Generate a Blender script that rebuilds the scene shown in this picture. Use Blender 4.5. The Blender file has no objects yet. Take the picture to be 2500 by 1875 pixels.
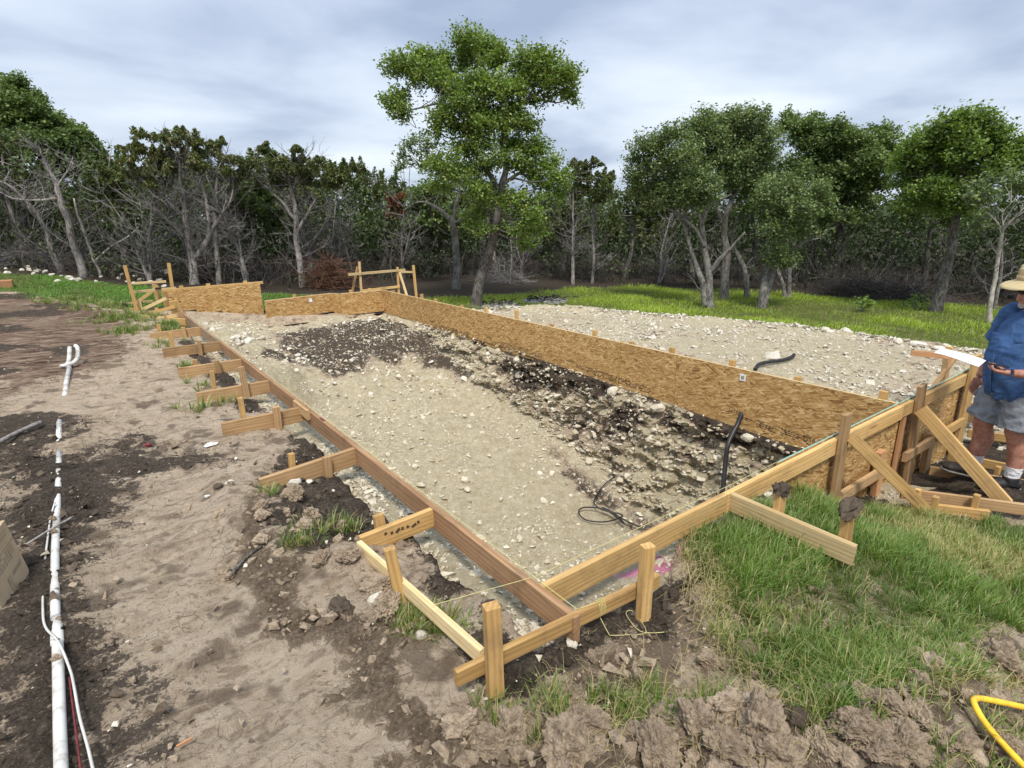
import bpy, bmesh, math, random
import numpy as np
from mathutils import Vector, Matrix

random.seed(11)
RNG = np.random.default_rng(11)
scene = bpy.context.scene
C = scene.collection

# ------------------------------------------------------------------ camera, sky, sun, exposure
cam_data = bpy.data.cameras.new('camera')
cam_data.sensor_width = 36.0
cam_data.lens = 36.0 * 1400.0 / 2500.0
cam_data.clip_start = 0.05
cam_data.clip_end = 2000.0
camera = bpy.data.objects.new('camera', cam_data)
C.objects.link(camera)
_R = Matrix(((0.7986386, -0.1831241, 0.57327302), (-0.60163929, -0.22019888, 0.76781678), (-0.01437168, -0.95811169, -0.28603398)))
_m = Matrix((( _R[0][0], -_R[0][1], -_R[0][2]), (_R[1][0], -_R[1][1], -_R[1][2]), (_R[2][0], -_R[2][1], -_R[2][2]))).to_4x4()
_m.translation = Vector((0, 0, 1.7))
camera.matrix_world = _m
scene.camera = camera

SUN_ELEV, SUN_AZ = math.radians(58), math.radians(215)     # azimuth clockwise from +Y
world = bpy.data.worlds.new('World')
scene.world = world
world.use_nodes = True
wn, wl = world.node_tree.nodes, world.node_tree.links
wn.clear()
w_out = wn.new('ShaderNodeOutputWorld')
w_sky = wn.new('ShaderNodeTexSky')
w_sky.sky_type = 'NISHITA'
w_sky.sun_disc = False
w_sky.sun_elevation = SUN_ELEV
w_sky.sun_rotation = SUN_AZ
w_bg = wn.new('ShaderNodeBackground'); w_bg.inputs['Strength'].default_value = 0.07
wl.new(w_sky.outputs[0], w_bg.inputs['Color'])
w_tc = wn.new('ShaderNodeTexCoord')
w_sep = wn.new('ShaderNodeSeparateXYZ'); wl.new(w_tc.outputs['Generated'], w_sep.inputs[0])
w_z = wn.new('ShaderNodeMath'); w_z.operation = 'MAXIMUM'; w_z.inputs[1].default_value = 0.0; wl.new(w_sep.outputs['Z'], w_z.inputs[0])
w_za = wn.new('ShaderNodeMath'); w_za.operation = 'ADD'; w_za.inputs[1].default_value = 0.16; wl.new(w_z.outputs[0], w_za.inputs[0])
w_dx = wn.new('ShaderNodeMath'); w_dx.operation = 'DIVIDE'; wl.new(w_sep.outputs['X'], w_dx.inputs[0]); wl.new(w_za.outputs[0], w_dx.inputs[1])
w_dy = wn.new('ShaderNodeMath'); w_dy.operation = 'DIVIDE'; wl.new(w_sep.outputs['Y'], w_dy.inputs[0]); wl.new(w_za.outputs[0], w_dy.inputs[1])
w_c = wn.new('ShaderNodeCombineXYZ'); wl.new(w_dx.outputs[0], w_c.inputs[0]); wl.new(w_dy.outputs[0], w_c.inputs[1])
w_n1 = wn.new('ShaderNodeTexNoise'); w_n1.inputs['Scale'].default_value = 0.85; w_n1.inputs['Detail'].default_value = 7; w_n1.inputs['Roughness'].default_value = 0.48; w_n1.inputs['Distortion'].default_value = 0.25
wl.new(w_c.outputs[0], w_n1.inputs['Vector'])
w_r = wn.new('ShaderNodeValToRGB')
w_r.color_ramp.elements[0].position = 0.33; w_r.color_ramp.elements[0].color = (0.275, 0.335, 0.455, 1)
w_r.color_ramp.elements[1].position = 0.69; w_r.color_ramp.elements[1].color = (0.66, 0.715, 0.775, 1)
w_e = w_r.color_ramp.elements.new(0.50); w_e.color = (0.475, 0.54, 0.645, 1)
wl.new(w_n1.outputs['Fac'], w_r.inputs[0])
w_zg = wn.new('ShaderNodeMath'); w_zg.operation = 'MULTIPLY_ADD'; w_zg.inputs[1].default_value = 0.28; w_zg.inputs[2].default_value = 0.58; wl.new(w_z.outputs[0], w_zg.inputs[0])   # overcast sky, brighter towards the zenith
w_cl = wn.new('ShaderNodeBackground'); wl.new(w_zg.outputs[0], w_cl.inputs['Strength'])
wl.new(w_r.outputs[0], w_cl.inputs['Color'])
w_mix = wn.new('ShaderNodeMixShader'); w_mix.inputs[0].default_value = 0.93
wl.new(w_bg.outputs[0], w_mix.inputs[1]); wl.new(w_cl.outputs[0], w_mix.inputs[2])
wl.new(w_mix.outputs[0], w_out.inputs['Surface'])

sun_data = bpy.data.lights.new('sun', 'SUN')
sun_data.energy = 1.5
sun_data.angle = math.radians(11)
sun_data.color = (1.0, 0.94, 0.84)
sun = bpy.data.objects.new('sun', sun_data)
C.objects.link(sun)
_sd = Vector((math.sin(SUN_AZ) * math.cos(SUN_ELEV), math.cos(SUN_AZ) * math.cos(SUN_ELEV), math.sin(SUN_ELEV)))
sun.rotation_euler = (-_sd).to_track_quat('-Z', 'Y').to_euler()
scene.view_settings.view_transform = 'Standard'
scene.view_settings.look = 'None'
scene.view_settings.exposure = 1.24
scene.view_settings.gamma = 1.0
scene.view_settings.use_curve_mapping = False
scene.cycles.max_bounces = 6
scene.cycles.diffuse_bounces = 3
scene.cycles.glossy_bounces = 2
scene.cycles.transmission_bounces = 2
scene.cycles.transparent_max_bounces = 4

# ------------------------------------------------------------------ object helpers
def tag(o, label=None, cat=None, group=None, kind=None):
    if label: o['label'] = label
    if cat: o['category'] = cat
    if group: o['group'] = group
    if kind: o['kind'] = kind
    return o

def thing(name, label, cat, loc=(0, 0, 0), group=None):
    o = bpy.data.objects.new(name, None)
    o.empty_display_size = .1
    C.objects.link(o)
    o.location = loc
    return tag(o, label, cat, group)

def link(name, me, parent=None):
    o = bpy.data.objects.new(name, me)
    C.objects.link(o)
    if parent is not None: o.parent = parent
    return o

class MB:
    """collects quads and triangles in numpy, links them as ONE mesh object"""
    def __init__(s): s.v, s.f, s.c, s.m, s.n = [], [], [], [], 0
    def add(s, V, F, col=None, mi=0):
        V = np.asarray(V, float).reshape(-1, 3); F = np.asarray(F, int)
        s.v.append(V); s.f.append(F + s.n); s.m.append(np.full(len(F), mi))
        s.c.append(np.ones((len(V), 4)) if col is None else np.broadcast_to(np.asarray(col, float), (len(V), 4)))
        s.n += len(V)
    def mesh(s, name, mats, smooth=False, origin=None, attr='col'):
        me = bpy.data.meshes.new(name)
        V = np.concatenate(s.v)
        if origin is not None: V = V - np.asarray(origin, float)
        me.vertices.add(len(V)); me.vertices.foreach_set('co', V.ravel().astype(np.float32))
        cnt = np.concatenate([np.full(len(f), f.shape[1]) for f in s.f])
        idx = np.concatenate([f.ravel() for f in s.f])
        me.loops.add(len(idx)); me.loops.foreach_set('vertex_index', idx.astype(np.int32))
        me.polygons.add(len(cnt))
        st = np.concatenate([[0], np.cumsum(cnt)[:-1]])
        me.polygons.foreach_set('loop_start', st.astype(np.int32))
        me.polygons.foreach_set('loop_total', cnt.astype(np.int32))
        me.polygons.foreach_set('material_index', np.concatenate(s.m).astype(np.int32))
        me.polygons.foreach_set('use_smooth', np.full(len(cnt), smooth))
        for m in (mats if isinstance(mats, (list, tuple)) else [mats]): me.materials.append(m)
        if attr:
            a = me.color_attributes.new(attr, 'FLOAT_COLOR', 'POINT')
            a.data.foreach_set('color', np.concatenate(s.c).ravel().astype(np.float32))
        me.update(calc_edges=True)
        return me
    def build(s, name, mats, parent=None, smooth=False, origin=None):
        o = link(name, s.mesh(name, mats, smooth, origin), parent)
        return o

def unit(v):
    v = np.asarray(v, float); return v / (np.linalg.norm(v) + 1e-12)

def tube(mb, pts, rad, sides=6, col=None, cap=True, mi=0):
    P = np.asarray(pts, float); n = len(P)
    rad = np.broadcast_to(np.asarray(rad, float), (n,))
    T = np.gradient(P, axis=0); T /= (np.linalg.norm(T, axis=1)[:, None] + 1e-12)
    ref = np.array([0, 0, 1.]) if abs(T[0][2]) < .9 else np.array([1., 0, 0])
    U = np.cross(T, ref); U /= (np.linalg.norm(U, axis=1)[:, None] + 1e-12)
    W = np.cross(T, U)
    a = np.arange(sides) * 2 * np.pi / sides
    V = P[:, None] + rad[:, None, None] * (np.cos(a)[None, :, None] * U[:, None] + np.sin(a)[None, :, None] * W[:, None])
    i = np.arange(n - 1)[:, None] * sides; k = np.arange(sides)[None]; k2 = (k + 1) % sides
    F = np.stack([i + k, i + k2, i + sides + k2, i + sides + k], -1).reshape(-1, 4)
    mb.add(V.reshape(-1, 3), F, col, mi)
    if cap:
        base = mb.n - n * sides
        for o0, rev in ((base, True), (base + (n - 1) * sides, False)):
            ring = np.arange(sides)
            tri = np.stack([np.full(sides - 2, 0), ring[1:-1], ring[2:]], -1)
            if rev: tri = tri[:, ::-1]
            mb.f.append(tri + o0); mb.m.append(np.full(len(tri), mi))

def smooth_path(pts, per=6):
    P = np.asarray(pts, float)
    if len(P) < 3: return P
    Q = np.vstack([2 * P[0] - P[1], P, 2 * P[-1] - P[-2]])
    out = []
    for i in range(len(P) - 1):
        p0, p1, p2, p3 = Q[i:i + 4]
        for t in np.arange(per) / per:
            out.append(.5 * (2 * p1 + (p2 - p0) * t + (2 * p0 - 5 * p1 + 4 * p2 - p3) * t * t + (3 * p1 - p0 - 3 * p2 + p3) * t ** 3))
    out.append(P[-1])
    return np.array(out)

def segs(mb, P0, P1, R0, R1, col=None):
    """many straight three-sided twigs at once"""
    P0 = np.asarray(P0, float); P1 = np.asarray(P1, float); n = len(P0)
    T = P1 - P0; T /= (np.linalg.norm(T, axis=1)[:, None] + 1e-9)
    ref = np.where(np.abs(T[:, 2:3]) < .9, np.array([[0, 0, 1.]]), np.array([[1., 0, 0]]))
    U = np.cross(T, ref); U /= (np.linalg.norm(U, axis=1)[:, None] + 1e-9)
    W = np.cross(T, U)
    a = np.arange(3) * 2 * np.pi / 3
    ring = np.cos(a)[None, :, None] * U[:, None] + np.sin(a)[None, :, None] * W[:, None]
    R0 = np.broadcast_to(R0, (n,)); R1 = np.broadcast_to(R1, (n,))
    V = np.concatenate([P0[:, None] + R0[:, None, None] * ring, P1[:, None] + R1[:, None, None] * ring], 1)
    b = np.arange(n)[:, None, None] * 6
    f = np.array([[0, 1, 4, 3], [1, 2, 5, 4], [2, 0, 3, 5]])[None]
    c = None
    if col is not None: c = np.repeat(np.asarray(col, float), 6, axis=0)
    mb.add(V.reshape(-1, 3), (b + f).reshape(-1, 4), c)

# ------------------------------------------------------------------ node helpers
class NT:
    def __init__(s, name):
        s.mat = bpy.data.materials.new(name); s.mat.use_nodes = True
        s.t = s.mat.node_tree; s.t.nodes.clear()
        s.out = s.t.nodes.new('ShaderNodeOutputMaterial')
    def n(s, typ, **kw):
        nd = s.t.nodes.new('ShaderNode' + typ)
        for k, v in kw.items():
            if hasattr(nd, k): setattr(nd, k, v)
        return nd
    def l(s, a, b): s.t.links.new(a, b)
    def put(s, sock, v):
        if hasattr(v, 'is_output') or isinstance(v, bpy.types.NodeSocket): s.l(v, sock)
        else: sock.default_value = v
    def math(s, op, a, b=None, c=None, clamp=False):
        nd = s.n('Math', operation=op, use_clamp=clamp)
        s.put(nd.inputs[0], a)
        if b is not None: s.put(nd.inputs[1], b)
        if c is not None: s.put(nd.inputs[2], c)
        return nd.outputs[0]
    def mix(s, fac, a, b, mode='MIX'):
        nd = s.n('Mix', data_type='RGBA', blend_type=mode)
        s.put(nd.inputs[0], fac)
        for k, v in ((6, a), (7, b)):
            if isinstance(v, tuple) and len(v) == 3: v = (*v, 1)
            s.put(nd.inputs[k], v)
        return nd.outputs[2]
    def noise(s, vec, scale, detail=4, rough=.5, dist=0.0):
        nd = s.n('TexNoise'); nd.inputs['Scale'].default_value = scale; nd.inputs['Detail'].default_value = detail
        nd.inputs['Roughness'].default_value = rough; nd.inputs['Distortion'].default_value = dist
        if vec is not None: s.l(vec, nd.inputs['Vector'])
        return nd.outputs['Fac']
    def voro(s, vec, scale, feature='F1', out='Distance', rnd=1.0):
        nd = s.n('TexVoronoi', feature=feature); nd.inputs['Scale'].default_value = scale
        nd.inputs['Randomness'].default_value = rnd
        if vec is not None: s.l(vec, nd.inputs['Vector'])
        return nd.outputs[out]
    def ramp(s, fac, stops, interp='LINEAR'):
        nd = s.n('ValToRGB'); cr = nd.color_ramp; cr.interpolation = interp
        while len(cr.elements) < len(stops): cr.elements.new(.5)
        for e, (p, c) in zip(cr.elements, stops):
            e.position = p; e.color = (*c, 1) if len(c) == 3 else c
        s.l(fac, nd.inputs[0]); return nd.outputs[0]
    def range(s, v, a, b, c=0.0, d=1.0):
        nd = s.n('MapRange', interpolation_type='SMOOTHSTEP'); s.put(nd.inputs[0], v)
        for k, x in zip((1, 2, 3, 4), (a, b, c, d)): nd.inputs[k].default_value = x
        return nd.outputs[0]
    def mapping(s, vec, scale=(1, 1, 1), rot=(0, 0, 0), loc=(0, 0, 0)):
        nd = s.n('Mapping'); nd.inputs['Scale'].default_value = scale; nd.inputs['Rotation'].default_value = rot; nd.inputs['Location'].default_value = loc
        s.l(vec, nd.inputs['Vector']); return nd.outputs[0]
    def vmath(s, op, a, b):
        nd = s.n('VectorMath', operation=op); s.put(nd.inputs[0], a); s.put(nd.inputs[1], b); return nd.outputs[0]
    def pos(s): return s.n('NewGeometry').outputs['Position']
    def objco(s): return s.n('TexCoord').outputs['Object']
    def objrand(s): return s.n('ObjectInfo').outputs['Random']
    def bump(s, h, strength=.4, dist=.01, nrm=None):
        nd = s.n('Bump'); nd.inputs['Strength'].default_value = strength; nd.inputs['Distance'].default_value = dist
        s.l(h, nd.inputs['Height'])
        if nrm is not None: s.l(nrm, nd.inputs['Normal'])
        return nd.outputs[0]
    def principled(s, color, rough=.8, bump=None, spec=.3, **kw):
        p = s.n('BsdfPrincipled')
        if isinstance(color, tuple) and len(color) == 3: color = (*color, 1)
        s.put(p.inputs['Base Color'], color); s.put(p.inputs['Roughness'], rough)
        p.inputs['Specular IOR Level'].default_value = spec
        for k, v in kw.items(): s.put(p.inputs[k], v)
        if bump is not None: s.l(bump, p.inputs['Normal'])
        s.l(p.outputs[0], s.out.inputs['Surface'])
        return s.mat
# ------------------------------------------------------------------ noise and terrain (numpy)
def _hash(ix, iy, iz, seed):
    h = (ix.astype(np.int64) * 374761393 + iy.astype(np.int64) * 668265263 + iz.astype(np.int64) * 2147483647 + seed * 1274126177) & 0xFFFFFFFF
    h = ((h ^ (h >> 13)) * 1274126177) & 0xFFFFFFFF
    h = (h ^ (h >> 16)) & 0xFFFFFFFF
    return h.astype(np.float64) / 4294967295.0

def noise3(x, y, z, seed=0):
    x, y, z = np.broadcast_arrays(np.asarray(x, float), np.asarray(y, float), np.asarray(z, float))
    ix, iy, iz = np.floor(x), np.floor(y), np.floor(z)
    fx, fy, fz = x - ix, y - iy, z - iz
    ux, uy, uz = (t * t * t * (t * (t * 6 - 15) + 10) for t in (fx, fy, fz))
    r = 0
    for dx in (0, 1):
        for dy in (0, 1):
            for dz in (0, 1):
                w = (ux if dx else 1 - ux) * (uy if dy else 1 - uy) * (uz if dz else 1 - uz)
                r = r + w * _hash(ix + dx, iy + dy, iz + dz, seed)
    return r * 2 - 1

def fbm(x, y, z=0.0, oct=4, seed=0, gain=0.5):
    a, s, r = 1.0, 1.0, 0
    for o in range(oct):
        r = r + a * noise3(np.asarray(x) * s, np.asarray(y) * s, np.asarray(z) * s, seed + o * 17)
        a *= gain
        s *= 2.03
    return r

def worley(x, y, z=0.0, seed=0):
    """distance to nearest feature point and that cell's random number"""
    x, y, z = np.broadcast_arrays(np.asarray(x, float), np.asarray(y, float), np.asarray(z, float))
    ix, iy, iz = np.floor(x), np.floor(y), np.floor(z)
    best = np.full(x.shape, 9.0)
    rid = np.zeros(x.shape)
    for dx in (-1, 0, 1):
        for dy in (-1, 0, 1):
            for dz in (-1, 0, 1):
                cx, cy, cz = ix + dx, iy + dy, iz + dz
                px = cx + _hash(cx, cy, cz, seed + 1)
                py = cy + _hash(cx, cy, cz, seed + 2)
                pz = cz + _hash(cx, cy, cz, seed + 3)
                d = (px - x) ** 2 + (py - y) ** 2 + (pz - z) ** 2
                m = d < best
                best = np.where(m, d, best)
                rid = np.where(m, _hash(cx, cy, cz, seed + 4), rid)
    return np.sqrt(best), rid

def sstep(a, b, x):
    t = np.clip((np.asarray(x, float) - a) / (b - a), 0, 1)
    return t * t * (3 - 2 * t)

# surveyed ground heights (x, y, z), the top of the form boards is z = 0
GROUND_PTS = np.array([
    (-3, 0, -.02), (-3, 5, .0), (-.5, 2, -.10), (.3, 1.7, -.11), (.9, 1.2, -.13), (.8, 3, -.13), (.8, 5, -.13), (.8, 8, -.12),
    (.8, 11, -.10), (.6, 14, .02), (-.8, 7.4, -.05), (-1.4, 16, .12), (-1.7, 23, .45), (-5, 10, .12), (-6, 20, .6), (-8, 0, .1),
    (-8, 30, 1.0), (2.7, 19, -.05), (5, 16.5, -.35), (1.4, 2, -.15), (1.4, 6, -.15), (1.4, 11, -.12), (1.5, 1.5, -.15),
    (2, 1.4, -.15), (2.2, 1.7, -.15), (1.87, .8, -.12), (2.2, .16, -.10), (0, 0, -.06), (1.2, .4, -.08), (3, 1.75, -.16),
    (3.06, 1.5, -.17), (3.1, 1.1, -.21), (3.84, 1.75, -.25), (4.34, 1.75, -.48), (4.5, 1.7, -.54), (5.3, 1.7, -.76), (6.2, 1.7, -.90),
    (7.5, 1.7, -.95), (5.2, 1.2, -.64), (6.1, 1.0, -.68), (6.3, 1.3, -.71), (7.5, .5, -.75), (4.0, 1.2, -.40), (4.4, .8, -.48),
    (5, .5, -.58), (3.2, .4, -.28), (3, -.6, -.25), (5, -1.5, -.45), (8, -3, -.75), (6, 3, -.56), (6, 6, -.54), (6, 9, -.52), (6, 12, -.52),
    (8, 4, -.52), (8, 8, -.5), (9.3, 10, -.52), (10.8, 2.5, -.5), (10.4, 5.5, -.5), (8.3, 12, -.6), (13.4, 9.1, -.82), (17.8, 5, -.92),
    (12.5, 15.4, -.6), (18.5, 8.6, -.92), (12, 3, -.78), (25, 0, -1.2), (25, 20, -.8), (10, 25, -.3), (14, -3, -1.0), (5.6, 13, -.52),
    (4, 13, -.42), (3, 13, -.30), (2, 13, -.12), (5.6, 4, -.58), (5.6, 8, -.58), (40, 40, -.5), (-20, 40, 1.5), (40, -20, -1.6), (-20, -20, .2), (0, 60, 1.0)])
def _rbf_fit(P):
    d = np.sqrt(((P[:, None, :2] - P[None, :, :2]) ** 2).sum(-1) + .15)
    n = len(P)
    A = np.zeros((n + 3, n + 3))
    A[:n, :n] = d - np.eye(n) * .02
    A[:n, n] = 1; A[:n, n + 1:] = P[:, :2]
    A[n, :n] = 1; A[n + 1:, :n] = P[:, :2].T
    return np.linalg.solve(A, np.r_[P[:, 2], 0, 0, 0])
_RBF = _rbf_fit(GROUND_PTS)
MOUNDS = [  # x, y, sx, sy, height : heaps and ridges of dug soil
    (.62, 3.55, .22, .28, .10), (.75, 3.0, .20, .25, .11), (.95, 2.75, .16, .16, .08), (.55, 4.1, .15, .25, .06),
    (1.15, .95, .22, .12, .10), (1.55, .75, .25, .14, .12), (1.95, .55, .3, .14, .13), (2.4, .42, .3, .13, .11), (.95, 1.12, .12, .1, .05),
    (1.25, 2.05, .1, .14, .06), (.2, 12.9, .5, .35, .08), (2.1, .30, .5, .10, .05), (-.4, 3.2, .25, .5, .04)]
def ground_z(x, y):
    x = np.asarray(x, float); y = np.asarray(y, float)
    sh = np.broadcast(x, y).shape
    xf, yf = np.broadcast_to(x, sh).ravel(), np.broadcast_to(y, sh).ravel()
    z = np.empty(xf.size)
    n = len(GROUND_PTS)
    for s in range(0, xf.size, 40000):
        e = s + 40000
        d = np.sqrt((xf[s:e, None] - GROUND_PTS[None, :, 0]) ** 2 + (yf[s:e, None] - GROUND_PTS[None, :, 1]) ** 2 + .15)
        z[s:e] = d @ _RBF[:n] + _RBF[n] + _RBF[n + 1] * xf[s:e] + _RBF[n + 2] * yf[s:e]
    r = np.hypot(xf, yf)
    z = np.where(r > 45, z * np.clip(1 - (r - 45) / 40, 0, 1) - .3 * np.clip((r - 45) / 40, 0, 1), z)
    for (mx, my, sx, sy, h) in MOUNDS:
        z += h * np.exp(-((xf - mx) / sx) ** 2 - ((yf - my) / sy) ** 2)
    # raised lip of rubble along the far edge of the gravel pad
    return z.reshape(sh)

# the dug pit
PIT_FLOOR = ([1.5, 2, 4.2, 5.7, 7.4, 8.9, 9.6, 10.4, 11.3, 12.8], [-2.1, -2.15, -2.08, -1.76, -1.50, -1.28, -1.08, -.78, -.56, -.5])
def near_edge(x):
    return 1.62 + .22 * sstep(2.1, 2.7, x) + .03 * noise3(np.asarray(x) * 4, 0, 0, 5)
def left_edge(y):
    return 1.31 + .05 * noise3(np.asarray(y) * 2.2, 3, 0, 6) + .03 * noise3(np.asarray(y) * 9, 3, 0, 7)
def in_pit(x, y, grow=0.0):
    return (x > left_edge(y) - grow) & (x < 5.77 + grow) & (y > near_edge(x) - grow) & (y < 12.78 + grow)
def pit_z(x, y):
    x = np.asarray(x, float); y = np.asarray(y, float)
    fl = np.interp(y, *PIT_FLOOR)
    g = np.minimum(ground_z(x, y), -.1)
    # shelf of pale rock under the left board, then a slope to the floor
    shelf = np.minimum(g - .13, -.27)
    far = sstep(8.0, 11.0, y)
    tl = sstep(1.62, 2.5 + .9 * far, x + .15 * noise3(x * 2, y * 2, 0, 9))
    z = shelf + (fl - shelf) * tl
    # near end slope
    tn = sstep(1.95, 2.7, y)
    z = np.maximum(z, np.where(y < 2.7, shelf + (fl - shelf) * tn, -9))
    # right toe of the rock wall
    tr = sstep(4.9, 5.55, x)
    z = z + tr * (1.0 - far) * .22
    z = z + .10 * np.exp(-((x - 2.5) / .5) ** 2 - ((y - 9.4) / .7) ** 2) + .16 * np.exp(-((x - 2.2) / .35) ** 2 - ((y - 8.4) / .35) ** 2)
    return z

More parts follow.
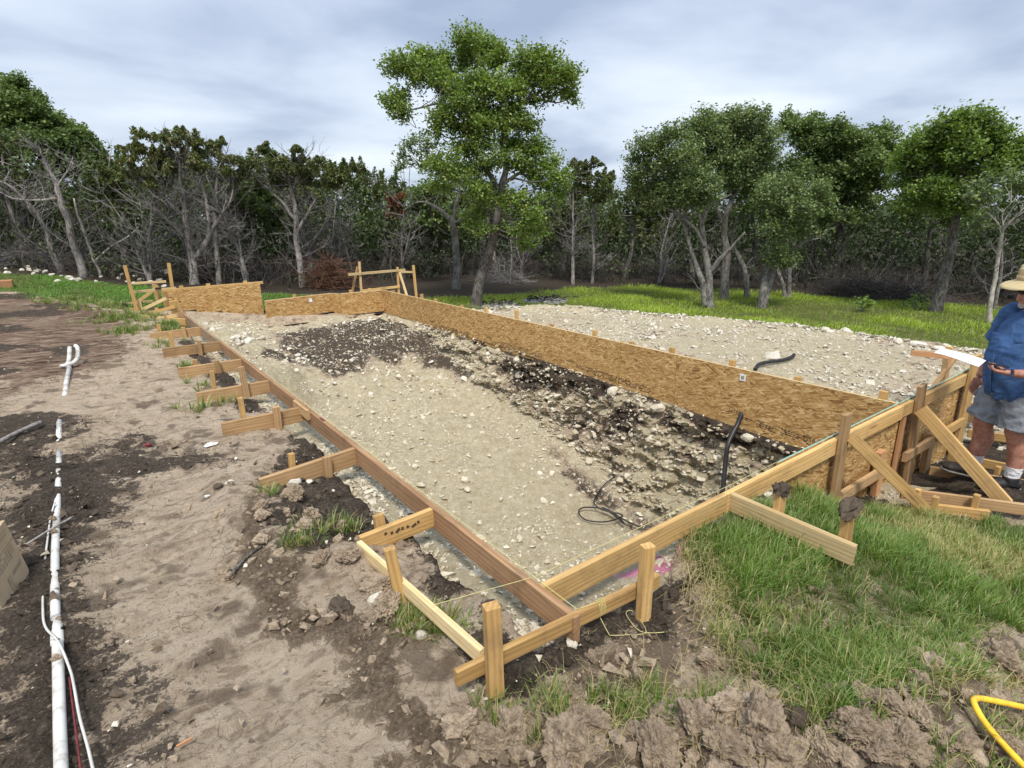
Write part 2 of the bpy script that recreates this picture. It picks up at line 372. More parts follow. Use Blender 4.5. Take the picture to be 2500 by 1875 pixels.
# ------------------------------------------------------------------ surveyed positions and tree shapes
SITE = {
 'pipe_main': [(-0.35,2.16,-0.11),(-0.35,2.32,-0.11),(-0.36,2.54,-0.1),(-0.36,2.8,-0.09),(-0.36,3.09,-0.06),(-0.36,3.37,-0.06),(-0.37,3.63,-0.08),(-0.37,3.96,-0.09),(-0.37,4.33,-0.1),(-0.36,4.74,-0.09),(-0.36,5.06,-0.09)],
 'pipe_mid': [(-0.37,5.06,-0.09),(-0.36,5.36,-0.08),(-0.36,5.61,-0.08)],
 'pipe_b': [(-0.37,5.89,-0.08),(-0.36,6.18,-0.07),(-0.37,6.49,-0.07)],
 'pipe_c': [(-0.32,7.53,-0.07),(-0.3,8.0,-0.07),(-0.27,8.66,-0.07)],
 'elbow': [(-0.28,8.74,-0.07),(-0.27,9.17,-0.07),(-0.23,9.39,-0.07)],
 'cable': [(-0.3,2.12,-0.11),(-0.31,2.27,-0.11),(-0.32,2.42,-0.11),(-0.33,2.57,-0.1),(-0.34,2.7,-0.09),(-0.36,2.8,-0.09),(-0.38,2.9,-0.08),(-0.39,3.12,-0.06),(-0.4,3.41,-0.07),(-0.4,3.71,-0.08),(-0.4,3.91,-0.09),(-0.39,4.02,-0.09)],
 'redstick': [(-0.31,2.14,-0.12),(-0.31,2.24,-0.11),(-0.33,2.52,-0.1)],
 'dark1': [(-0.77,6.34,-0.06),(-0.35,5.82,-0.08),(0.04,5.24,-0.1),(0.06,4.45,-0.11),(-0.18,3.77,-0.1),(-0.15,2.98,-0.1),(-0.12,2.51,-0.12),(-0.14,2.0,-0.11),(-0.52,2.29,-0.11)],
 'dark2': [(-0.12,5.89,-0.08),(0.39,5.33,-0.11),(0.72,4.79,-0.13),(0.65,4.43,-0.13),(0.12,4.6,-0.11),(-0.13,4.9,-0.1)],
 'dark3': [(0.85,4.31,-0.14),(1.17,4.76,-0.15),(1.62,4.88,-0.31),(1.62,4.14,-0.3),(1.54,3.26,-0.29),(1.6,2.72,-0.3),(1.53,1.75,-0.29),(1.37,1.86,-0.28),(1.11,2.07,-0.14),(1.1,2.4,-0.14),(0.93,2.77,-0.04),(0.76,2.83,-0.06),(0.68,3.14,-0.05),(0.64,3.84,-0.08)],
 'dark4': [(1.98,1.5,-0.16),(1.93,1.23,-0.15),(1.79,1.21,-0.14),(1.57,1.39,-0.15),(1.42,1.77,-0.29),(1.16,1.59,-0.15),(1.12,1.68,-0.15),(1.45,1.81,-0.29),(1.78,1.58,-0.16)],
 'brown': [(0.66,3.92,-0.09),(0.67,3.1,-0.05),(0.72,2.78,-0.08),(0.53,2.57,-0.13),(0.61,2.24,-0.14),(0.86,1.93,-0.14),(0.72,1.66,-0.14),(0.94,1.48,-0.14),(1.48,1.3,-0.14),(1.66,1.04,-0.13),(1.74,0.68,-0.02),(2.13,0.37,-0.02),(3.06,0.32,-0.25),(2.24,0.16,-0.11),(0.55,1.48,-0.13),(0.48,1.87,-0.13),(0.37,2.4,-0.12),(0.42,2.99,-0.12)],
 'red': [(-1.36,16.11,0.12),(-0.04,12.72,0.06),(0.53,11.55,-0.06),(0.25,9.0,-0.09),(-0.35,8.35,-0.06),(-0.86,7.88,-0.05)],
 'grassA': [(2.59,2.0,-0.31),(5.66,3.84,-1.84),(5.68,2.54,-1.1),(4.73,1.59,-0.61),(4.73,1.1,-0.56),(4.96,0.68,-0.58),(3.34,0.37,-0.31),(2.96,0.41,-0.23),(2.26,0.32,-0.02),(2.1,0.39,-0.02),(1.82,0.51,-0.0),(1.76,0.73,-0.04),(1.87,0.82,-0.1),(2.07,0.82,-0.13),(2.22,1.0,-0.15),(2.21,1.29,-0.15),(2.28,1.58,-0.15)],
 'straw': [(2.26,1.84,-0.28),(2.51,1.81,-0.29),(2.21,1.29,-0.15),(2.15,1.04,-0.14),(2.02,1.02,-0.14),(1.93,1.23,-0.15),(1.98,1.5,-0.16)],
 'grassFar': [(-1.67,21.94,0.4),(-0.57,20.3,0.25),(1.18,17.74,0.02),(2.21,16.03,-0.12),(4.45,16.03,-0.33),(5.8,15.75,-0.43),(5.42,14.75,-0.45),(1.22,12.78,-0.06),(0.76,12.8,-0.0),(-0.01,14.38,0.05),(-0.99,16.98,0.13),(-1.46,18.08,0.21)],
 'bare': [(5.8,15.75,-0.43),(8.82,17.41,-0.47),(11.94,17.13,-0.56),(15.17,13.05,-0.76),(14.74,12.68,-0.76),(10.91,13.51,-0.62),(8.62,14.02,-0.58),(7.08,14.06,-0.55),(6.4,14.38,-0.51)],
 'tufts': [(0.75,2.98,-0.02),(1.04,3.09,-0.13),(0.96,2.08,-0.14),(1.04,1.92,-0.15),(0.97,1.46,-0.14),(1.4,1.27,-0.15),(1.44,1.14,-0.14),(1.45,0.95,-0.1),(1.12,1.56,-0.14),(0.75,3.79,-0.1),(0.58,6.26,-0.11),(1.41,6.22,-0.28),(1.25,13.02,-0.05),(1.08,9.5,-0.14),(0.82,11.43,-0.08),(0.55,10.45,-0.1)],
 'bigclods': [(1.81,0.54,0.0),(1.68,0.58,-0.03),(1.56,0.84,-0.04),(1.54,0.72,0.01),(1.42,0.77,-0.02),(2.04,0.42,-0.02),(2.05,0.31,-0.03),(2.81,0.35,-0.18),(2.2,0.2,-0.09),(1.89,0.41,-0.04),(1.44,0.88,-0.06),(1.18,1.18,-0.14),(1.05,1.11,-0.1),(0.96,1.32,-0.14),(0.87,1.32,-0.14),(0.84,1.47,-0.14),(0.77,2.74,-0.09),(0.89,2.68,-0.08),(0.89,3.29,-0.11),(0.9,3.65,-0.12),(0.92,2.26,-0.14),(0.94,2.44,-0.14),(1.26,1.32,-0.15),(1.81,0.47,-0.02),(1.54,0.64,-0.03),(1.26,0.92,-0.05)],
 'stones': [(0.97,3.9,-0.14),(0.9,2.35,-0.14),(1.46,1.54,-0.16),(1.08,3.89,-0.15),(0.95,1.99,-0.15),(0.97,1.59,-0.14),(1.33,3.43,-0.28),(3.11,6.39,-1.66),(2.97,6.25,-1.68),(0.5,4.84,-0.12),(1.48,2.12,-0.28),(0.79,3.45,-0.08)],
 'scrap': [(0.64,5.06,-0.12),(0.22,5.34,-0.11),(3.0,10.94,-0.6),(0.9,9.26,-0.13),(0.59,4.08,-0.07),(0.43,4.0,-0.09)],
 'stick': [(-0.73,5.98,-0.07),(-0.63,6.18,-0.07),(-0.49,6.38,-0.07)],
 'coil': [(5.32,4.84,-1.8),(5.11,4.86,-1.9),(4.84,4.74,-1.97),(4.82,4.57,-2.0),(4.97,4.36,-2.05),(4.7,4.38,-2.05),(4.49,4.53,-2.02),(4.52,4.69,-1.98),(4.66,4.71,-1.98),(4.86,4.54,-2.01),(4.87,4.23,-2.08),(4.91,4.44,-2.04),(4.85,4.6,-2.0),(4.93,4.29,-2.06),(4.97,4.08,-2.08)],
 'padpipe': [(7.59,4.25,-0.52),(7.88,4.29,-0.51),(8.1,4.23,-0.51),(8.41,4.21,-0.5),(8.63,4.27,-0.5)],
 'ash': [(10.06,11.93,-0.61),(8.66,12.18,-0.6)],
 'brush': [(20.08,8.33,-0.96),(20.91,7.2,-0.99),(22.8,8.54,-1.01)],
 'seed': [(16.02,6.33,-0.88),(17.75,5.67,-0.92)],
 'hose': [(2.17,0.2,-0.09),(2.2,0.22,-0.08),(2.24,0.26,-0.06),(2.23,0.28,-0.04),(2.29,0.26,-0.06),(2.35,0.24,-0.08),(2.43,0.2,-0.12)],
 'twine': [(1.72,1.75,-0.29),(1.6,1.55,-0.16),(1.64,1.47,-0.16),(1.71,1.42,-0.16),(1.78,1.39,-0.15),(1.84,1.52,-0.15),(1.8,1.53,-0.15),(1.76,1.42,-0.15),(1.79,1.37,-0.16),(1.85,1.33,-0.16)],
 'rocksL': [(-1.53,21.73,0.38),(-1.35,22.72,0.41),(-1.05,21.97,0.36),(-0.81,21.46,0.32),(-1.16,21.24,0.33),(-0.66,20.66,0.27),(-0.49,20.28,0.24),(-0.14,19.3,0.17),(0.02,18.86,0.14),(1.09,20.21,0.12),(1.37,19.91,0.09),(1.42,18.95,0.04),(1.81,20.31,0.07),(1.82,18.57,-0.0),(1.07,18.6,0.06),(-1.44,20.66,0.33),(-0.31,19.92,0.21),(0.4,18.65,0.11),(1.81,17.7,-0.04)],
 'padrocks': [(10.94,5.75,-0.55),(11.21,4.82,-0.59),(11.54,4.7,-0.63),(11.48,4.01,-0.65),(12.23,4.14,-0.74),(11.95,3.77,-0.73),(12.93,3.69,-0.82),(13.0,3.58,-0.83),(12.97,3.3,-0.84),(12.74,3.12,-0.83),(10.22,7.72,-0.55),(10.22,8.75,-0.56),(9.84,9.56,-0.54),(10.36,7.1,-0.54),(11.02,5.12,-0.56),(12.84,3.79,-0.81),(10.53,6.63,-0.54)],
 'woodblock': [(-1.5,18.82,0.25),(-1.28,18.8,0.23)],
 'box': [(-0.55,3.3,-0.06),(-0.48,3.62,-0.08),(-0.57,4.05,-0.09)],
 'paint': [(2.63,1.9,-0.28),(4.69,3.84,-2.1)],
}
TREE_SHAPES = {
 'lone_oak': {'base':[8.03,12.22,-0.6],'stems':[[(8.01,12.23,-0.69,0.165),(8.06,12.2,-0.26,0.135),(8.15,12.14,0.18,0.125),(8.29,12.05,0.64,0.115),(8.41,11.97,1.06,0.105),(8.46,11.94,1.39,0.1),(8.53,11.89,1.75,0.095),(8.59,11.85,2.27,0.085),(8.69,11.78,2.7,0.07),(8.62,11.83,3.16,0.062),(8.67,11.79,3.69,0.055),(8.62,11.83,4.21,0.045),(8.4,11.98,4.78,0.03),(8.25,12.08,5.21,0.018)],[(8.57,11.86,2.19,0.065),(8.35,12.01,2.59,0.06),(8.14,12.15,2.94,0.055),(8.08,12.18,3.4,0.045),(7.94,12.27,3.92,0.05),(7.69,12.44,4.28,0.045),(7.37,12.65,4.5,0.03),(7.05,12.86,4.75,0.015)],[(8.65,11.81,3.39,0.05),(8.89,11.65,3.99,0.045),(9.23,11.43,4.28,0.04),(9.6,11.19,4.49,0.025),(9.9,10.99,4.42,0.012)],[(8.08,12.18,3.43,0.045),(7.75,12.41,3.99,0.035),(7.42,12.62,4.1,0.03),(7.15,12.8,4.03,0.02),(6.85,13.0,3.96,0.012)],[(8.59,11.85,2.31,0.05),(8.87,11.66,2.54,0.04),(9.22,11.43,2.69,0.03),(9.61,11.18,2.61,0.015)],[(8.45,11.94,2.31,0.04),(8.11,12.17,2.47,0.035),(7.76,12.39,2.48,0.025),(7.45,12.6,2.44,0.012)],[(8.49,11.92,4.28,0.04),(8.3,12.04,4.85,0.03),(7.98,12.25,5.21,0.012)],[(8.37,12.0,0.89,0.05),(8.18,12.12,0.69,0.03),(8.14,12.15,1.02,0.015)]],'clumps':[(8.25,12.07,5.45,0.47),(7.99,12.24,5.48,0.31),(7.98,12.25,5.1,0.35),(8.48,11.92,5.38,0.35),(8.5,11.91,5.03,0.31),(8.67,11.8,5.17,0.2),(7.2,12.77,5.07,0.43),(7.46,12.59,5.14,0.31),(7.08,12.84,5.24,0.19),(6.89,12.97,4.71,0.43),(7.28,12.71,4.64,0.43),(6.57,13.18,4.29,0.28),(6.62,13.15,4.0,0.24),(6.77,13.05,3.81,0.22),(7.58,12.52,4.78,0.28),(7.63,12.48,4.39,0.24),(9.26,11.41,5.07,0.36),(9.53,11.23,4.89,0.4),(9.77,11.08,4.6,0.36),(9.4,11.32,4.57,0.44),(9.1,11.52,4.71,0.32),(9.97,10.94,4.27,0.22),(9.73,11.1,4.35,0.24),(9.03,11.56,5.1,0.16),(9.3,11.39,4.2,0.2),(10.0,10.92,4.75,0.18),(8.23,12.09,4.43,0.36),(8.49,11.92,4.28,0.44),(8.79,11.72,4.35,0.36),(8.89,11.65,3.99,0.32),(8.15,12.14,4.06,0.32),(7.88,12.32,3.99,0.28),(8.03,12.22,4.57,0.24),(7.54,12.54,3.77,0.32),(7.8,12.37,3.58,0.36),(8.21,12.1,3.62,0.32),(8.48,11.92,3.84,0.32),(8.99,11.59,3.69,0.33),(9.23,11.43,3.61,0.2),(7.39,12.64,3.48,0.2),(7.92,12.29,3.09,0.37),(8.26,12.06,3.24,0.33),(8.88,11.66,3.24,0.33),(9.22,11.43,3.16,0.29),(8.43,11.96,2.78,0.33),(8.94,11.62,2.77,0.37),(9.36,11.34,3.08,0.25),(7.5,12.57,2.71,0.33),(7.69,12.44,2.48,0.33),(7.34,12.67,2.33,0.23),(8.01,12.23,2.63,0.33),(8.1,12.17,2.2,0.25),(9.54,11.23,2.77,0.29),(9.75,11.09,2.45,0.27),(9.5,11.25,2.3,0.29),(9.29,11.39,2.54,0.25),(9.86,11.02,2.17,0.17),(9.04,11.55,1.9,0.25),(9.15,11.48,1.58,0.3),(9.25,11.41,1.25,0.28),(9.11,11.51,0.92,0.26),(8.16,12.13,1.76,0.23),(8.22,12.09,1.35,0.19),(8.89,11.65,1.34,0.19),(8.24,12.08,2.08,0.25),(8.8,11.71,1.99,0.25),(8.01,12.23,1.48,0.21),(8.21,12.1,3.77,0.32),(8.61,11.84,3.62,0.32),(7.76,12.4,4.28,0.24),(7.62,12.49,4.07,0.24)]},
 'forked_oak': {'base':[9.42,15.44,-0.55],'stems':[[(9.41,15.44,-0.62,0.14),(9.45,15.41,0.15,0.12),(9.44,15.42,0.77,0.11),(9.38,15.45,1.43,0.1),(9.25,15.54,1.64,0.07),(9.04,15.66,1.84,0.05),(8.7,15.87,2.04,0.03),(8.35,16.09,2.0,0.015)],[(9.38,15.45,1.43,0.06),(9.65,15.29,1.53,0.04),(9.81,15.2,1.68,0.02)],[(9.38,15.45,1.43,0.06),(9.48,15.4,1.88,0.05),(9.59,15.33,2.47,0.04),(9.44,15.42,3.09,0.02)]],'clumps':[(8.62,15.92,3.8,0.25),(8.39,16.06,3.53,0.25),(8.77,15.83,3.43,0.3),(8.41,16.05,3.15,0.25),(8.21,16.17,3.34,0.18),(8.95,15.72,3.66,0.25),(8.74,15.84,2.96,0.25),(8.15,16.21,2.96,0.15),(9.01,15.68,3.15,0.25)]},
 'edge_tree': {'base':[-0.59,25.63,0.44],'stems':[[(-1.44,25.61,0.11,0.2),(-1.1,25.62,1.56,0.17),(-0.91,25.62,2.92,0.14),(-0.78,25.63,4.24,0.1),(-0.66,25.63,5.26,0.05)],[(-1.04,25.62,1.83,0.1),(-0.46,25.64,3.2,0.08),(0.06,25.65,4.02,0.05),(0.62,25.66,4.54,0.03)],[(-0.82,25.63,3.19,0.08),(-0.52,25.63,4.25,0.06),(-0.26,25.64,5.1,0.03)],[(-0.18,25.64,3.47,0.06),(0.57,25.66,3.78,0.04),(1.16,25.67,3.86,0.02)]],'clumps':[(-0.66,25.63,5.86,0.33),(-0.35,25.64,5.94,0.3),(-0.61,25.63,5.47,0.5),(-0.16,25.64,5.61,0.39),(-0.87,25.63,5.04,0.55),(-0.36,25.64,5.04,0.61),(0.03,25.65,5.22,0.34),(-0.82,25.63,4.44,0.61),(-0.19,25.64,4.59,0.57),(0.31,25.65,4.83,0.34),(0.52,25.66,4.74,0.4),(0.12,25.65,4.29,0.52),(0.72,25.66,4.54,0.47),(0.96,25.67,4.34,0.41),(0.72,25.66,4.06,0.53),(1.09,25.67,3.96,0.42),(1.27,25.68,4.19,0.24),(0.31,25.65,3.87,0.52),(1.42,25.68,3.64,0.36),(1.59,25.68,3.48,0.27),(1.0,25.67,3.52,0.48),(-0.31,25.64,3.95,0.63),(-0.95,25.62,3.81,0.61),(0.63,25.66,3.34,0.53),(1.24,25.67,3.19,0.42)]},
 'leaning_juniper': {'base':[0.15,19.8,0.17],'stems':[[(0.17,19.8,0.15,0.1),(0.14,19.8,0.94,0.09),(0.11,19.8,1.57,0.08),(0.05,19.8,2.23,0.07),(0.01,19.8,2.74,0.05),(-0.09,19.8,3.16,0.03),(-0.13,19.8,3.48,0.01)],[(0.05,19.8,2.23,0.04),(-0.42,19.81,2.18,0.03),(-0.86,19.81,2.22,0.02),(-1.13,19.81,2.39,0.01)],[(0.03,19.8,2.48,0.04),(0.28,19.8,2.83,0.02),(0.49,19.8,3.18,0.01)]],'clumps':[]},
 'grey_juniper': {'base':[-0.3,21.25,0.27],'stems':[[(-0.3,21.25,0.24,0.09),(-0.39,21.25,0.95,0.08),(-0.45,21.25,1.62,0.06),(-0.65,21.24,2.13,0.05),(-0.97,21.24,2.57,0.03),(-1.15,21.24,2.7,0.02)],[(-0.45,21.25,1.62,0.04),(-0.66,21.24,1.9,0.03),(-0.71,21.24,2.4,0.015)]],'clumps':[]},
 'thin_juniper': {'base':[0.56,19.79,0.14],'stems':[[(0.57,19.79,0.13,0.05),(0.49,19.79,0.64,0.045),(0.43,19.79,1.24,0.04),(0.36,19.8,1.7,0.03),(0.35,19.8,2.23,0.015)],[(0.5,19.79,0.59,0.03),(0.92,19.78,0.95,0.025),(1.37,19.77,1.21,0.02),(1.67,19.76,1.48,0.01)]],'clumps':[]},
 'fan_juniper': {'base':[2.62,18.19,-0.08],'stems':[[(2.62,18.19,-0.15,0.12),(2.64,18.18,0.46,0.11),(2.63,18.18,1.07,0.09),(2.64,18.18,1.7,0.07),(2.66,18.18,2.32,0.05),(2.7,18.17,2.84,0.03),(2.83,18.16,3.69,0.02)],[(2.67,18.18,0.6,0.1),(2.93,18.14,0.87,0.08),(3.16,18.11,1.28,0.065),(3.2,18.1,1.96,0.05),(3.15,18.11,2.63,0.035),(2.93,18.14,3.02,0.02),(2.62,18.19,3.1,0.01)],[(3.16,18.11,1.28,0.06),(3.47,18.06,1.69,0.045),(3.79,18.02,2.09,0.03),(3.96,17.99,2.68,0.02),(3.93,18.0,3.13,0.01)],[(2.63,18.18,1.07,0.05),(2.27,18.24,1.62,0.04),(1.94,18.28,2.02,0.03),(1.62,18.33,2.57,0.015)],[(2.64,18.18,1.7,0.04),(2.28,18.23,2.19,0.03),(2.0,18.27,2.62,0.015)]],'clumps':[(2.12,18.26,3.78,0.2),(2.0,18.27,3.53,0.27),(2.27,18.24,3.54,0.29),(2.43,18.21,3.8,0.16),(2.85,18.15,4.03,0.16),(2.72,18.17,3.73,0.25),(3.05,18.12,3.83,0.25),(2.88,18.15,3.48,0.27),(3.31,18.09,3.71,0.18),(3.57,18.05,3.77,0.21),(3.49,18.06,3.51,0.28),(3.77,18.02,3.65,0.19),(3.76,18.02,3.39,0.23),(1.82,18.3,3.53,0.18),(1.63,18.33,3.52,0.15),(1.66,18.32,3.24,0.18),(2.45,18.21,3.26,0.32),(2.05,18.27,3.12,0.36),(2.56,18.19,2.97,0.32),(3.16,18.11,3.24,0.23),(1.78,18.31,2.87,0.27)]},
 'straight_juniper': {'base':[3.24,18.18,-0.13],'stems':[[(3.24,18.18,-0.16,0.075),(3.28,18.18,0.57,0.07),(3.34,18.17,1.27,0.06),(3.4,18.15,1.96,0.05),(3.56,18.13,2.64,0.035),(3.72,18.1,3.3,0.02)],[(3.31,18.17,0.9,0.03),(3.64,18.11,0.93,0.015)],[(3.35,18.16,1.36,0.03),(3.65,18.11,1.64,0.02),(3.9,18.06,1.59,0.01)]],'clumps':[(3.97,18.05,3.31,0.17),(3.98,18.05,3.09,0.26),(4.13,18.02,2.96,0.21),(4.34,17.99,3.19,0.17),(3.79,18.08,2.95,0.28)]},
 'slanted_juniper': {'base':[4.41,19.91,-0.14],'stems':[[(4.4,19.91,-0.29,0.06),(4.29,19.93,0.36,0.055),(4.16,19.96,1.21,0.05),(4.02,19.99,1.53,0.03)],[(4.23,19.95,0.79,0.03),(4.58,19.87,1.46,0.02),(4.51,19.89,1.98,0.015)]],'clumps':[(4.87,19.81,2.94,0.32),(4.7,19.84,2.74,0.27)]},
 'twin_juniper': {'base':[5.33,17.48,-0.32],'stems':[[(5.34,17.47,-0.37,0.1),(5.33,17.47,0.34,0.09),(5.31,17.48,0.98,0.085),(5.37,17.46,1.7,0.07),(5.34,17.47,2.31,0.05),(5.27,17.49,2.87,0.03)],[(5.33,17.47,1.22,0.05),(5.69,17.36,1.79,0.04),(5.95,17.28,2.17,0.02)],[(5.36,17.47,1.56,0.05),(5.09,17.55,2.04,0.04),(4.79,17.64,2.41,0.03),(4.48,17.73,2.73,0.015)],[(5.34,17.47,2.31,0.04),(5.54,17.41,2.87,0.03),(5.61,17.39,3.33,0.015)]],'clumps':[(4.63,17.69,3.57,0.17),(4.56,17.71,3.35,0.24),(4.91,17.6,3.4,0.21),(5.04,17.56,3.5,0.17),(4.75,17.65,3.18,0.29),(5.05,17.56,3.18,0.26),(5.24,17.5,3.32,0.19),(5.61,17.39,3.55,0.15),(5.61,17.39,3.33,0.19),(5.43,17.44,3.1,0.27),(5.74,17.35,3.1,0.24),(6.02,17.26,3.24,0.2),(4.33,17.78,3.17,0.19),(4.85,17.62,2.91,0.34),(5.23,17.5,2.87,0.29),(5.9,17.3,2.92,0.25)]},
 'brown_juniper': {'base':[5.82,17.9,-0.33],'stems':[[(5.83,17.9,-0.43,0.07),(5.79,17.91,0.23,0.06),(5.74,17.93,0.85,0.055),(5.63,17.97,1.35,0.04)],[(5.75,17.93,0.69,0.03),(6.18,17.79,1.29,0.02),(6.42,17.71,1.74,0.012)]],'clumps':[(6.41,17.71,3.1,0.28),(6.68,17.62,3.06,0.26),(6.29,17.75,2.81,0.28),(6.81,17.58,2.87,0.28)]},
 'far_juniper': {'base':[8.51,22.44,-0.29],'stems':[[(8.51,22.44,-0.63,0.08),(8.23,22.55,0.39,0.07),(8.26,22.54,1.36,0.05),(8.23,22.55,2.31,0.04),(8.23,22.55,2.94,0.02)],[(8.26,22.54,0.71,0.04),(8.66,22.38,1.8,0.03),(8.91,22.29,2.62,0.015)],[(8.52,22.44,-0.49,0.05),(9.27,22.15,1.15,0.04),(9.17,22.19,2.12,0.025),(9.1,22.22,2.75,0.012)]],'clumps':[(8.35,22.5,3.55,0.29),(8.7,22.37,3.61,0.26),(9.11,22.21,3.56,0.33),(9.47,22.08,3.56,0.3),(8.84,22.32,3.18,0.43),(9.32,22.14,3.19,0.4),(8.43,22.47,3.12,0.36),(9.71,21.99,3.5,0.26),(9.68,22.0,3.12,0.4)]},
 'russet_juniper': {'base':[9.65,20.1,-0.41],'stems':[[(9.65,20.1,-0.79,0.035),(9.81,20.03,1.34,0.03),(9.8,20.03,2.55,0.015)]],'clumps':[(9.8,20.03,2.49,0.24),(9.73,20.06,2.25,0.26),(9.83,20.02,2.01,0.32),(9.99,19.94,1.95,0.24),(9.75,20.05,1.77,0.25),(9.91,19.98,1.65,0.19)]},
 'spread_oak': {'base':[13.46,9.17,-0.82],'stems':[[(13.51,9.1,-0.87,0.11),(13.47,9.16,-0.34,0.1),(13.44,9.19,0.07,0.095),(13.35,9.32,0.7,0.08),(13.29,9.41,1.32,0.06),(13.23,9.5,1.62,0.04)],[(13.43,9.21,-0.82,0.1),(13.38,9.29,-0.25,0.09),(13.27,9.45,0.2,0.07),(13.14,9.63,0.74,0.05),(13.02,9.82,1.45,0.04)],[(13.45,9.18,0.07,0.07),(13.57,9.0,0.44,0.06),(13.72,8.78,0.75,0.045),(13.89,8.53,1.14,0.025)],[(13.35,9.32,0.74,0.05),(13.2,9.55,1.23,0.05),(12.91,9.97,1.63,0.045),(12.65,10.35,1.94,0.035),(12.44,10.67,2.51,0.02)],[(13.29,9.41,1.32,0.04),(13.39,9.27,1.79,0.03),(13.66,8.88,2.07,0.015)]],'clumps':[(12.41,10.7,3.27,0.27),(12.56,10.48,3.18,0.31),(12.35,10.8,2.94,0.27),(12.72,10.25,2.87,0.36),(12.48,10.6,2.68,0.32),(12.73,10.24,3.41,0.27),(12.87,10.04,3.52,0.26),(12.88,10.02,2.49,0.4),(12.67,10.33,2.24,0.36),(13.04,9.78,2.14,0.4),(13.18,9.58,2.34,0.36),(12.85,10.06,1.89,0.32),(13.24,9.49,1.92,0.31),(13.32,9.37,2.21,0.31),(12.31,10.86,2.52,0.27),(12.39,10.73,2.17,0.28),(12.96,9.9,2.98,0.35)]},
 'tall_oak': {'base':[15.38,9.9,-0.85],'stems':[[(15.38,9.91,-0.99,0.14),(15.36,9.95,-0.22,0.125),(15.35,9.96,0.43,0.115),(15.29,10.05,1.02,0.09),(15.29,10.05,1.6,0.08),(15.35,9.96,1.98,0.06),(15.3,10.04,2.54,0.04),(15.19,10.2,3.18,0.02)],[(15.31,10.02,0.92,0.05),(15.22,10.16,1.46,0.05),(15.07,10.39,1.94,0.04),(14.87,10.7,2.47,0.03),(14.77,10.86,3.13,0.015)],[(15.35,9.96,1.98,0.05),(15.52,9.69,2.43,0.04),(15.64,9.51,2.97,0.025),(15.71,9.39,3.41,0.012)]],'clumps':[(14.71,10.95,3.91,0.29),(14.91,10.65,4.02,0.34),(15.13,10.3,4.04,0.34),(15.29,10.05,4.2,0.24),(15.53,9.67,4.08,0.26),(15.4,9.87,3.83,0.38),(15.65,9.5,3.76,0.35),(15.8,9.26,3.53,0.28),(15.0,10.5,3.61,0.44),(15.25,10.11,3.54,0.43),(14.78,10.84,3.4,0.39),(15.55,9.65,3.38,0.38),(15.8,9.26,3.13,0.33),(15.07,10.39,3.06,0.44),(15.35,9.96,2.99,0.44),(15.6,9.57,2.79,0.43),(15.22,10.16,2.54,0.39),(14.93,10.61,2.88,0.35),(15.48,9.76,2.34,0.39),(15.72,9.38,2.38,0.34),(15.72,9.38,4.06,0.14)]},
 'curved_oak': {'base':[16.1,9.64,-0.87],'stems':[[(16.1,9.63,-0.97,0.09),(16.08,9.66,-0.46,0.08),(16.01,9.78,0.05,0.07),(15.89,9.98,0.45,0.06),(15.8,10.14,0.9,0.04),(15.85,10.05,1.4,0.02)]],'clumps':[(16.04,9.73,1.97,0.3),(15.95,9.88,1.78,0.3),(16.18,9.49,1.87,0.3)]},
 'leaning_oak': {'base':[14.52,8.22,-0.85],'stems':[[(14.52,8.22,-0.88,0.12),(14.51,8.23,-0.48,0.11),(14.53,8.2,-0.02,0.1),(14.56,8.16,0.47,0.08),(14.59,8.11,0.91,0.07),(14.65,7.99,1.21,0.05),(14.68,7.93,1.67,0.03),(14.74,7.84,2.09,0.015)],[(14.54,8.19,-0.8,0.08),(14.59,8.11,-0.25,0.075),(14.63,8.04,0.16,0.05),(14.74,7.83,0.56,0.04),(14.92,7.51,0.87,0.03),(15.09,7.22,0.98,0.012)],[(14.59,8.11,0.91,0.05),(14.49,8.28,1.21,0.04),(14.37,8.49,1.17,0.02)]],'clumps':[(14.55,8.16,1.51,0.31),(14.68,7.94,1.76,0.35),(14.8,7.73,2.0,0.32),(14.64,8.02,2.17,0.35),(14.86,7.63,1.67,0.3),(15.01,7.36,1.75,0.28),(15.09,7.21,1.86,0.19),(14.5,8.25,2.1,0.31),(14.59,8.1,1.17,0.27),(14.75,7.82,1.21,0.29),(14.89,7.57,1.12,0.22),(14.66,7.98,0.73,0.22),(14.57,8.13,0.43,0.18),(14.71,7.88,0.39,0.2),(14.79,7.75,0.52,0.16),(14.44,8.36,1.77,0.27),(14.99,7.4,2.07,0.26)]},
 'paired_oak': {'base':[17.18,8.93,-0.89],'stems':[[(17.2,8.9,-0.96,0.07),(17.18,8.93,-0.38,0.06),(17.13,9.03,0.28,0.05),(17.08,9.13,0.88,0.03)],[(17.16,8.97,-0.95,0.07),(17.11,9.07,-0.54,0.06),(17.01,9.26,-0.08,0.045),(16.93,9.41,0.37,0.02)]],'clumps':[(17.08,9.13,2.53,0.35),(17.19,8.91,2.7,0.35),(16.97,9.33,2.91,0.35)]},
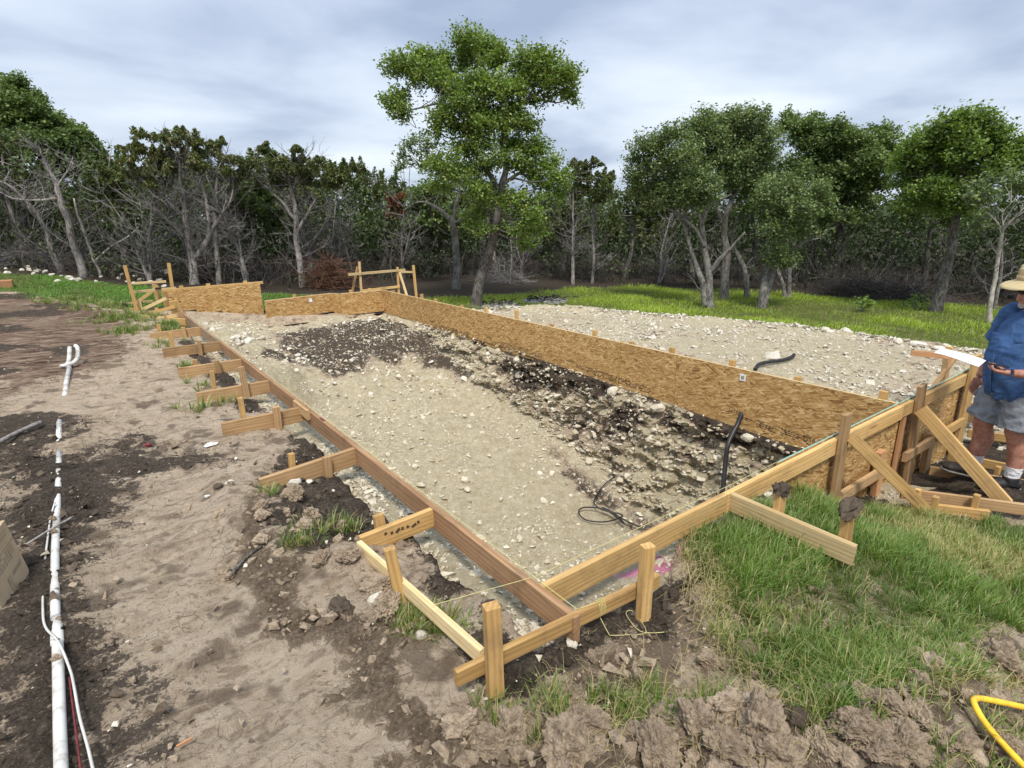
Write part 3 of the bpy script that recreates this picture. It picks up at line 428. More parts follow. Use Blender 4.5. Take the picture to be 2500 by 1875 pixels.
 'wood_oak': {'base':[21.73,9.63,-0.97],'stems':[[(21.73,9.63,-1.07,0.12),(21.72,9.64,-0.37,0.1),(21.78,9.51,0.23,0.08),(21.72,9.65,1.0,0.05),(21.52,10.09,2.22,0.03)],[(21.73,9.62,0.7,0.04),(21.61,9.9,2.21,0.03),(21.59,9.93,2.89,0.02)],[(21.52,10.09,2.22,0.035),(21.75,9.58,2.37,0.025),(21.97,9.08,2.46,0.012)]],'clumps':[(20.88,11.54,4.72,0.24),(20.87,11.57,4.44,0.36),(21.05,11.15,4.3,0.42),(21.19,10.84,4.54,0.24),(21.23,10.75,4.21,0.42),(21.12,11.0,3.79,0.48),(21.32,10.55,3.7,0.48),(21.5,10.14,4.27,0.29),(21.5,10.14,3.89,0.41),(21.64,9.82,3.92,0.35),(21.77,9.53,3.85,0.29),(21.69,9.71,3.43,0.47),(21.47,10.22,3.35,0.47),(21.22,10.78,3.15,0.48),(21.84,9.38,3.35,0.41),(21.62,9.87,2.83,0.47),(21.39,10.38,2.68,0.48),(21.81,9.44,2.75,0.47),(21.95,9.12,3.06,0.4),(21.74,9.61,2.2,0.42),(21.51,10.12,2.1,0.36),(21.97,9.08,2.41,0.41)]},
 'slim_oak': {'base':[22.88,10.91,-0.97],'stems':[[(22.88,10.91,-1.29,0.08),(22.83,11.02,-0.34,0.07),(22.8,11.07,0.44,0.05),(22.69,11.3,1.52,0.03)]],'clumps':[(23.44,9.73,4.24,0.3),(23.6,9.39,4.16,0.27),(23.56,9.48,3.77,0.43),(23.4,9.82,3.85,0.31),(23.73,9.13,3.58,0.36),(23.62,9.36,3.19,0.46),(23.78,9.02,3.12,0.36)]},
 'right_oak': {'base':[17.56,5.21,-0.92],'stems':[[(17.56,5.22,-0.93,0.15),(17.57,5.18,-0.37,0.135),(17.58,5.15,0.28,0.12),(17.58,5.14,0.87,0.11),(17.57,5.17,1.37,0.1),(17.56,5.2,1.86,0.08),(17.56,5.2,2.49,0.06),(17.55,5.25,2.96,0.03)],[(17.57,5.17,1.37,0.06),(17.64,4.93,1.77,0.05),(17.71,4.68,2.16,0.035),(17.78,4.47,2.53,0.015)],[(17.56,5.19,1.7,0.06),(17.46,5.53,2.11,0.045),(17.35,5.91,2.37,0.03),(17.23,6.3,2.47,0.015)]],'clumps':[(17.43,5.65,3.49,0.25),(17.51,5.39,3.62,0.27),(17.58,5.14,3.63,0.22),(17.63,4.97,3.54,0.2),(17.39,5.78,3.27,0.29),(17.49,5.45,3.25,0.37),(17.59,5.11,3.26,0.37),(17.68,4.81,3.27,0.26),(17.7,4.73,3.33,0.16),(17.31,6.04,3.26,0.23),(17.26,6.22,3.11,0.26),(17.34,5.95,2.89,0.38),(17.45,5.59,2.87,0.4),(17.56,5.2,2.84,0.33),(17.67,4.83,2.85,0.37),(17.75,4.56,3.02,0.28),(17.82,4.33,2.93,0.24),(17.8,4.38,2.67,0.32),(17.23,6.31,2.75,0.35),(17.37,5.85,2.45,0.39),(17.49,5.45,2.43,0.38),(17.61,5.03,2.41,0.29),(17.73,4.64,2.46,0.33),(17.27,6.17,2.3,0.35),(17.4,5.73,2.07,0.34),(17.52,5.32,2.02,0.34),(17.34,5.96,1.79,0.31),(17.56,5.21,1.7,0.3),(17.64,4.94,2.01,0.25),(17.47,5.5,1.66,0.21)]},
 'pale_sapling': {'base':[16.93,3.92,-0.93],'stems':[[(16.93,3.92,-0.95,0.055),(16.92,3.97,-0.36,0.05),(16.91,4.0,0.24,0.045),(16.91,4.02,0.7,0.04),(16.91,4.02,1.16,0.03),(16.94,3.9,1.42,0.02),(16.97,3.76,1.67,0.01)],[(16.91,4.02,1.16,0.02),(16.86,4.23,1.42,0.015),(16.81,4.44,1.61,0.008)],[(16.91,4.04,0.74,0.015),(16.94,3.91,0.89,0.008)],[(16.91,4.03,1.19,0.02),(16.89,4.1,1.53,0.012),(16.92,4.0,1.75,0.006)]],'clumps':[(16.79,4.53,2.14,0.23),(16.84,4.32,2.27,0.23),(16.9,4.08,2.23,0.23),(16.94,3.91,2.04,0.23),(16.83,4.37,1.91,0.23),(16.77,4.62,1.92,0.2),(16.81,4.45,1.31,0.14),(16.76,4.68,1.77,0.18)]},
 'second_sapling': {'base':[19.49,4.46,-0.98],'stems':[[(19.49,4.46,-1.11,0.05),(19.49,4.47,-0.61,0.045),(19.49,4.48,-0.2,0.04),(19.48,4.53,0.29,0.03),(19.45,4.65,0.9,0.02)]],'clumps':[(19.46,4.61,2.59,0.26),(19.47,4.56,2.83,0.22)]},
 'mid_juniper': {'base':[13.51,14.53,-0.66],'stems':[[(13.51,14.53,-0.73,0.06),(13.5,14.54,0.17,0.055),(13.49,14.54,0.85,0.045),(13.48,14.55,1.84,0.03),(13.49,14.55,2.91,0.015)]],'clumps':[(13.46,14.57,3.28,0.16),(13.55,14.49,3.07,0.25),(13.79,14.27,3.22,0.16),(13.71,14.34,3.01,0.28),(14.03,14.04,3.31,0.15),(14.07,14.0,3.05,0.25),(13.47,14.56,2.7,0.34),(13.8,14.26,2.59,0.34),(14.16,13.92,2.68,0.33),(13.39,14.64,2.97,0.2)]},
 'second_mid_juniper': {'base':[14.24,14.35,-0.69],'stems':[[(14.24,14.35,-0.74,0.055),(14.27,14.32,0.14,0.05),(14.23,14.36,1.0,0.04),(14.23,14.36,2.11,0.025)]],'clumps':[(14.46,14.14,2.86,0.26),(14.54,14.05,2.48,0.34),(14.23,14.36,2.33,0.34)]},
 'thin_trunk': {'base':[11.64,15.62,-0.58],'stems':[[(11.64,15.62,-0.64,0.045),(11.68,15.59,-0.01,0.04),(11.7,15.58,0.44,0.03),(11.68,15.59,0.89,0.02)]],'clumps':[]},
 'back_oak': {'base':[13.2,20.15,-0.52],'stems':[[(13.2,20.15,-0.73,0.12),(13.26,20.11,0.58,0.1),(13.44,19.99,1.59,0.08)],[(12.99,20.29,-0.73,0.07),(12.8,20.41,0.04,0.06),(12.59,20.55,0.67,0.04)]],'clumps':[(15.89,18.39,2.22,0.42),(16.13,18.23,1.75,0.42),(15.66,18.54,1.89,0.42),(15.54,18.62,1.22,0.35),(12.42,20.66,2.27,0.41)]},
}
# ------------------------------------------------------------------ materials
def mat_ground():
    m = NT('ground_soil'); p = m.pos()
    z = m.n('VertexColor', layer_name='zone'); sep = m.n('SeparateColor'); m.l(z.outputs['Color'], sep.inputs[0])
    R, G, B, A = sep.outputs[0], sep.outputs[1], sep.outputs[2], z.outputs['Alpha']
    z2 = m.n('VertexColor', layer_name='zone2'); sep2 = m.n('SeparateColor'); m.l(z2.outputs['Color'], sep2.inputs[0])
    RED, DUFF, PINK = sep2.outputs[0], sep2.outputs[1], sep2.outputs[2]
    nb = m.noise(p, 1.7, 6, .6); nm = m.noise(p, 9, 6, .65); nf = m.noise(p, 60, 5, .7); nx = m.noise(p, 240, 3, .7)
    streak = m.noise(m.mapping(p, (1.6, 7, 4), (0, 0, .35)), 1.6, 5, .6, .4)
    jit = m.math('ADD', m.math('MULTIPLY', nm, .62), m.math('MULTIPLY', nf, .38))
    def zone(v, w=1.25):
        amp = m.math('MULTIPLY_ADD', m.math('MULTIPLY', v, m.math('SUBTRACT', 1.0, v)), 4.0 * 2.6 * w, .45)
        t = m.math('ADD', v, m.math('MULTIPLY', m.math('SUBTRACT', jit, .5), amp))
        return m.range(t, .36, .64)
    tan = m.ramp(m.math('ADD', m.math('MULTIPLY', nm, .5), m.math('MULTIPLY', streak, .5)), [(.32, (.275, .19, .122)), (.42, (.50, .38, .262)), (.52, (.66, .52, .378)), (.68, (.76, .625, .47))])
    tan = m.mix(m.range(nf, .35, .7, .0, .45), tan, (.60, .51, .40))
    tan = m.mix(m.range(nx, .54, .70, 0, .7), tan, (.13, .096, .068))
    tan = m.mix(m.range(m.noise(p, 26, 4, .75), .52, .66, 0, .55), tan, (.17, .125, .088))
    spot = m.noise(m.mapping(p, (4.2, 10.5, 6), (0, 0, .45)), 1.0, 4, .6, .5)
    tan = m.mix(m.range(spot, .56, .66, 0, .55), tan, (.25, .185, .128))
    spot2 = m.noise(m.mapping(p, (13, 30, 20), (0, 0, .4)), 1.0, 4, .65, .3)
    tan = m.mix(m.range(spot2, .585, .68, 0, .55), tan, (.19, .137, .094))
    crack = m.voro(m.vmath('ADD', p, m.vmath('MULTIPLY', m.n('TexNoise').outputs['Color'], (.1, .1, .1))), 11, 'DISTANCE_TO_EDGE')
    tan = m.mix(m.math('MULTIPLY', m.range(crack, .0, .03, 1, 0), m.range(nb, .45, .6, 0, .75)), tan, (.10, .075, .055))
    tan = m.mix(m.math('MULTIPLY', m.range(m.noise(p, 4.2, 3, .5), .56, .66), .75), tan, (.17, .125, .088))
    dark = m.ramp(m.math('ADD', m.math('MULTIPLY', nf, .6), m.math('MULTIPLY', nm, .4)), [(.3, (.022, .017, .012)), (.45, (.058, .045, .033)), (.56, (.13, .102, .078)), (.68, (.27, .215, .165))])
    brown = m.ramp(m.math('ADD', m.math('MULTIPLY', nf, .6), m.math('MULTIPLY', nm, .4)), [(.3, (.055, .038, .025)), (.48, (.18, .132, .088)), (.62, (.37, .285, .20))])
    grav = m.ramp(m.math('ADD', m.math('MULTIPLY', nm, .55), m.math('MULTIPLY', nf, .45)), [(.3, (.28, .215, .12)), (.45, (.52, .43, .265)), (.62, (.68, .59, .41))])
    stone = m.voro(p, 26, 'F1', 'Color'); sd = m.voro(p, 26, 'DISTANCE_TO_EDGE')
    grav = m.mix(m.math('MULTIPLY', m.range(sd, .03, .12), .5), grav, m.mix(stone, (.42, .36, .24), (.78, .73, .60)))
    green = m.ramp(nm, [(.3, (.06, .085, .018)), (.5, (.12, .15, .035)), (.62, (.24, .20, .10))])
    duff = m.ramp(nf, [(.3, (.018, .014, .010)), (.5, (.055, .043, .032)), (.66, (.15, .12, .09))])
    red = m.ramp(streak, [(.35, (.07, .045, .033)), (.5, (.25, .165, .115)), (.68, (.47, .37, .27))])
    c = m.mix(zone(RED), tan, red)
    c = m.mix(zone(A), c, brown)
    c = m.mix(zone(R), c, dark)
    c = m.mix(zone(DUFF, .5), c, duff)
    c = m.mix(zone(B, .6), c, green)
    c = m.mix(zone(G, .6), c, grav)
    c = m.mix(m.math('MULTIPLY', m.range(m.math('ADD', PINK, m.math('MULTIPLY', m.math('SUBTRACT', nf, .5), .8)), .35, .6), .85), c, (.85, .30, .50))
    h = m.math('ADD', m.math('MULTIPLY', nm, .6), m.math('ADD', m.math('MULTIPLY', nf, .45), m.math('MULTIPLY', nx, .16)))
    return m.principled(c, .95, m.bump(h, 1.0, .06), .15)

def mat_rock(name, lo, hi, dirt=(.30, .23, .14), k=.5, sc=14):
    m = NT(name); p = m.pos(); r = m.objrand()
    va = m.n('VertexColor', layer_name='col'); sv = m.n('SeparateColor'); m.l(va.outputs[0], sv.inputs[0])
    n = m.noise(p, sc, 6, .65); n2 = m.noise(p, sc * 5, 4, .7)
    c = m.mix(sv.outputs[0], lo, hi)
    c = m.mix(m.math('MULTIPLY', m.range(n, .42, .66), k), c, dirt)
    c = m.mix(m.math('MULTIPLY', m.range(n2, .5, .7), .35), c, (.09, .07, .05))
    return m.principled(c, .93, m.bump(m.math('ADD', n, m.math('MULTIPLY', n2, .7)), .9, .02), .15)

def mat_wood(name, a, b, c, worn=.35, dirt=(.16, .11, .07)):
    """pine: growth rings run along the object's X axis"""
    m = NT(name); o = m.objco(); r = m.objrand()
    off = m.n('CombineXYZ'); m.l(m.math('MULTIPLY', r, 37), off.inputs[0]); m.l(m.math('MULTIPLY', r, 3.1), off.inputs[1]); m.l(m.math('MULTIPLY', r, 5.3), off.inputs[2])
    q = m.vmath('ADD', o, off.outputs[0])
    s = m.mapping(q, (.9, 9, 9))
    warp = m.noise(m.mapping(q, (1.1, 5, 5)), 1.0, 3, .5)
    w = m.n('TexWave', wave_type='RINGS', rings_direction='X'); w.inputs['Scale'].default_value = 1.5; w.inputs['Distortion'].default_value = 9.0; w.inputs['Detail'].default_value = 4; w.inputs['Detail Scale'].default_value = .6
    m.l(s, w.inputs['Vector'])
    g = m.noise(m.mapping(q, (2.5, 60, 60)), 1.0, 5, .65)
    t = m.math('ADD', m.math('MULTIPLY', w.outputs['Fac'], .15), m.math('ADD', m.math('MULTIPLY', g, .42), m.math('MULTIPLY', warp, .43)))
    col = m.ramp(t, [(.28, c), (.5, a), (.72, b)])
    kn = m.voro(m.mapping(q, (1.3, 8, 8)), 1.0, 'F1', 'Distance', .9)
    col = m.mix(m.range(kn, .03, .16, .85, 0), col, (.17, .085, .04))
    d = m.noise(m.pos(), 5, 5, .7)
    col = m.mix(m.math('MULTIPLY', m.range(d, .48, .72), worn), col, dirt)
    d2 = m.noise(m.mapping(q, (4, 25, 25)), 1.0, 4, .7)
    col = m.mix(m.math('MULTIPLY', m.range(d2, .56, .72), worn * .9), col, (.07, .05, .035))
    val = m.n('HueSaturation'); m.l(col, val.inputs['Color']); m.l(m.math('ADD', .82, m.math('MULTIPLY', r, .36)), val.inputs['Value'])
    return m.principled(val.outputs[0], .8, m.bump(m.math('ADD', g, m.math('MULTIPLY', w.outputs['Fac'], .15)), .5, .004), .25)

def mat_osb(name, warm=1.0):
    m = NT(name); o = m.objco(); r = m.objrand()
    off = m.n('CombineXYZ'); m.l(m.math('MULTIPLY', r, 19), off.inputs[0]); m.l(m.math('MULTIPLY', r, 7), off.inputs[2])
    q = m.vmath('ADD', o, off.outputs[0])
    wv = m.n('TexNoise'); wv.inputs['Scale'].default_value = 3.0; m.l(q, wv.inputs['Vector'])
    q = m.vmath('ADD', q, m.vmath('MULTIPLY', wv.outputs['Color'], (.05, .05, .05)))
    stops = [(0, (.19, .09, .028)), (.14, (.34, .185, .062)), (.5, (.48, .285, .105)), (.8, (.58, .375, .155)), (1, (.72, .51, .255))]
    col = None; hs = None
    for k, (ang, sx, sz) in enumerate([(.15, 13, 46), (1.0, 12, 55), (-.75, 11, 50), (.45, 9, 62), (-.25, 14, 70)]):
        v = m.mapping(q, (sx, 1, sz), (0, 0, 0)) if False else m.mapping(m.mapping(q, (1, 1, 1), (0, ang, 0)), (sx, 3, sz))
        nd = m.n('TexVoronoi', feature='F1'); nd.inputs['Scale'].default_value = 1.0; m.l(v, nd.inputs['Vector'])
        sp = m.n('SeparateColor'); m.l(nd.outputs['Color'], sp.inputs[0])
        cc = m.ramp(sp.outputs[0], stops)
        if col is None: col, hs = cc, sp.outputs[1]
        else:
            f = m.math('GREATER_THAN', sp.outputs[2], .52)
            col = m.mix(f, col, cc)
            hh = m.n('Mix', data_type='FLOAT'); m.l(f, hh.inputs[0]); m.l(hs, hh.inputs[2]); m.l(sp.outputs[1], hh.inputs[3]); hs = hh.outputs[0]
    fine = m.noise(m.mapping(q, (14, 20, 150), (0, .3, 0)), 1.0, 3, .6)
    col = m.mix(m.range(fine, .4, .7, 0, .3), col, (.22, .115, .04))
    big = m.noise(m.pos(), 1.3, 4, .6)
    col = m.mix(m.range(big, .45, .7, 0, .25), col, (.30, .17, .065))
    if warm != 1.0: col = m.mix(1.0, col, (warm, warm * .96, warm * .9), 'MULTIPLY')
    return m.principled(col, .72, m.bump(m.math('ADD', hs, m.math('MULTIPLY', fine, .4)), .45, .003), .3)

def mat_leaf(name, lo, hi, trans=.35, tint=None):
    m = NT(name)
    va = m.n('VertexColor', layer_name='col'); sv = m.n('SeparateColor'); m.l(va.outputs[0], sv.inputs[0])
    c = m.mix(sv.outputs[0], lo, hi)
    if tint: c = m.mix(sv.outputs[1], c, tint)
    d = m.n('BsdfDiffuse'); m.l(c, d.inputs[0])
    t = m.n('BsdfTranslucent'); m.l(m.mix(1.0, c, (1.25, 1.2, .7), 'MULTIPLY'), t.inputs[0])
    g = m.n('BsdfGlossy'); g.inputs['Roughness'].default_value = .5; g.inputs[0].default_value = (.8, .85, .8, 1)
    s = m.n('MixShader'); s.inputs[0].default_value = trans; m.l(d.outputs[0], s.inputs[1]); m.l(t.outputs[0], s.inputs[2])
    s2 = m.n('MixShader'); s2.inputs[0].default_value = .04; m.l(s.outputs[0], s2.inputs[1]); m.l(g.outputs[0], s2.inputs[2])
    m.l(s2.outputs[0], m.out.inputs['Surface'])
    return m.mat

def mat_bark(name, lo, hi, sc=9):
    m = NT(name); p = m.pos()
    n = m.noise(m.mapping(p, (1, 1, .3)), sc * 3, 6, .7); n2 = m.noise(p, 3, 4, .6)
    c = m.mix(m.range(n, .35, .66), lo, hi)
    c = m.mix(m.range(n2, .5, .7, 0, .45), c, tuple(min(1, x * 1.35 + .02) for x in hi))
    return m.principled(c, .95, m.bump(n, .8, .02), .1)

def mat_plain(name, col, rough=.6, var=.12, sc=20, spec=.4, bump=.0, dirt=None, dk=.5):
    m = NT(name); p = m.objco()
    n = m.noise(p, sc, 5, .6)
    c = m.mix(m.range(n, .35, .68), tuple(x * (1 - var) for x in col), tuple(min(1, x * (1 + var)) for x in col))
    if dirt:
        d = m.noise(m.pos(), 7, 5, .7)
        c = m.mix(m.math('MULTIPLY', m.range(d, .45, .68), dk), c, dirt)
    return m.principled(c, rough, m.bump(n, bump, .01) if bump else None, spec)

def mat_cloth(name, col, sc=220, var=.18, fold=8):
    m = NT(name); o = m.objco()
    w = m.noise(o, sc, 2, .6); f = m.noise(o, fold, 4, .55, .6)
    c = m.mix(m.range(f, .3, .7), tuple(x * (1 - var) for x in col), tuple(min(1, x * (1 + var)) for x in col))
    c = m.mix(m.range(w, .4, .65, 0, .15), c, tuple(x * .6 for x in col))
    return m.principled(c, .9, m.bump(m.math('ADD', f, m.math('MULTIPLY', w, .08)), .8, .03), .15)

M = {}
M['ground'] = mat_ground()
M['lime'] = mat_rock('limestone', (.46, .385, .26), (.82, .77, .645), (.42, .335, .205), .45)
M['lime_white'] = mat_rock('pale_limestone', (.50, .445, .345), (.78, .735, .64), (.40, .33, .235), .45)
M['clod'] = mat_rock('dry_clod', (.30, .225, .155), (.60, .475, .345), (.13, .095, .065), .6, 30)
M['dark_clod'] = mat_rock('dark_clod', (.045, .034, .025), (.20, .155, .115), (.05, .038, .028), .5, 18)
M['old_wood'] = mat_wood('weathered_form_lumber', (.31, .178, .092), (.42, .262, .145), (.19, .105, .055), .5)
M['grey_wood'] = mat_wood('greyed_form_lumber', (.29, .20, .122), (.40, .295, .195), (.18, .125, .082), .45)
M['tie_wood'] = mat_wood('brown_lumber', (.41, .257, .125), (.53, .355, .19), (.27, .155, .07), .4)
M['new_wood'] = mat_wood('fresh_pine_lumber', (.56, .355, .140), (.69, .485, .225), (.38, .215, .075), .32)
M['pale_wood'] = mat_wood('pale_pine_lumber', (.62, .46, .235), (.74, .595, .36), (.44, .295, .135), .2)
M['stake_wood'] = mat_wood('stake_pine', (.50, .305, .115), (.61, .405, .17), (.34, .195, .07), .36)
M['red_wood'] = mat_wood('reddish_pine_lumber', (.48, .25, .12), (.58, .34, .18), (.30, .14, .07), .3)
M['osb'] = mat_osb('strand_board')
M['osb_edge'] = mat_plain('sealed_green_board_edge', (.22, .42, .36), .7, .2, 40)
M['osb_raw'] = mat_plain('raw_board_edge', (.66, .56, .36), .8, .25, 60, dirt=(.32, .42, .30), dk=.5)
M['ink'] = mat_plain('printed_ink', (.075, .045, .025), .8, .3, 90)
M['white_paper'] = mat_plain('white_paper', (.80, .81, .84), .7, .04, 8)
M['pvc'] = mat_plain('white_pvc', (.68, .67, .63), .42, .06, 5, .5, dirt=(.20, .15, .11), dk=.7)
M['cable'] = mat_plain('white_cable', (.58, .56, .52), .5, .1, 10)
M['black'] = mat_plain('black_rubber', (.018, .018, .020), .45, .2, 20, .5)
M['yellow_hose'] = mat_plain('yellow_hose', (.85, .52, .03), .4, .12, 30, .5, dirt=(.35, .22, .05), dk=.35)
M['string'] = mat_plain('yellow_string', (.62, .56, .24), .8, .1, 50)
M['cord'] = mat_plain('tan_cord', (.48, .33, .09), .8, .2, 50)
M['red'] = mat_plain('red_plastic', (.17, .025, .03), .5, .2, 20)
M['cardboard'] = mat_plain('cardboard', (.44, .335, .215), .85, .07, 9, .2, dirt=(.44, .35, .24), dk=.4)
M['carton_print'] = mat_plain('grey_carton_print', (.34, .27, .185), .85, .12, 60, .2)
M['oak_leaf'] = mat_leaf('oak_leaf', (.055, .10, .016), (.24, .37, .07), .42, (.40, .44, .12))
M['dark_leaf'] = mat_leaf('dark_oak_leaf', (.048, .085, .022), (.19, .275, .08), .36, (.30, .35, .12))
M['grey_leaf'] = mat_leaf('grey_oak_leaf', (.055, .092, .030), (.225, .31, .11), .36, (.36, .41, .16))
M['cedar_leaf'] = mat_leaf('juniper_leaf', (.032, .050, .014), (.14, .18, .046), .22, (.25, .20, .08))
M['russet_leaf'] = mat_leaf('dead_juniper_leaf', (.10, .04, .018), (.26, .11, .05), .15)
M['wood_leaf'] = mat_leaf('woodland_leaf', (.022, .040, .012), (.10, .145, .042), .2)
M['grass'] = mat_leaf('grass_blade', (.055, .125, .014), (.19, .33, .045), .36, (.50, .42, .20))
M['meadow'] = mat_leaf('meadow_blade', (.17, .27, .016), (.40, .54, .058), .38, (.5, .46, .16))
M['lawn'] = mat_leaf('lawn_blade', (.06, .17, .02), (.17, .36, .05), .33, (.36, .32, .16))
M['bark'] = mat_bark('oak_bark', (.042, .038, .034), (.19, .175, .155))
M['grey_bark'] = mat_bark('grey_oak_bark', (.075, .07, .063), (.255, .24, .215))
M['juniper_bark'] = mat_bark('juniper_bark', (.13, .115, .105), (.40, .365, .34))
M['pale_bark'] = mat_bark('pale_bark', (.22, .20, .17), (.50, .46, .40))
M['twig'] = mat_bark('dead_twig', (.11, .102, .098), (.29, .272, .26))
M['dark_twig'] = mat_bark('shaded_dark_twig', (.04, .035, .032), (.12, .107, .098))  # dead twig colour darkened, shade inside the wood is put into it
M['ash'] = mat_plain('grey_ash', (.22, .21, .2), .95, .6, 9, .1, .6)
M['char'] = mat_plain('charred_wood', (.03, .027, .025), .95, .4, 9, .1, .6)
# ------------------------------------------------------------------ the site: ground sheet, pit, pad
def poly_sd(x, y, poly):
    """signed distance to a polygon, negative inside"""
    P = np.asarray([p[:2] for p in poly], float); Q = np.roll(P, -1, 0)
    x = np.asarray(x, float); y = np.asarray(y, float)
    d = np.full(x.shape, 1e9); ins = np.zeros(x.shape, bool)
    for (ax, ay), (bx, by) in zip(P, Q):
        ex, ey = bx - ax, by - ay
        t = np.clip(((x - ax) * ex + (y - ay) * ey) / (ex * ex + ey * ey + 1e-12), 0, 1)
        d = np.minimum(d, np.hypot(x - ax - t * ex, y - ay - t * ey))
        c = ((ay > y) != (by > y))
        ins ^= c & (x < ex * (y - ay) / (ey if abs(ey) > 1e-9 else 1e-9) + ax)
    return np.where(ins, -d, d)
def soft(x, y, poly, w):
    return sstep(w, -w, poly_sd(x, y, poly)) if False else 1 - sstep(-w, w, poly_sd(x, y, poly))

GRASS_NEAR = [(2.5, 1.78), (2.8, 1.84), (3.6, 1.80), (4.4, 1.72), (4.85, 1.5), (5.0, 1.16), (5.3, .8), (5.6, .2), (4.4, .1), (3.33, .37), (2.98, .42), (2.3, .34), (2.1, .40), (1.82, .52), (1.78, .73), (1.88, .95), (2.1, 1.25), (2.3, 1.55)]
PAD = [(5.98, 12.4), (7.0, 12.3), (8.3, 11.2), (8.9, 10.5), (9.6, 9.2), (10.2, 7.8), (10.9, 5.8), (11.4, 4.7), (12.1, 3.7), (12.7, 2.9), (13.2, 1.0), (13, -1.5), (9.5, -2.2), (8.2, .6), (7.9, 1.95), (5.98, 1.95)]
MEADOW = [(6.6, 13.2), (8.2, 11.6), (9.6, 9.4), (10.2, 7.9), (10.9, 5.9), (11.4, 4.8), (12.1, 3.8), (12.7, 3.0), (13.2, 1.0), (13.2, -3), (20, -5), (21.5, 2), (20.2, 5.6), (19.6, 7.8), (18.9, 8.8), (16.8, 11.4), (15.0, 13.2), (12.6, 13.6), (10.4, 13.7), (8.6, 14.1), (7.2, 14.2)]
LAWN = [(-4.5, 21.8), (-1.8, 21.3), (-.57, 20.0), (1.2, 17.6), (2.2, 16.4), (4.45, 16.1), (5.6, 15.5), (5.3, 13.6), (1.3, 13.2), (.75, 13.4), (0, 14.6), (-1.0, 16.9), (-2.6, 17.6), (-5, 18)]
FOREST_EDGE = [(-9, 24.5), (-4, 22.8), (-1.6, 21.9), (.2, 19.2), (2.2, 17.6), (4.4, 16.8), (6.5, 16.6), (8.8, 17.3), (11.9, 16.6), (15.2, 13.4), (17.6, 11.4), (19.3, 9.2), (20.3, 7.6), (20.9, 5.6), (21.3, 2.5), (21, -2), (20, -7)]
WOOD_AREA = FOREST_EDGE + [(60, -20), (60, 70), (-40, 70), (-30, 26)]

def axis(parts):
    out = [parts[0][0]]
    for a, b, h in parts:
        n = max(1, int(round((b - a) / h)))
        out += list(a + (b - a) * (np.arange(n) + 1) / n)
    return np.array(out)
def grow(a, b, h, k=1.22):
    o, s = [], h
    x = a
    while x < b:
        x += s; s *= k; o.append(x)
    return o
gx = np.array(sorted([-v for v in grow(1.3, 320, .06)]) + list(axis([(-1.3, 3.5, .029), (3.5, 6.6, .055), (6.6, 13.2, .10), (13.2, 22, .2)])) + grow(22, 330, .3))
gy = np.array(sorted([-v for v in grow(.15, 300, .06)]) + list(axis([(-.15, 4.6, .029), (4.6, 9, .05), (9, 14, .10), (14, 24, .2)])) + grow(24, 330, .3))
X, Y = np.meshgrid(gx, gy); xs, ys = X.ravel(), Y.ravel()

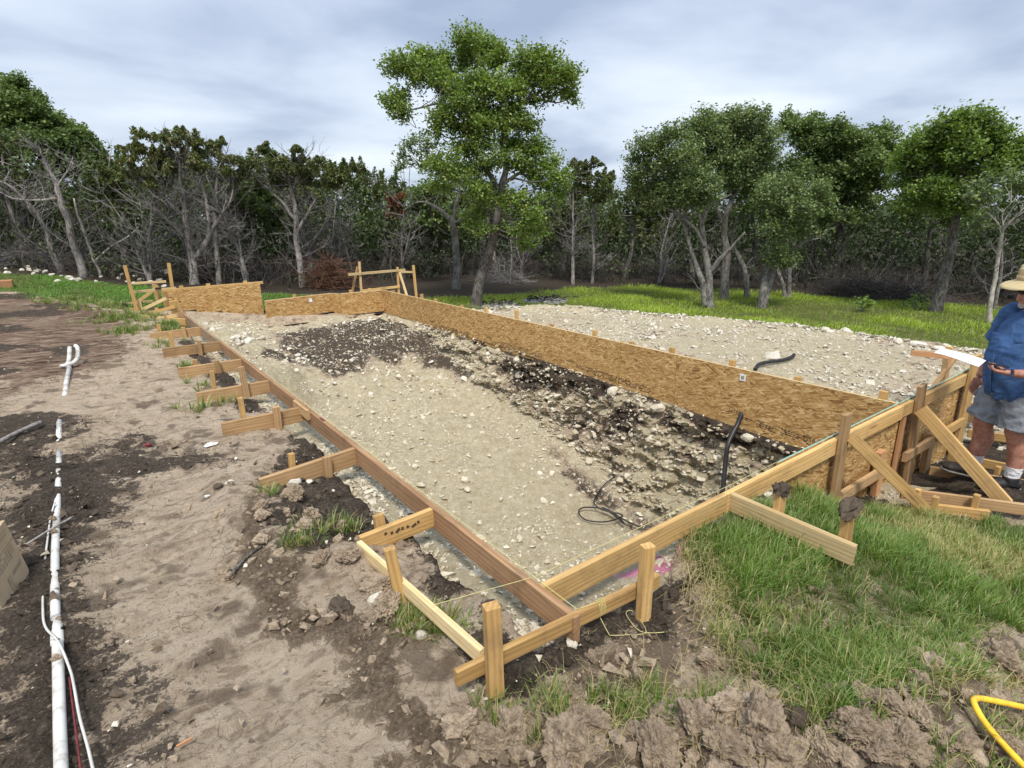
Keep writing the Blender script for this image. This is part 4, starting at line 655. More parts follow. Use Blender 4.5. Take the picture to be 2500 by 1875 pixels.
def zones(x, y):
    n1 = fbm(x * .9, y * .9, 0, 3, 21) * .5; n2 = fbm(x * 3, y * 3, 0, 3, 31) * .5
    w = n1 * .25 + n2 * .10
    n3 = fbm(x * 8, y * 8, 0, 3, 35) * .5
    wx, wy = x + w * .9 + n3 * .10, y + n2 * .4 + n3 * .10 + n1 * .3
    S = SITE
    dark = np.maximum.reduce([soft(wx, wy, S['dark1'], .42), .75 * soft(wx, wy, S['dark2'], .25), .85 * soft(wx, wy, S['dark3'], .14), .8 * soft(wx, wy, S['dark4'], .09)])
    # damp black soil along the cut edge of the pit, left side and front
    le = np.exp(-((x - 1.17 + n2 * .1) / .14) ** 2) * (y > 1.5) * (y < 12.5)
    dark = np.maximum(dark, le * sstep(.0, .2, n1 + .25))
    dark = np.maximum(dark, np.exp(-(((y - 1.52 + n2 * .08) / .08) ** 2)) * (x > 1.0) * (x < 2.5) * .9)
    # wheel scraped streaks further left
    dark = np.maximum(dark, sstep(.10, .34, fbm(x * .55, y * 1.1, 0, 3, 41)) * (1 - sstep(-.5, .35, wx)) * sstep(3, 4, y) * .75)
    # black soil strip outside the board walls
    dark = np.maximum(dark, soft(x + n2 * .1, y + n2 * .1, [(4.5, 1.95), (4.75, 1.35), (5.2, .98), (6.3, .62), (8.4, .45), (8.6, 1.95)], .12))
    dark = np.maximum(dark, np.exp(-(((x - 2.82) / .16) ** 2 + ((y - 1.80) / .09) ** 2)))  # hole under the near rail, its dark inside painted as soil colour
    dark = np.maximum(dark, soft(x, y, [(5.5, 1.8), (5.95, 1.8), (5.95, 13), (5.5, 13)], .1))
    brown = np.maximum(soft(wx, wy, S['brown'], .10), sstep(.12, .3, n1) * (x < 1.0) * (y > 8.5) * .6)
    brown = np.maximum(brown, .5 * soft(wx, wy, [(.95, 1.7), (1.3, 1.0), (2.1, .6), (2.1, 1.3), (1.9, 1.5), (1.4, 1.5)], .2))
    grav = soft(wx, wy, PAD, .22) * (x > 5.5) * (1 - .55 * sstep(.05, .4, fbm(x * .8, y * .8, 3, 4, 225)))
    grass = np.maximum.reduce([.55 * soft(wx, wy, GRASS_NEAR, .1), soft(wx, wy, MEADOW, .3), soft(wx, wy, LAWN, .3)])
    far = np.hypot(x, y) > 30
    duff = np.maximum(1 - sstep(.2, 1.4, poly_sd(x, y, WOOD_AREA)), soft(wx, wy, [(6.2, 14.3), (7.4, 14.1), (8.7, 14.0), (10.6, 13.6), (13, 13.5), (15, 13.2), (15.5, 14), (12, 18), (8.8, 18), (6, 16.8)], .4))
    duff = np.where(far, 1, duff)
    red = soft(wx, wy, S['red'], .5)
    red = np.maximum(red, .8 * soft(wx, wy, [(-1.6, 16.4), (-4, 14), (-4, 6), (-.9, 7.0), (-.3, 10)], .6))
    red = np.maximum(red, soft(wx, wy, [(.6, 13.2), (.0, 14.2), (-1, 16.6), (-2, 17), (-2, 13), (.6, 11.5)], .4))
    pink = np.exp(-(((x - 2.42) / .10) ** 2 + ((y - 1.80) / .10) ** 2)) + .7 * np.exp(-(((x - 2.2) / .18) ** 2 + ((y - 1.84 + (x - 2.2) * .2) / .05) ** 2))
    return dark, grav, grass, brown, red, duff, pink

def rough_relief(x, y, dark, brown, grass, grav):
    near = (np.hypot(x, y) < 7)
    cl, cid = worley(x * 11, y * 11, 0, 51); cl2, _ = worley(x * 24, y * 24, 0, 61)
    r = np.clip(np.maximum(dark * .8, brown), 0, 1)
    z = fbm(x * 1.6, y * 1.6, 0, 3, 71) * .014 + fbm(x * 7, y * 7, 0, 3, 81) * .008
    z += r * ((.55 - cl) * .055 * (.3 + cid) + (.5 - cl2) * .022 + fbm(x * 5, y * 5, 0, 4, 91) * .026)
    # dried tyre and boot prints pressed in the tan path
    tan = (1 - r) * (1 - grav) * (1 - grass)
    z -= tan * .020 * sstep(.15, .45, fbm(x * 2.6 + y, y * 6 - x * 2, 0, 2, 101)) * (y < 9)
    z += tan * .010 * fbm(x * 18, y * 18, 0, 2, 105)
    z += grav * ((.5 - worley(x * 5, y * 5, 0, 111)[0]) * .03)
    return z

dark, grav, grass, brown, red, duff, pink = zones(xs, ys)
gz = ground_z(xs, ys)
pad_sd = poly_sd(xs, ys, PAD)
gz += np.where(xs > 8, .09 * np.exp(-((pad_sd + .18) / .22) ** 2), 0) * (1 + .6 * fbm(xs * 2, ys * 2, 0, 2, 44))
gz += rough_relief(xs, ys, dark, brown, grass, grav)
inside = in_pit(xs, ys)
gz = np.where(inside, np.minimum(pit_z(xs, ys) - .04, gz), gz)
nx_, ny_ = len(gx), len(gy)
idx = np.arange(nx_ * ny_).reshape(ny_, nx_)
F = np.stack([idx[:-1, :-1], idx[:-1, 1:], idx[1:, 1:], idx[1:, :-1]], -1).reshape(-1, 4)
F = F[~inside[F].all(1)]
mb = MB(); mb.add(np.stack([xs, ys, gz], -1), F, np.stack([dark, grav, grass, brown], -1))
me = mb.mesh('ground', M['ground'], True, attr='zone')
a = me.color_attributes.new('zone2', 'FLOAT_COLOR', 'POINT')
a.data.foreach_set('color', np.stack([red, duff, pink, np.ones_like(red)], -1).ravel().astype(np.float32))
tag(link('ground', me), 'bare tan soil with dark dug patches round the pool pit', None, None, 'structure')

def surf_z(x, y):
    """height of the built surface without micro relief"""
    x = np.asarray(x, float); y = np.asarray(y, float)
    return np.where(in_pit(x, y), pit_z(x, y), ground_z(x, y))

# pit floor
def pit_relief(x, y):
    cl, cid = worley(x * 7, y * 7, 0, 121)
    far = sstep(7.5, 9.5, y)
    z = fbm(x * 2.2, y * 2.2, 0, 4, 131) * (.035 + .05 * far) + (.5 - cl) * .03 * cid
    # ledges of broken limestone on the left rim, far left
    led = np.exp(-((x - 2.3) / .5) ** 2) * sstep(6.5, 7.5, y) * (1 - sstep(9.2, 10, y))
    z += led * (np.round(fbm(x * 1.5, y * 1.5, 0, 3, 141) * 3) / 3) * .12
    return z
def pit_dark(x, y):
    n = fbm(x * 1.2, y * 1.2, 0, 4, 151) * .5
    d = soft(x + n * .4, y + n * .6, [(3.0, 12.2), (2.7, 10.8), (3.2, 9.9), (3.9, 9.6), (4.4, 10.0), (4.9, 9.5), (5.3, 8.4), (5.8, 8.2), (5.8, 11.6), (4.2, 12.0)], .35) * .72
    d = np.maximum(d, np.exp(-((x - 2.9 - n) / .28) ** 2 - ((y - 10.6) / .8) ** 2))
    toe = np.exp(-((x - 5.1 + n * .6) / .22) ** 2) * (y < 7.5) * (y > 3.0)
    return np.clip(np.maximum(d, toe * (.55 + n)), 0, 1)
px = axis([(1.10, 5.86, .034)]); py = axis([(1.46, 7, .036), (7, 12.95, .05)])
X, Y = np.meshgrid(px, py); xs, ys = X.ravel(), Y.ravel()
pz = pit_z(xs, ys) + pit_relief(xs, ys)
pd = pit_dark(xs, ys)
pg = np.clip(1.0 - pd * 1.15, 0, 1)
_, _, _, _, _, _, ppink = zones(xs, ys)
idx = np.arange(len(px) * len(py)).reshape(len(py), len(px))
F = np.stack([idx[:-1, :-1], idx[:-1, 1:], idx[1:, 1:], idx[1:, :-1]], -1).reshape(-1, 4)
mb = MB(); mb.add(np.stack([xs, ys, pz], -1), F, np.stack([pd * 1.0, pg, pz * 0, pz * 0], -1))
me = mb.mesh('pit_floor', M['ground'], True, attr='zone')
a = me.color_attributes.new('zone2', 'FLOAT_COLOR', 'POINT')
a.data.foreach_set('color', np.stack([pz * 0, pz * 0, ppink, pz * 0 + 1], -1).ravel().astype(np.float32))
tag(link('pit_floor', me), 'pale crushed limestone floor of the dug pool pit', None, None, 'structure')

# right hand rock face of the pit, a sheet hung from under the board wall to the toe
wy_ = axis([(1.9, 7.5, .03), (7.5, 12.7, .05)]); wv = np.linspace(0, 1, 44)
Yv, Vv = np.meshgrid(wy_, wv); yv, vv = Yv.ravel(), Vv.ravel()
top_z = np.interp(yv, [1.9, 2.7, 7.6, 12.7], [-.70, -.70, -.54, -.53])
def wall_base(y):
    return np.interp(y, [1.9, 3.8, 5.4, 8.2, 9.2, 12.7], [5.25, 5.27, 5.33, 5.40, 5.48, 5.62])
bx = wall_base(yv); bz = pit_z(bx, yv) - .05
drop = np.maximum(top_z - bz, .05)
prof = vv ** 1.15
wx = 5.705 - (5.705 - bx) * prof
wz = top_z - drop * vv
ledge = fbm(yv * 1.1, wz * 5.5, 0, 4, 161) * .5
blk, bid = worley(yv * 5.5, wz * 11, ledge * .5, 171)
blk2, bid2 = worley(yv * 13, wz * 22, 0, 181)
amt = np.clip(drop / .5, .2, 1) * sstep(0, .06, vv) * (1 - .7 * sstep(.9, 1, vv))
wx = wx - amt * (ledge * .15 + (bid - .5) * .14 + (.5 - blk) * .06 + (.5 - blk2) * .04 + (bid2 - .5) * .04)
wz = wz + amt * (bid - .5) * .04
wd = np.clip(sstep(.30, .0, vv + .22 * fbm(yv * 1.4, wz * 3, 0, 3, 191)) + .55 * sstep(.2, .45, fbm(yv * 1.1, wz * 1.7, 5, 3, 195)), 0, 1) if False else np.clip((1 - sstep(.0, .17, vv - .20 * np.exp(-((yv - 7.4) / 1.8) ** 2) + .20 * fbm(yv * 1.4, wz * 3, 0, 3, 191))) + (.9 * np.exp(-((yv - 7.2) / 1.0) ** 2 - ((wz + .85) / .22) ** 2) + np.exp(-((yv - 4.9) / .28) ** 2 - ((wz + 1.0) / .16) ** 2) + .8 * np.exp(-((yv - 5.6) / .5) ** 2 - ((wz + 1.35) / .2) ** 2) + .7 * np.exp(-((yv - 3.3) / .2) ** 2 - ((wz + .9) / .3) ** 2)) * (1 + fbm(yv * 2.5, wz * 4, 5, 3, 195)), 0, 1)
idx = np.arange(len(wy_) * len(wv)).reshape(len(wv), len(wy_))
F = np.stack([idx[:-1, :-1], idx[1:, :-1], idx[1:, 1:], idx[:-1, 1:]], -1).reshape(-1, 4)
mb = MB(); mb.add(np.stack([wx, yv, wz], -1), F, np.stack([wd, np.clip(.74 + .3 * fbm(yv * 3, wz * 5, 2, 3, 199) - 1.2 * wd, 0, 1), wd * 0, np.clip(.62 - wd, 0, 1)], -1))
me = mb.mesh('pit_wall', M['ground'], False, attr='zone')
a = me.color_attributes.new('zone2', 'FLOAT_COLOR', 'POINT'); a.data.foreach_set('color', np.tile([0., 0, 0, 1], len(wd)).astype(np.float32))
tag(link('pit_wall', me), 'rough limestone face cut under the long board wall', None, None, 'structure')
# earth bank behind the raised far boards and pad bank, closing the pit at its far end
bx_ = axis([(1.0, 5.9, .05)]); bv = np.linspace(0, 1, 10)
Xb, Vb = np.meshgrid(bx_, bv); xb, vb = Xb.ravel(), Vb.ravel()
zt = np.maximum(ground_z(xb, 13.1 + 0 * xb), np.interp(xb, [1, 2.9, 3.2, 6], [.0, .0, -.3, -.42])); zb_ = pit_z(xb, 12.5 + 0 * xb) - .1
zb2 = zt + (zb_ - zt) * vb
yb = 13.25 - .45 * vb + .05 * fbm(xb * 6, zb2 * 6, 0, 3, 201)
idx = np.arange(len(bx_) * len(bv)).reshape(len(bv), len(bx_))
F = np.stack([idx[:-1, :-1], idx[1:, :-1], idx[1:, 1:], idx[:-1, 1:]], -1).reshape(-1, 4)
mb = MB(); mb.add(np.stack([xb, yb, zb2], -1), F, np.tile([1., 0, 0, 0], (len(xb), 1)))
me = mb.mesh('far_bank', M['ground'], True, attr='zone')
a = me.color_attributes.new('zone2', 'FLOAT_COLOR', 'POINT'); a.data.foreach_set('color', np.tile([0., 0, 0, 1], len(xb)).astype(np.float32))
tag(link('far_bank', me), 'dark earth bank behind the far boards of the pit', None, None, 'structure')

# ------------------------------------------------------------------ stones and clods
def hull_rock(seed, flat=.6, n=11):
    r = np.random.default_rng(seed)
    bm = bmesh.new()
    for _ in range(n):
        v = r.normal(size=3); v /= np.linalg.norm(v); v *= .8 + .2 * r.random()
        bm.verts.new((v[0], v[1] * (.65 + .3 * r.random()), v[2] * flat))
    res = bmesh.ops.convex_hull(bm, input=bm.verts)
    junk = [g for g in res['geom_interior'] if isinstance(g, bmesh.types.BMVert)]
    if junk: bmesh.ops.delete(bm, geom=junk, context='VERTS')
    bmesh.ops.triangulate(bm, faces=bm.faces)
    bm.verts.index_update()
    V = np.array([v.co[:] for v in bm.verts]); T = np.array([[v.index for v in f.verts] for f in bm.faces])
    bm.free()
    return V, T
HULLS = [hull_rock(100 + k, .45 + .06 * (k % 5), 7 + k % 3) for k in range(16)]

def scatter_rocks(mb, P, size, rng, bright=(.2, 1), tilt=.35):
    """embedded stones: n instances of the hull variants written straight into one mesh"""
    n = len(P); size = np.broadcast_to(size, (n,))
    var = rng.integers(0, len(HULLS), n)
    az = rng.random(n) * 2 * np.pi
    tx = rng.normal(size=n) * tilt; ty = rng.normal(size=n) * tilt
    ca, sa = np.cos(az), np.sin(az)
    Rz = np.stack([np.stack([ca, -sa, 0 * ca], -1), np.stack([sa, ca, 0 * ca], -1), np.stack([0 * ca, 0 * ca, 1 + 0 * ca], -1)], 1)
    cx, sx = np.cos(tx), np.sin(tx); cy, sy = np.cos(ty), np.sin(ty); o = 1 + 0 * cx; z_ = 0 * cx
    Rx = np.stack([np.stack([o, z_, z_], -1), np.stack([z_, cx, -sx], -1), np.stack([z_, sx, cx], -1)], 1)
    Ry = np.stack([np.stack([cy, z_, sy], -1), np.stack([z_, o, z_], -1), np.stack([-sy, z_, cy], -1)], 1)
    Rm = Rx @ Ry @ Rz
    br = bright[0] + (bright[1] - bright[0]) * rng.random(n)
    for k, (V, T) in enumerate(HULLS):
        s = np.nonzero(var == k)[0]
        if not len(s): continue
        W = np.einsum('nij,vj->nvi', Rm[s], V) * size[s][:, None, None] + P[s][:, None, :]
        m = len(V)
        Fs = (T[None] + (np.arange(len(s)) * m)[:, None, None]).reshape(-1, 3)
        col = np.repeat(np.stack([br[s], br[s] * 0, br[s] * 0, br[s] * 0 + 1], -1), m, axis=0)
        mb.add(W.reshape(-1, 3), Fs, col)

def lognorm(rng, n, med, sig, lo, hi): return np.clip(med * np.exp(rng.normal(size=n) * sig), lo, hi)

# rubble of the pit floor (uncountable)
rng = np.random.default_rng(5)
n = 48000
y = 1.6 + 11.0 * rng.random(n) ** 1.15; x = 1.22 + 4.3 * rng.random(n)
x[:9000] = 1.22 + .5 * rng.random(9000); y[:9000] = 1.6 + 8 * rng.random(9000) ** 1.6
s = lognorm(rng, n, .0125, .62, .005, .065)
clump = fbm(x * 1.1, y * 1.1, 0, 3, 211)
keep = (rng.random(n) < np.clip(.6 + .9 * clump, .12, 1)) & (rng.random(n) > .45 * pit_dark(x, y))
x, y, s = x[keep], y[keep], s[keep]
z = pit_z(x, y) + pit_relief(x, y) + s * .12
mb = MB(); scatter_rocks(mb, np.stack([x, y, z], -1), s, rng, (.25, 1))
tag(mb.build('pit_rubble', M['lime']), 'crushed limestone chips covering the pit floor', None, None, 'stuff')
# rubble stuck in the rock face
n = 12000
k = rng.integers(0, len(wx), n)
P = np.stack([wx[k], yv[k], wz[k]], -1)
s = lognorm(rng, n, .021, .55, .01, .07)
ok = (drop[k] > .12) & (rng.random(n) > wd[k] * .7)
mb = MB(); scatter_rocks(mb, P[ok] + rng.normal(size=(ok.sum(), 3)) * .008, s[ok], rng, (.05, .9), .25)
tag(mb.build('face_rubble', M['lime']), 'limestone fragments sticking out of the cut rock face', None, None, 'stuff')
# gravel of the pad
n = 48000
x = 5.75 + 8 * rng.random(n); y = -1.5 + 14 * rng.random(n)
sd = poly_sd(x, y, PAD)
edge = np.exp(-((sd + .2) / .3) ** 2)
patch = sstep(-.25, .35, fbm(x * .7, y * .7, 0, 3, 221))
ok = (sd < .12 + .1 * rng.random(n)) & (rng.random(n) < .25 + .55 * patch + .6 * edge)
x, y, edge = x[ok], y[ok], edge[ok]
s = lognorm(rng, len(x), .021, .5, .010, .08) * (1 + .35 * edge)
sdp = poly_sd(x, y, PAD)
z = ground_z(x, y) + np.where(x > 8, .09 * np.exp(-((sdp + .18) / .22) ** 2), 0) + s * .15
mb = MB(); scatter_rocks(mb, np.stack([x, y, z], -1), s, rng, (.3, 1))
tag(mb.build('pad_gravel', M['lime_white']), 'crushed pale limestone spread over the level pad', None, None, 'stuff')
# soil crumbs and small clods where the soil was dug
n = 40000
x = -1.2 + 4.6 * rng.random(n); y = -.1 + 6.5 * rng.random(n) ** 1.4
dk, gv, gr, bw, *_ = zones(x, y)
ok = (rng.random(n) < np.clip(np.maximum(dk * .55, bw * .8) + .04, 0, 1)) & ~in_pit(x, y, .02)
x, y, dk, bw = x[ok], y[ok], dk[ok], bw[ok]
s = lognorm(rng, len(x), .0085, .65, .004, .05) * (1 + .6 * bw)
z = ground_z(x, y) + s * .15 + .004
isd = dk > .5
for nm, sel, mt, lb in (('dark_crumbs', isd, 'dark_clod', 'crumbs of damp black topsoil'), ('soil_crumbs', ~isd, 'clod', 'crumbs of dry brown soil')):
    mb = MB(); scatter_rocks(mb, np.stack([x, y, z], -1)[sel], s[sel], rng, (.0, 1), .6)
    tag(mb.build(nm, M[mt]), lb, None, None, 'stuff')
# limestone chips lying on the dug soil
n = 5200
x = -1.2 + 4.2 * rng.random(n); y = .2 + 11 * rng.random(n) ** 1.3
dk, gv, gr, bw, *_ = zones(x, y)
ok = (rng.random(n) < .08 + .35 * dk + .22 * bw + .5 * np.exp(-((x - 1.3) / .2) ** 2)) & (x < 1.6) | ((rng.random(n) < .25) & (y < 1.7) & (x < 2.3) & (x > 1))
x, y = x[ok], y[ok]
s = lognorm(rng, len(x), .0065, .55, .003, .03)
mb = MB(); scatter_rocks(mb, np.stack([x, y, surf_z(x, y) + s * .3 + .006], -1), s, rng, (.3, 1))
tag(mb.build('stone_chips', M['lime']), 'small pale stone chips scattered over the dug soil', None, None, 'stuff')

# single rocks that can be picked out, sharing a few meshes
def lumpy(seed, flat, rough_=.22, sub=3, sharp=True):
    bm = bmesh.new(); bmesh.ops.create_icosphere(bm, subdivisions=sub, radius=1)
    V = np.array([v.co[:] for v in bm.verts]); T = np.array([[v.index for v in f.verts] for f in bm.faces]); bm.free()
    r = np.random.default_rng(seed)
    N = V.copy()
    if sharp:   # cut by random planes for broken faces
        for _ in range(14):
            d = r.normal(size=3); d /= np.linalg.norm(d); h = .62 + .25 * r.random()
            t = V @ d; V = V - np.where(t > h, t - h, 0)[:, None] * d
    q = V * 1.7 + seed
    V = V + N * (fbm(q[:, 0], q[:, 1], q[:, 2], 4, seed) * rough_ * .5)[:, None]
    if sub >= 4: V = V + N * (fbm(q[:, 0] * 4, q[:, 1] * 4, q[:, 2] * 4, 4, seed + 9, .72) * rough_ * .38 + (.5 - worley(q[:, 0] * 4.5, q[:, 1] * 4.5, q[:, 2] * 4.5, seed + 3)[0]) * rough_ * .45)[:, None]
    c, cid = worley(q[:, 0] * 1.6, q[:, 1] * 1.6, q[:, 2] * 1.6, seed)
    V = V + N * ((.5 - c) * rough_ + (cid - .5) * rough_ * .6)[:, None]
    return V * np.array([1, .78, flat]), T
def rock_mesh(name, seed, flat, mat, rough_=.18, sub=2, bright=.7, sharp=True):
    V, T = lumpy(seed, flat, rough_, sub, sharp)
    mb = MB(); mb.add(V, T, (bright, 0, 0, 1))
    return mb.mesh(name, mat, False)
ROCKS = [rock_mesh('limestone_rock', 300 + k, .5 + .07 * (k % 4), M['lime'], .16, 2, .55 + .1 * (k % 5)) for k in range(8)]
WROCKS = [rock_mesh('white_rock', 330 + k, .45 + .1 * (k % 4), M['lime_white'], .16, 2, .6 + .1 * (k % 5)) for k in range(6)]
CLODS = [rock_mesh('soil_clod', 360 + k, .68 + .08 * (k % 3), M['clod'], .22, 4, .30 + .15 * (k % 5), True) for k in range(7)]
BIGCLODS = [rock_mesh('soil_clod', 420 + k, .7 + .08 * (k % 3), M['clod'], .26, 5, .35 + .13 * (k % 4), True) for k in range(6)]
DCLODS = [rock_mesh('dark_clod', 380 + k, .65, M['dark_clod'], .5, 3, .4 + .1 * (k % 5), False) for k in range(3)]
def put_rock(meshes, name, label, cat, x, y, size, group=None, sink=.25, z=None, rng=rng):
    o = link(name, meshes[rng.integers(0, len(meshes))])
    zz = float(surf_z(x, y)) if z is None else z
    o.location = (x, y, zz + size * (.5 - sink))
    o.rotation_euler = (rng.normal() * .25, rng.normal() * .25, rng.random() * 6.28)
    o.scale = (size, size * (.8 + .3 * rng.random()), size * (.85 + .3 * rng.random()))
    return tag(o, label, cat, group)
rr = np.random.default_rng(77)
for i in range(95):   # floor of the pit
    x = 2.2 + 3.0 * rr.random(); y = 3.2 + 7.8 * rr.random() ** .9
    put_rock(ROCKS, 'limestone_rock', 'pale limestone rock lying loose on the pit floor', 'rock', x, y, .03 + .045 * rr.random() ** 2, 'loose rocks on the pit floor', rng=rr)
for i in range(60):   # far slope
    x = 2.9 + 2.6 * rr.random(); y = 8.4 + 3.9 * rr.random()
    put_rock(WROCKS, 'limestone_rock', 'pale stone in the dark slope at the far end of the pit', 'rock', x, y, .03 + .05 * rr.random() ** 2, 'rocks in the dark far slope', rng=rr)
for i in range(46):   # rubble mound far left
    x = 1.75 + 1.3 * rr.random(); y = 10.2 + 2.2 * rr.random()
    put_rock(WROCKS, 'limestone_rock', 'pale rock in the rubble mound below the far left boards', 'rock', x, y, .04 + .06 * rr.random() ** 2, 'rubble mound rocks', rng=rr)
for i in range(55):   # cut face
    j = rr.integers(0, len(wx))
    if drop[j] < .4: continue
    put_rock(ROCKS, 'limestone_rock', 'limestone block jutting from the cut face under the board wall', 'rock', wx[j], yv[j], .05 + .07 * rr.random() ** 2, 'blocks jutting from the cut face', sink=.5, z=wz[j], rng=rr)
for i, (x, y, z) in enumerate(SITE['padrocks']):
    big = i in (0, 1, 2)
    if i < 3:
        lb = ['single white rock on the middle of the gravel pad edge', 'left one of two white rocks side by side on the pad edge', 'right one of two white rocks side by side on the pad edge'][i]
        put_rock(WROCKS, 'limestone_rock', lb, 'rock', x - .15, y, .11 + .02 * i, None, rng=rr)
    elif i < 10:
        put_rock(WROCKS, 'limestone_rock', 'jagged white rock heaped on the pad edge near the man in blue', 'rock', 11.5 + .8 * rr.random(), 3.9 - 1.3 * rr.random(), .08 + .08 * rr.random(), 'jagged rocks heaped beside the man', sink=.05, rng=rr)
    else:
        put_rock(WROCKS, 'limestone_rock', 'white rock on the rim of the gravel pad', 'rock', x - .2, y, .045 + .03 * rr.random(), 'rocks on the pad rim', rng=rr)
for i in range(28):
    t = rr.random() * 5; k = int(t); P0, P1 = PAD[3 + k], PAD[4 + k]
    u = t - k
    put_rock(WROCKS, 'limestone_rock', 'white rock on the rim of the gravel pad', 'rock', P0[0] + (P1[0] - P0[0]) * u - .3 * rr.random(), P0[1] + (P1[1] - P0[1]) * u, .035 + .03 * rr.random(), 'rocks on the pad rim', rng=rr)
for i, (x, y, z) in enumerate(SITE['rocksL']):
    for q in range(2):
        put_rock(WROCKS, 'limestone_rock', 'white rock in the row along the wood at the left', 'rock', x + .5 * rr.normal() * q, y + .5 * rr.normal() * q, .07 + .12 * rr.random() ** 2, 'white rocks along the left wood edge', rng=rr)
STONE_LABELS = ['white stone beside the second tie board from the corner', 'grey stone in the soil behind the left corner post', 'white stone at the near end of the long form board', 'small pale stone beside the second tie board', 'grey stone lying under the left corner rail', 'small white pebble at the foot of the front corner post']
for i, (x, y, z) in enumerate(SITE['stones'][:6]):
    put_rock(WROCKS, 'stone', STONE_LABELS[i], 'stone', x, y, [.075, .05, .04, .035, .045, .012][i], None, .2, rng=rr)
def clod_words(x, y, size):
    sz = 'large' if size > .09 else 'fist sized' if size > .045 else 'small'
    if x < 1.0 and y > 1.7: return '%s brown earth clod turned up beside the left tie boards' % sz, 'clods beside the tie boards'
    where = 'below the square corner posts' if x < 1.25 else 'left of the middle of the bottom edge' if x < 1.5 else 'in the heap in front of the near grass' if x < 1.85 else 'in the heap left of the yellow hose' if x < 2.12 else 'beside and behind the yellow hose'
    return '%s brown earth clod %s' % (sz, where), 'clods in the foreground heap'
for i, (x, y, z) in enumerate(SITE['bigclods']):
    size = .06 + .065 * rr.random(); lb_, gp_ = clod_words(x, y, size)
    put_rock(BIGCLODS, 'soil_clod', lb_, 'clod', x, y, size, gp_, .2, rng=rr)
for i in range(170):
    if i < 136:
        t = rr.random(); x = 1.0 + 1.95 * t + .1 * rr.normal(); y = 1.05 - .78 * t + .17 * rr.normal(); size = .015 + .055 * rr.random() ** 2
    else:
        x = .72 + .18 * rr.normal(); y = 3.1 + .55 * rr.normal(); size = .02 + .045 * rr.random() ** 2
    lb_, gp_ = clod_words(x, y, size)
    put_rock(CLODS if rr.random() < .85 else DCLODS, 'soil_clod', lb_, 'clod', x, y, size, gp_, .2, rng=rr)
# ------------------------------------------------------------------ lumber
_LUMB = {}
def lumber_mesh(L, w, t, mat, top_mat=None, ch=.0025):
    key = (round(L, 2), round(w, 3), round(t, 3), mat.name, top_mat.name if top_mat else '')
    if key in _LUMB: return _LUMB[key]
    hy, hz = t / 2, w / 2; c = min(ch, t * .2)
    sec = np.array([(-hy + c, -hz), (hy - c, -hz), (hy, -hz + c), (hy, hz - c), (hy - c, hz), (-hy + c, hz), (-hy, hz - c), (-hy, -hz + c)])
    V = np.concatenate([np.c_[np.full(8, 0.), sec], np.c_[np.full(8, L), sec]])
    k = np.arange(8); k2 = (k + 1) % 8
    F = np.stack([k, k + 8, k2 + 8, k2], -1)[:, ::-1][:, ::-1]
    F = np.stack([k, k2, k2 + 8, k + 8], -1)
    mb = MB()
    mb.add(V, F)
    if top_mat: mb.m[-1][[3, 4, 5]] = 1
    ends = np.array([[0, 7, 6, 5], [0, 5, 4, 3], [0, 3, 2, 1]])
    mb.add(V[:8], ends); mb.add(V[8:], ends[:, ::-1])
    me = mb.mesh('lumber', [mat] + ([top_mat] if top_mat else []), False)
    _LUMB[key] = me
    return me
def lumber(name, A, B, w, t, mat, parent=None, up=(0, 0, 1), anchor='mid', top_mat=None, label=None):
    """board from A to B; w is its depth along 'up', t its thickness; anchor 'top' means A and B lie on the top edge"""
    A = Vector(A); B = Vector(B); d = B - A; L = d.length; d.normalize()
    u = Vector(up); u = (u - d * u.dot(d)).normalized(); s = u.cross(d)
    if anchor == 'top': A = A - u * (w / 2)
    if anchor == 'bottom': A = A + u * (w / 2)
    o = link(name, lumber_mesh(L, w, t, mat, top_mat))
    mat4 = Matrix((d, s, u)).transposed().to_4x4(); mat4.translation = A
    if parent is not None:
        o.parent = parent; mat4 = Matrix.Translation(parent.location).inverted() @ mat4
    o.matrix_basis = mat4
    if label: o['label'] = label
    return o
W6, W4, T2 = .140, .089, .038

# long left form board
fb = thing('form_board', 'long brown plank form running away along the left side of the pit', 'form board', (1.481, 1.53, -.14))
ys_ = [1.53, 5.2, 8.9, 12.0, 15.0]
for i in range(4):
    lumber('plank', (1.481, ys_[i] + .002, .0 + .008 * (i % 2)), (1.481 - .006 * (i == 2), ys_[i + 1] - .002, .0 + .03 * (i == 3) + .005), W6, T2, M['old_wood'] if i == 0 else M['grey_wood'] if i > 1 else M['old_wood'], fb, anchor='top')
lumber('cleat', (1.445, 5.0, -.02), (1.445, 5.4, -.02), .09, .03, M['tie_wood'], fb)
# red paint tick on the plank
lumber('paint_mark', (1.48, 4.70, .0095), (1.48, 4.79, .0095), .02, .004, M['red'], fb, up=(1, 0, 0))

TIES = [  # y, length, drop of left end, [(x, y offset, top, side)] stakes
    (2.79, .46, -.02, [(1.16, .045, .03, .06)]),
    (3.99, .70, -.05, [(1.23, -.045, .0, .055), (1.0, .05, .05, .04)]),
    (5.24, .69, .0, [(1.22, -.045, .06, .06), (.97, .06, .17, .042)]),
    (6.38, .70, .0, [(1.22, -.05, .20, .058), (.93, .06, .18, .042)]),
    (7.63, .70, .0, [(1.20, -.045, .03, .05), (.95, .05, .06, .045)]),
    (8.98, .70, -.0, [(1.20, -.045, .05, .05), (.93, .30, .15, .05)]),
    (10.42, .70, -.01, [(1.22, -.045, .03, .055), (.90, .06, .10, .05)])]
TIE_LABELS = ['short pale tie board with ink marks nailed to the form nearest the corner', 'second tie board from the near corner with its left end sunk in soil',
              'third tie board from the near corner beside a thin pointed stake', 'tie board held by the tall round topped stake against the form',
              'fifth tie board counted from the near corner of the form', 'sixth tie board counted from the near corner, small white stones beneath it', 'last level tie board before the crossed braces at the far left']
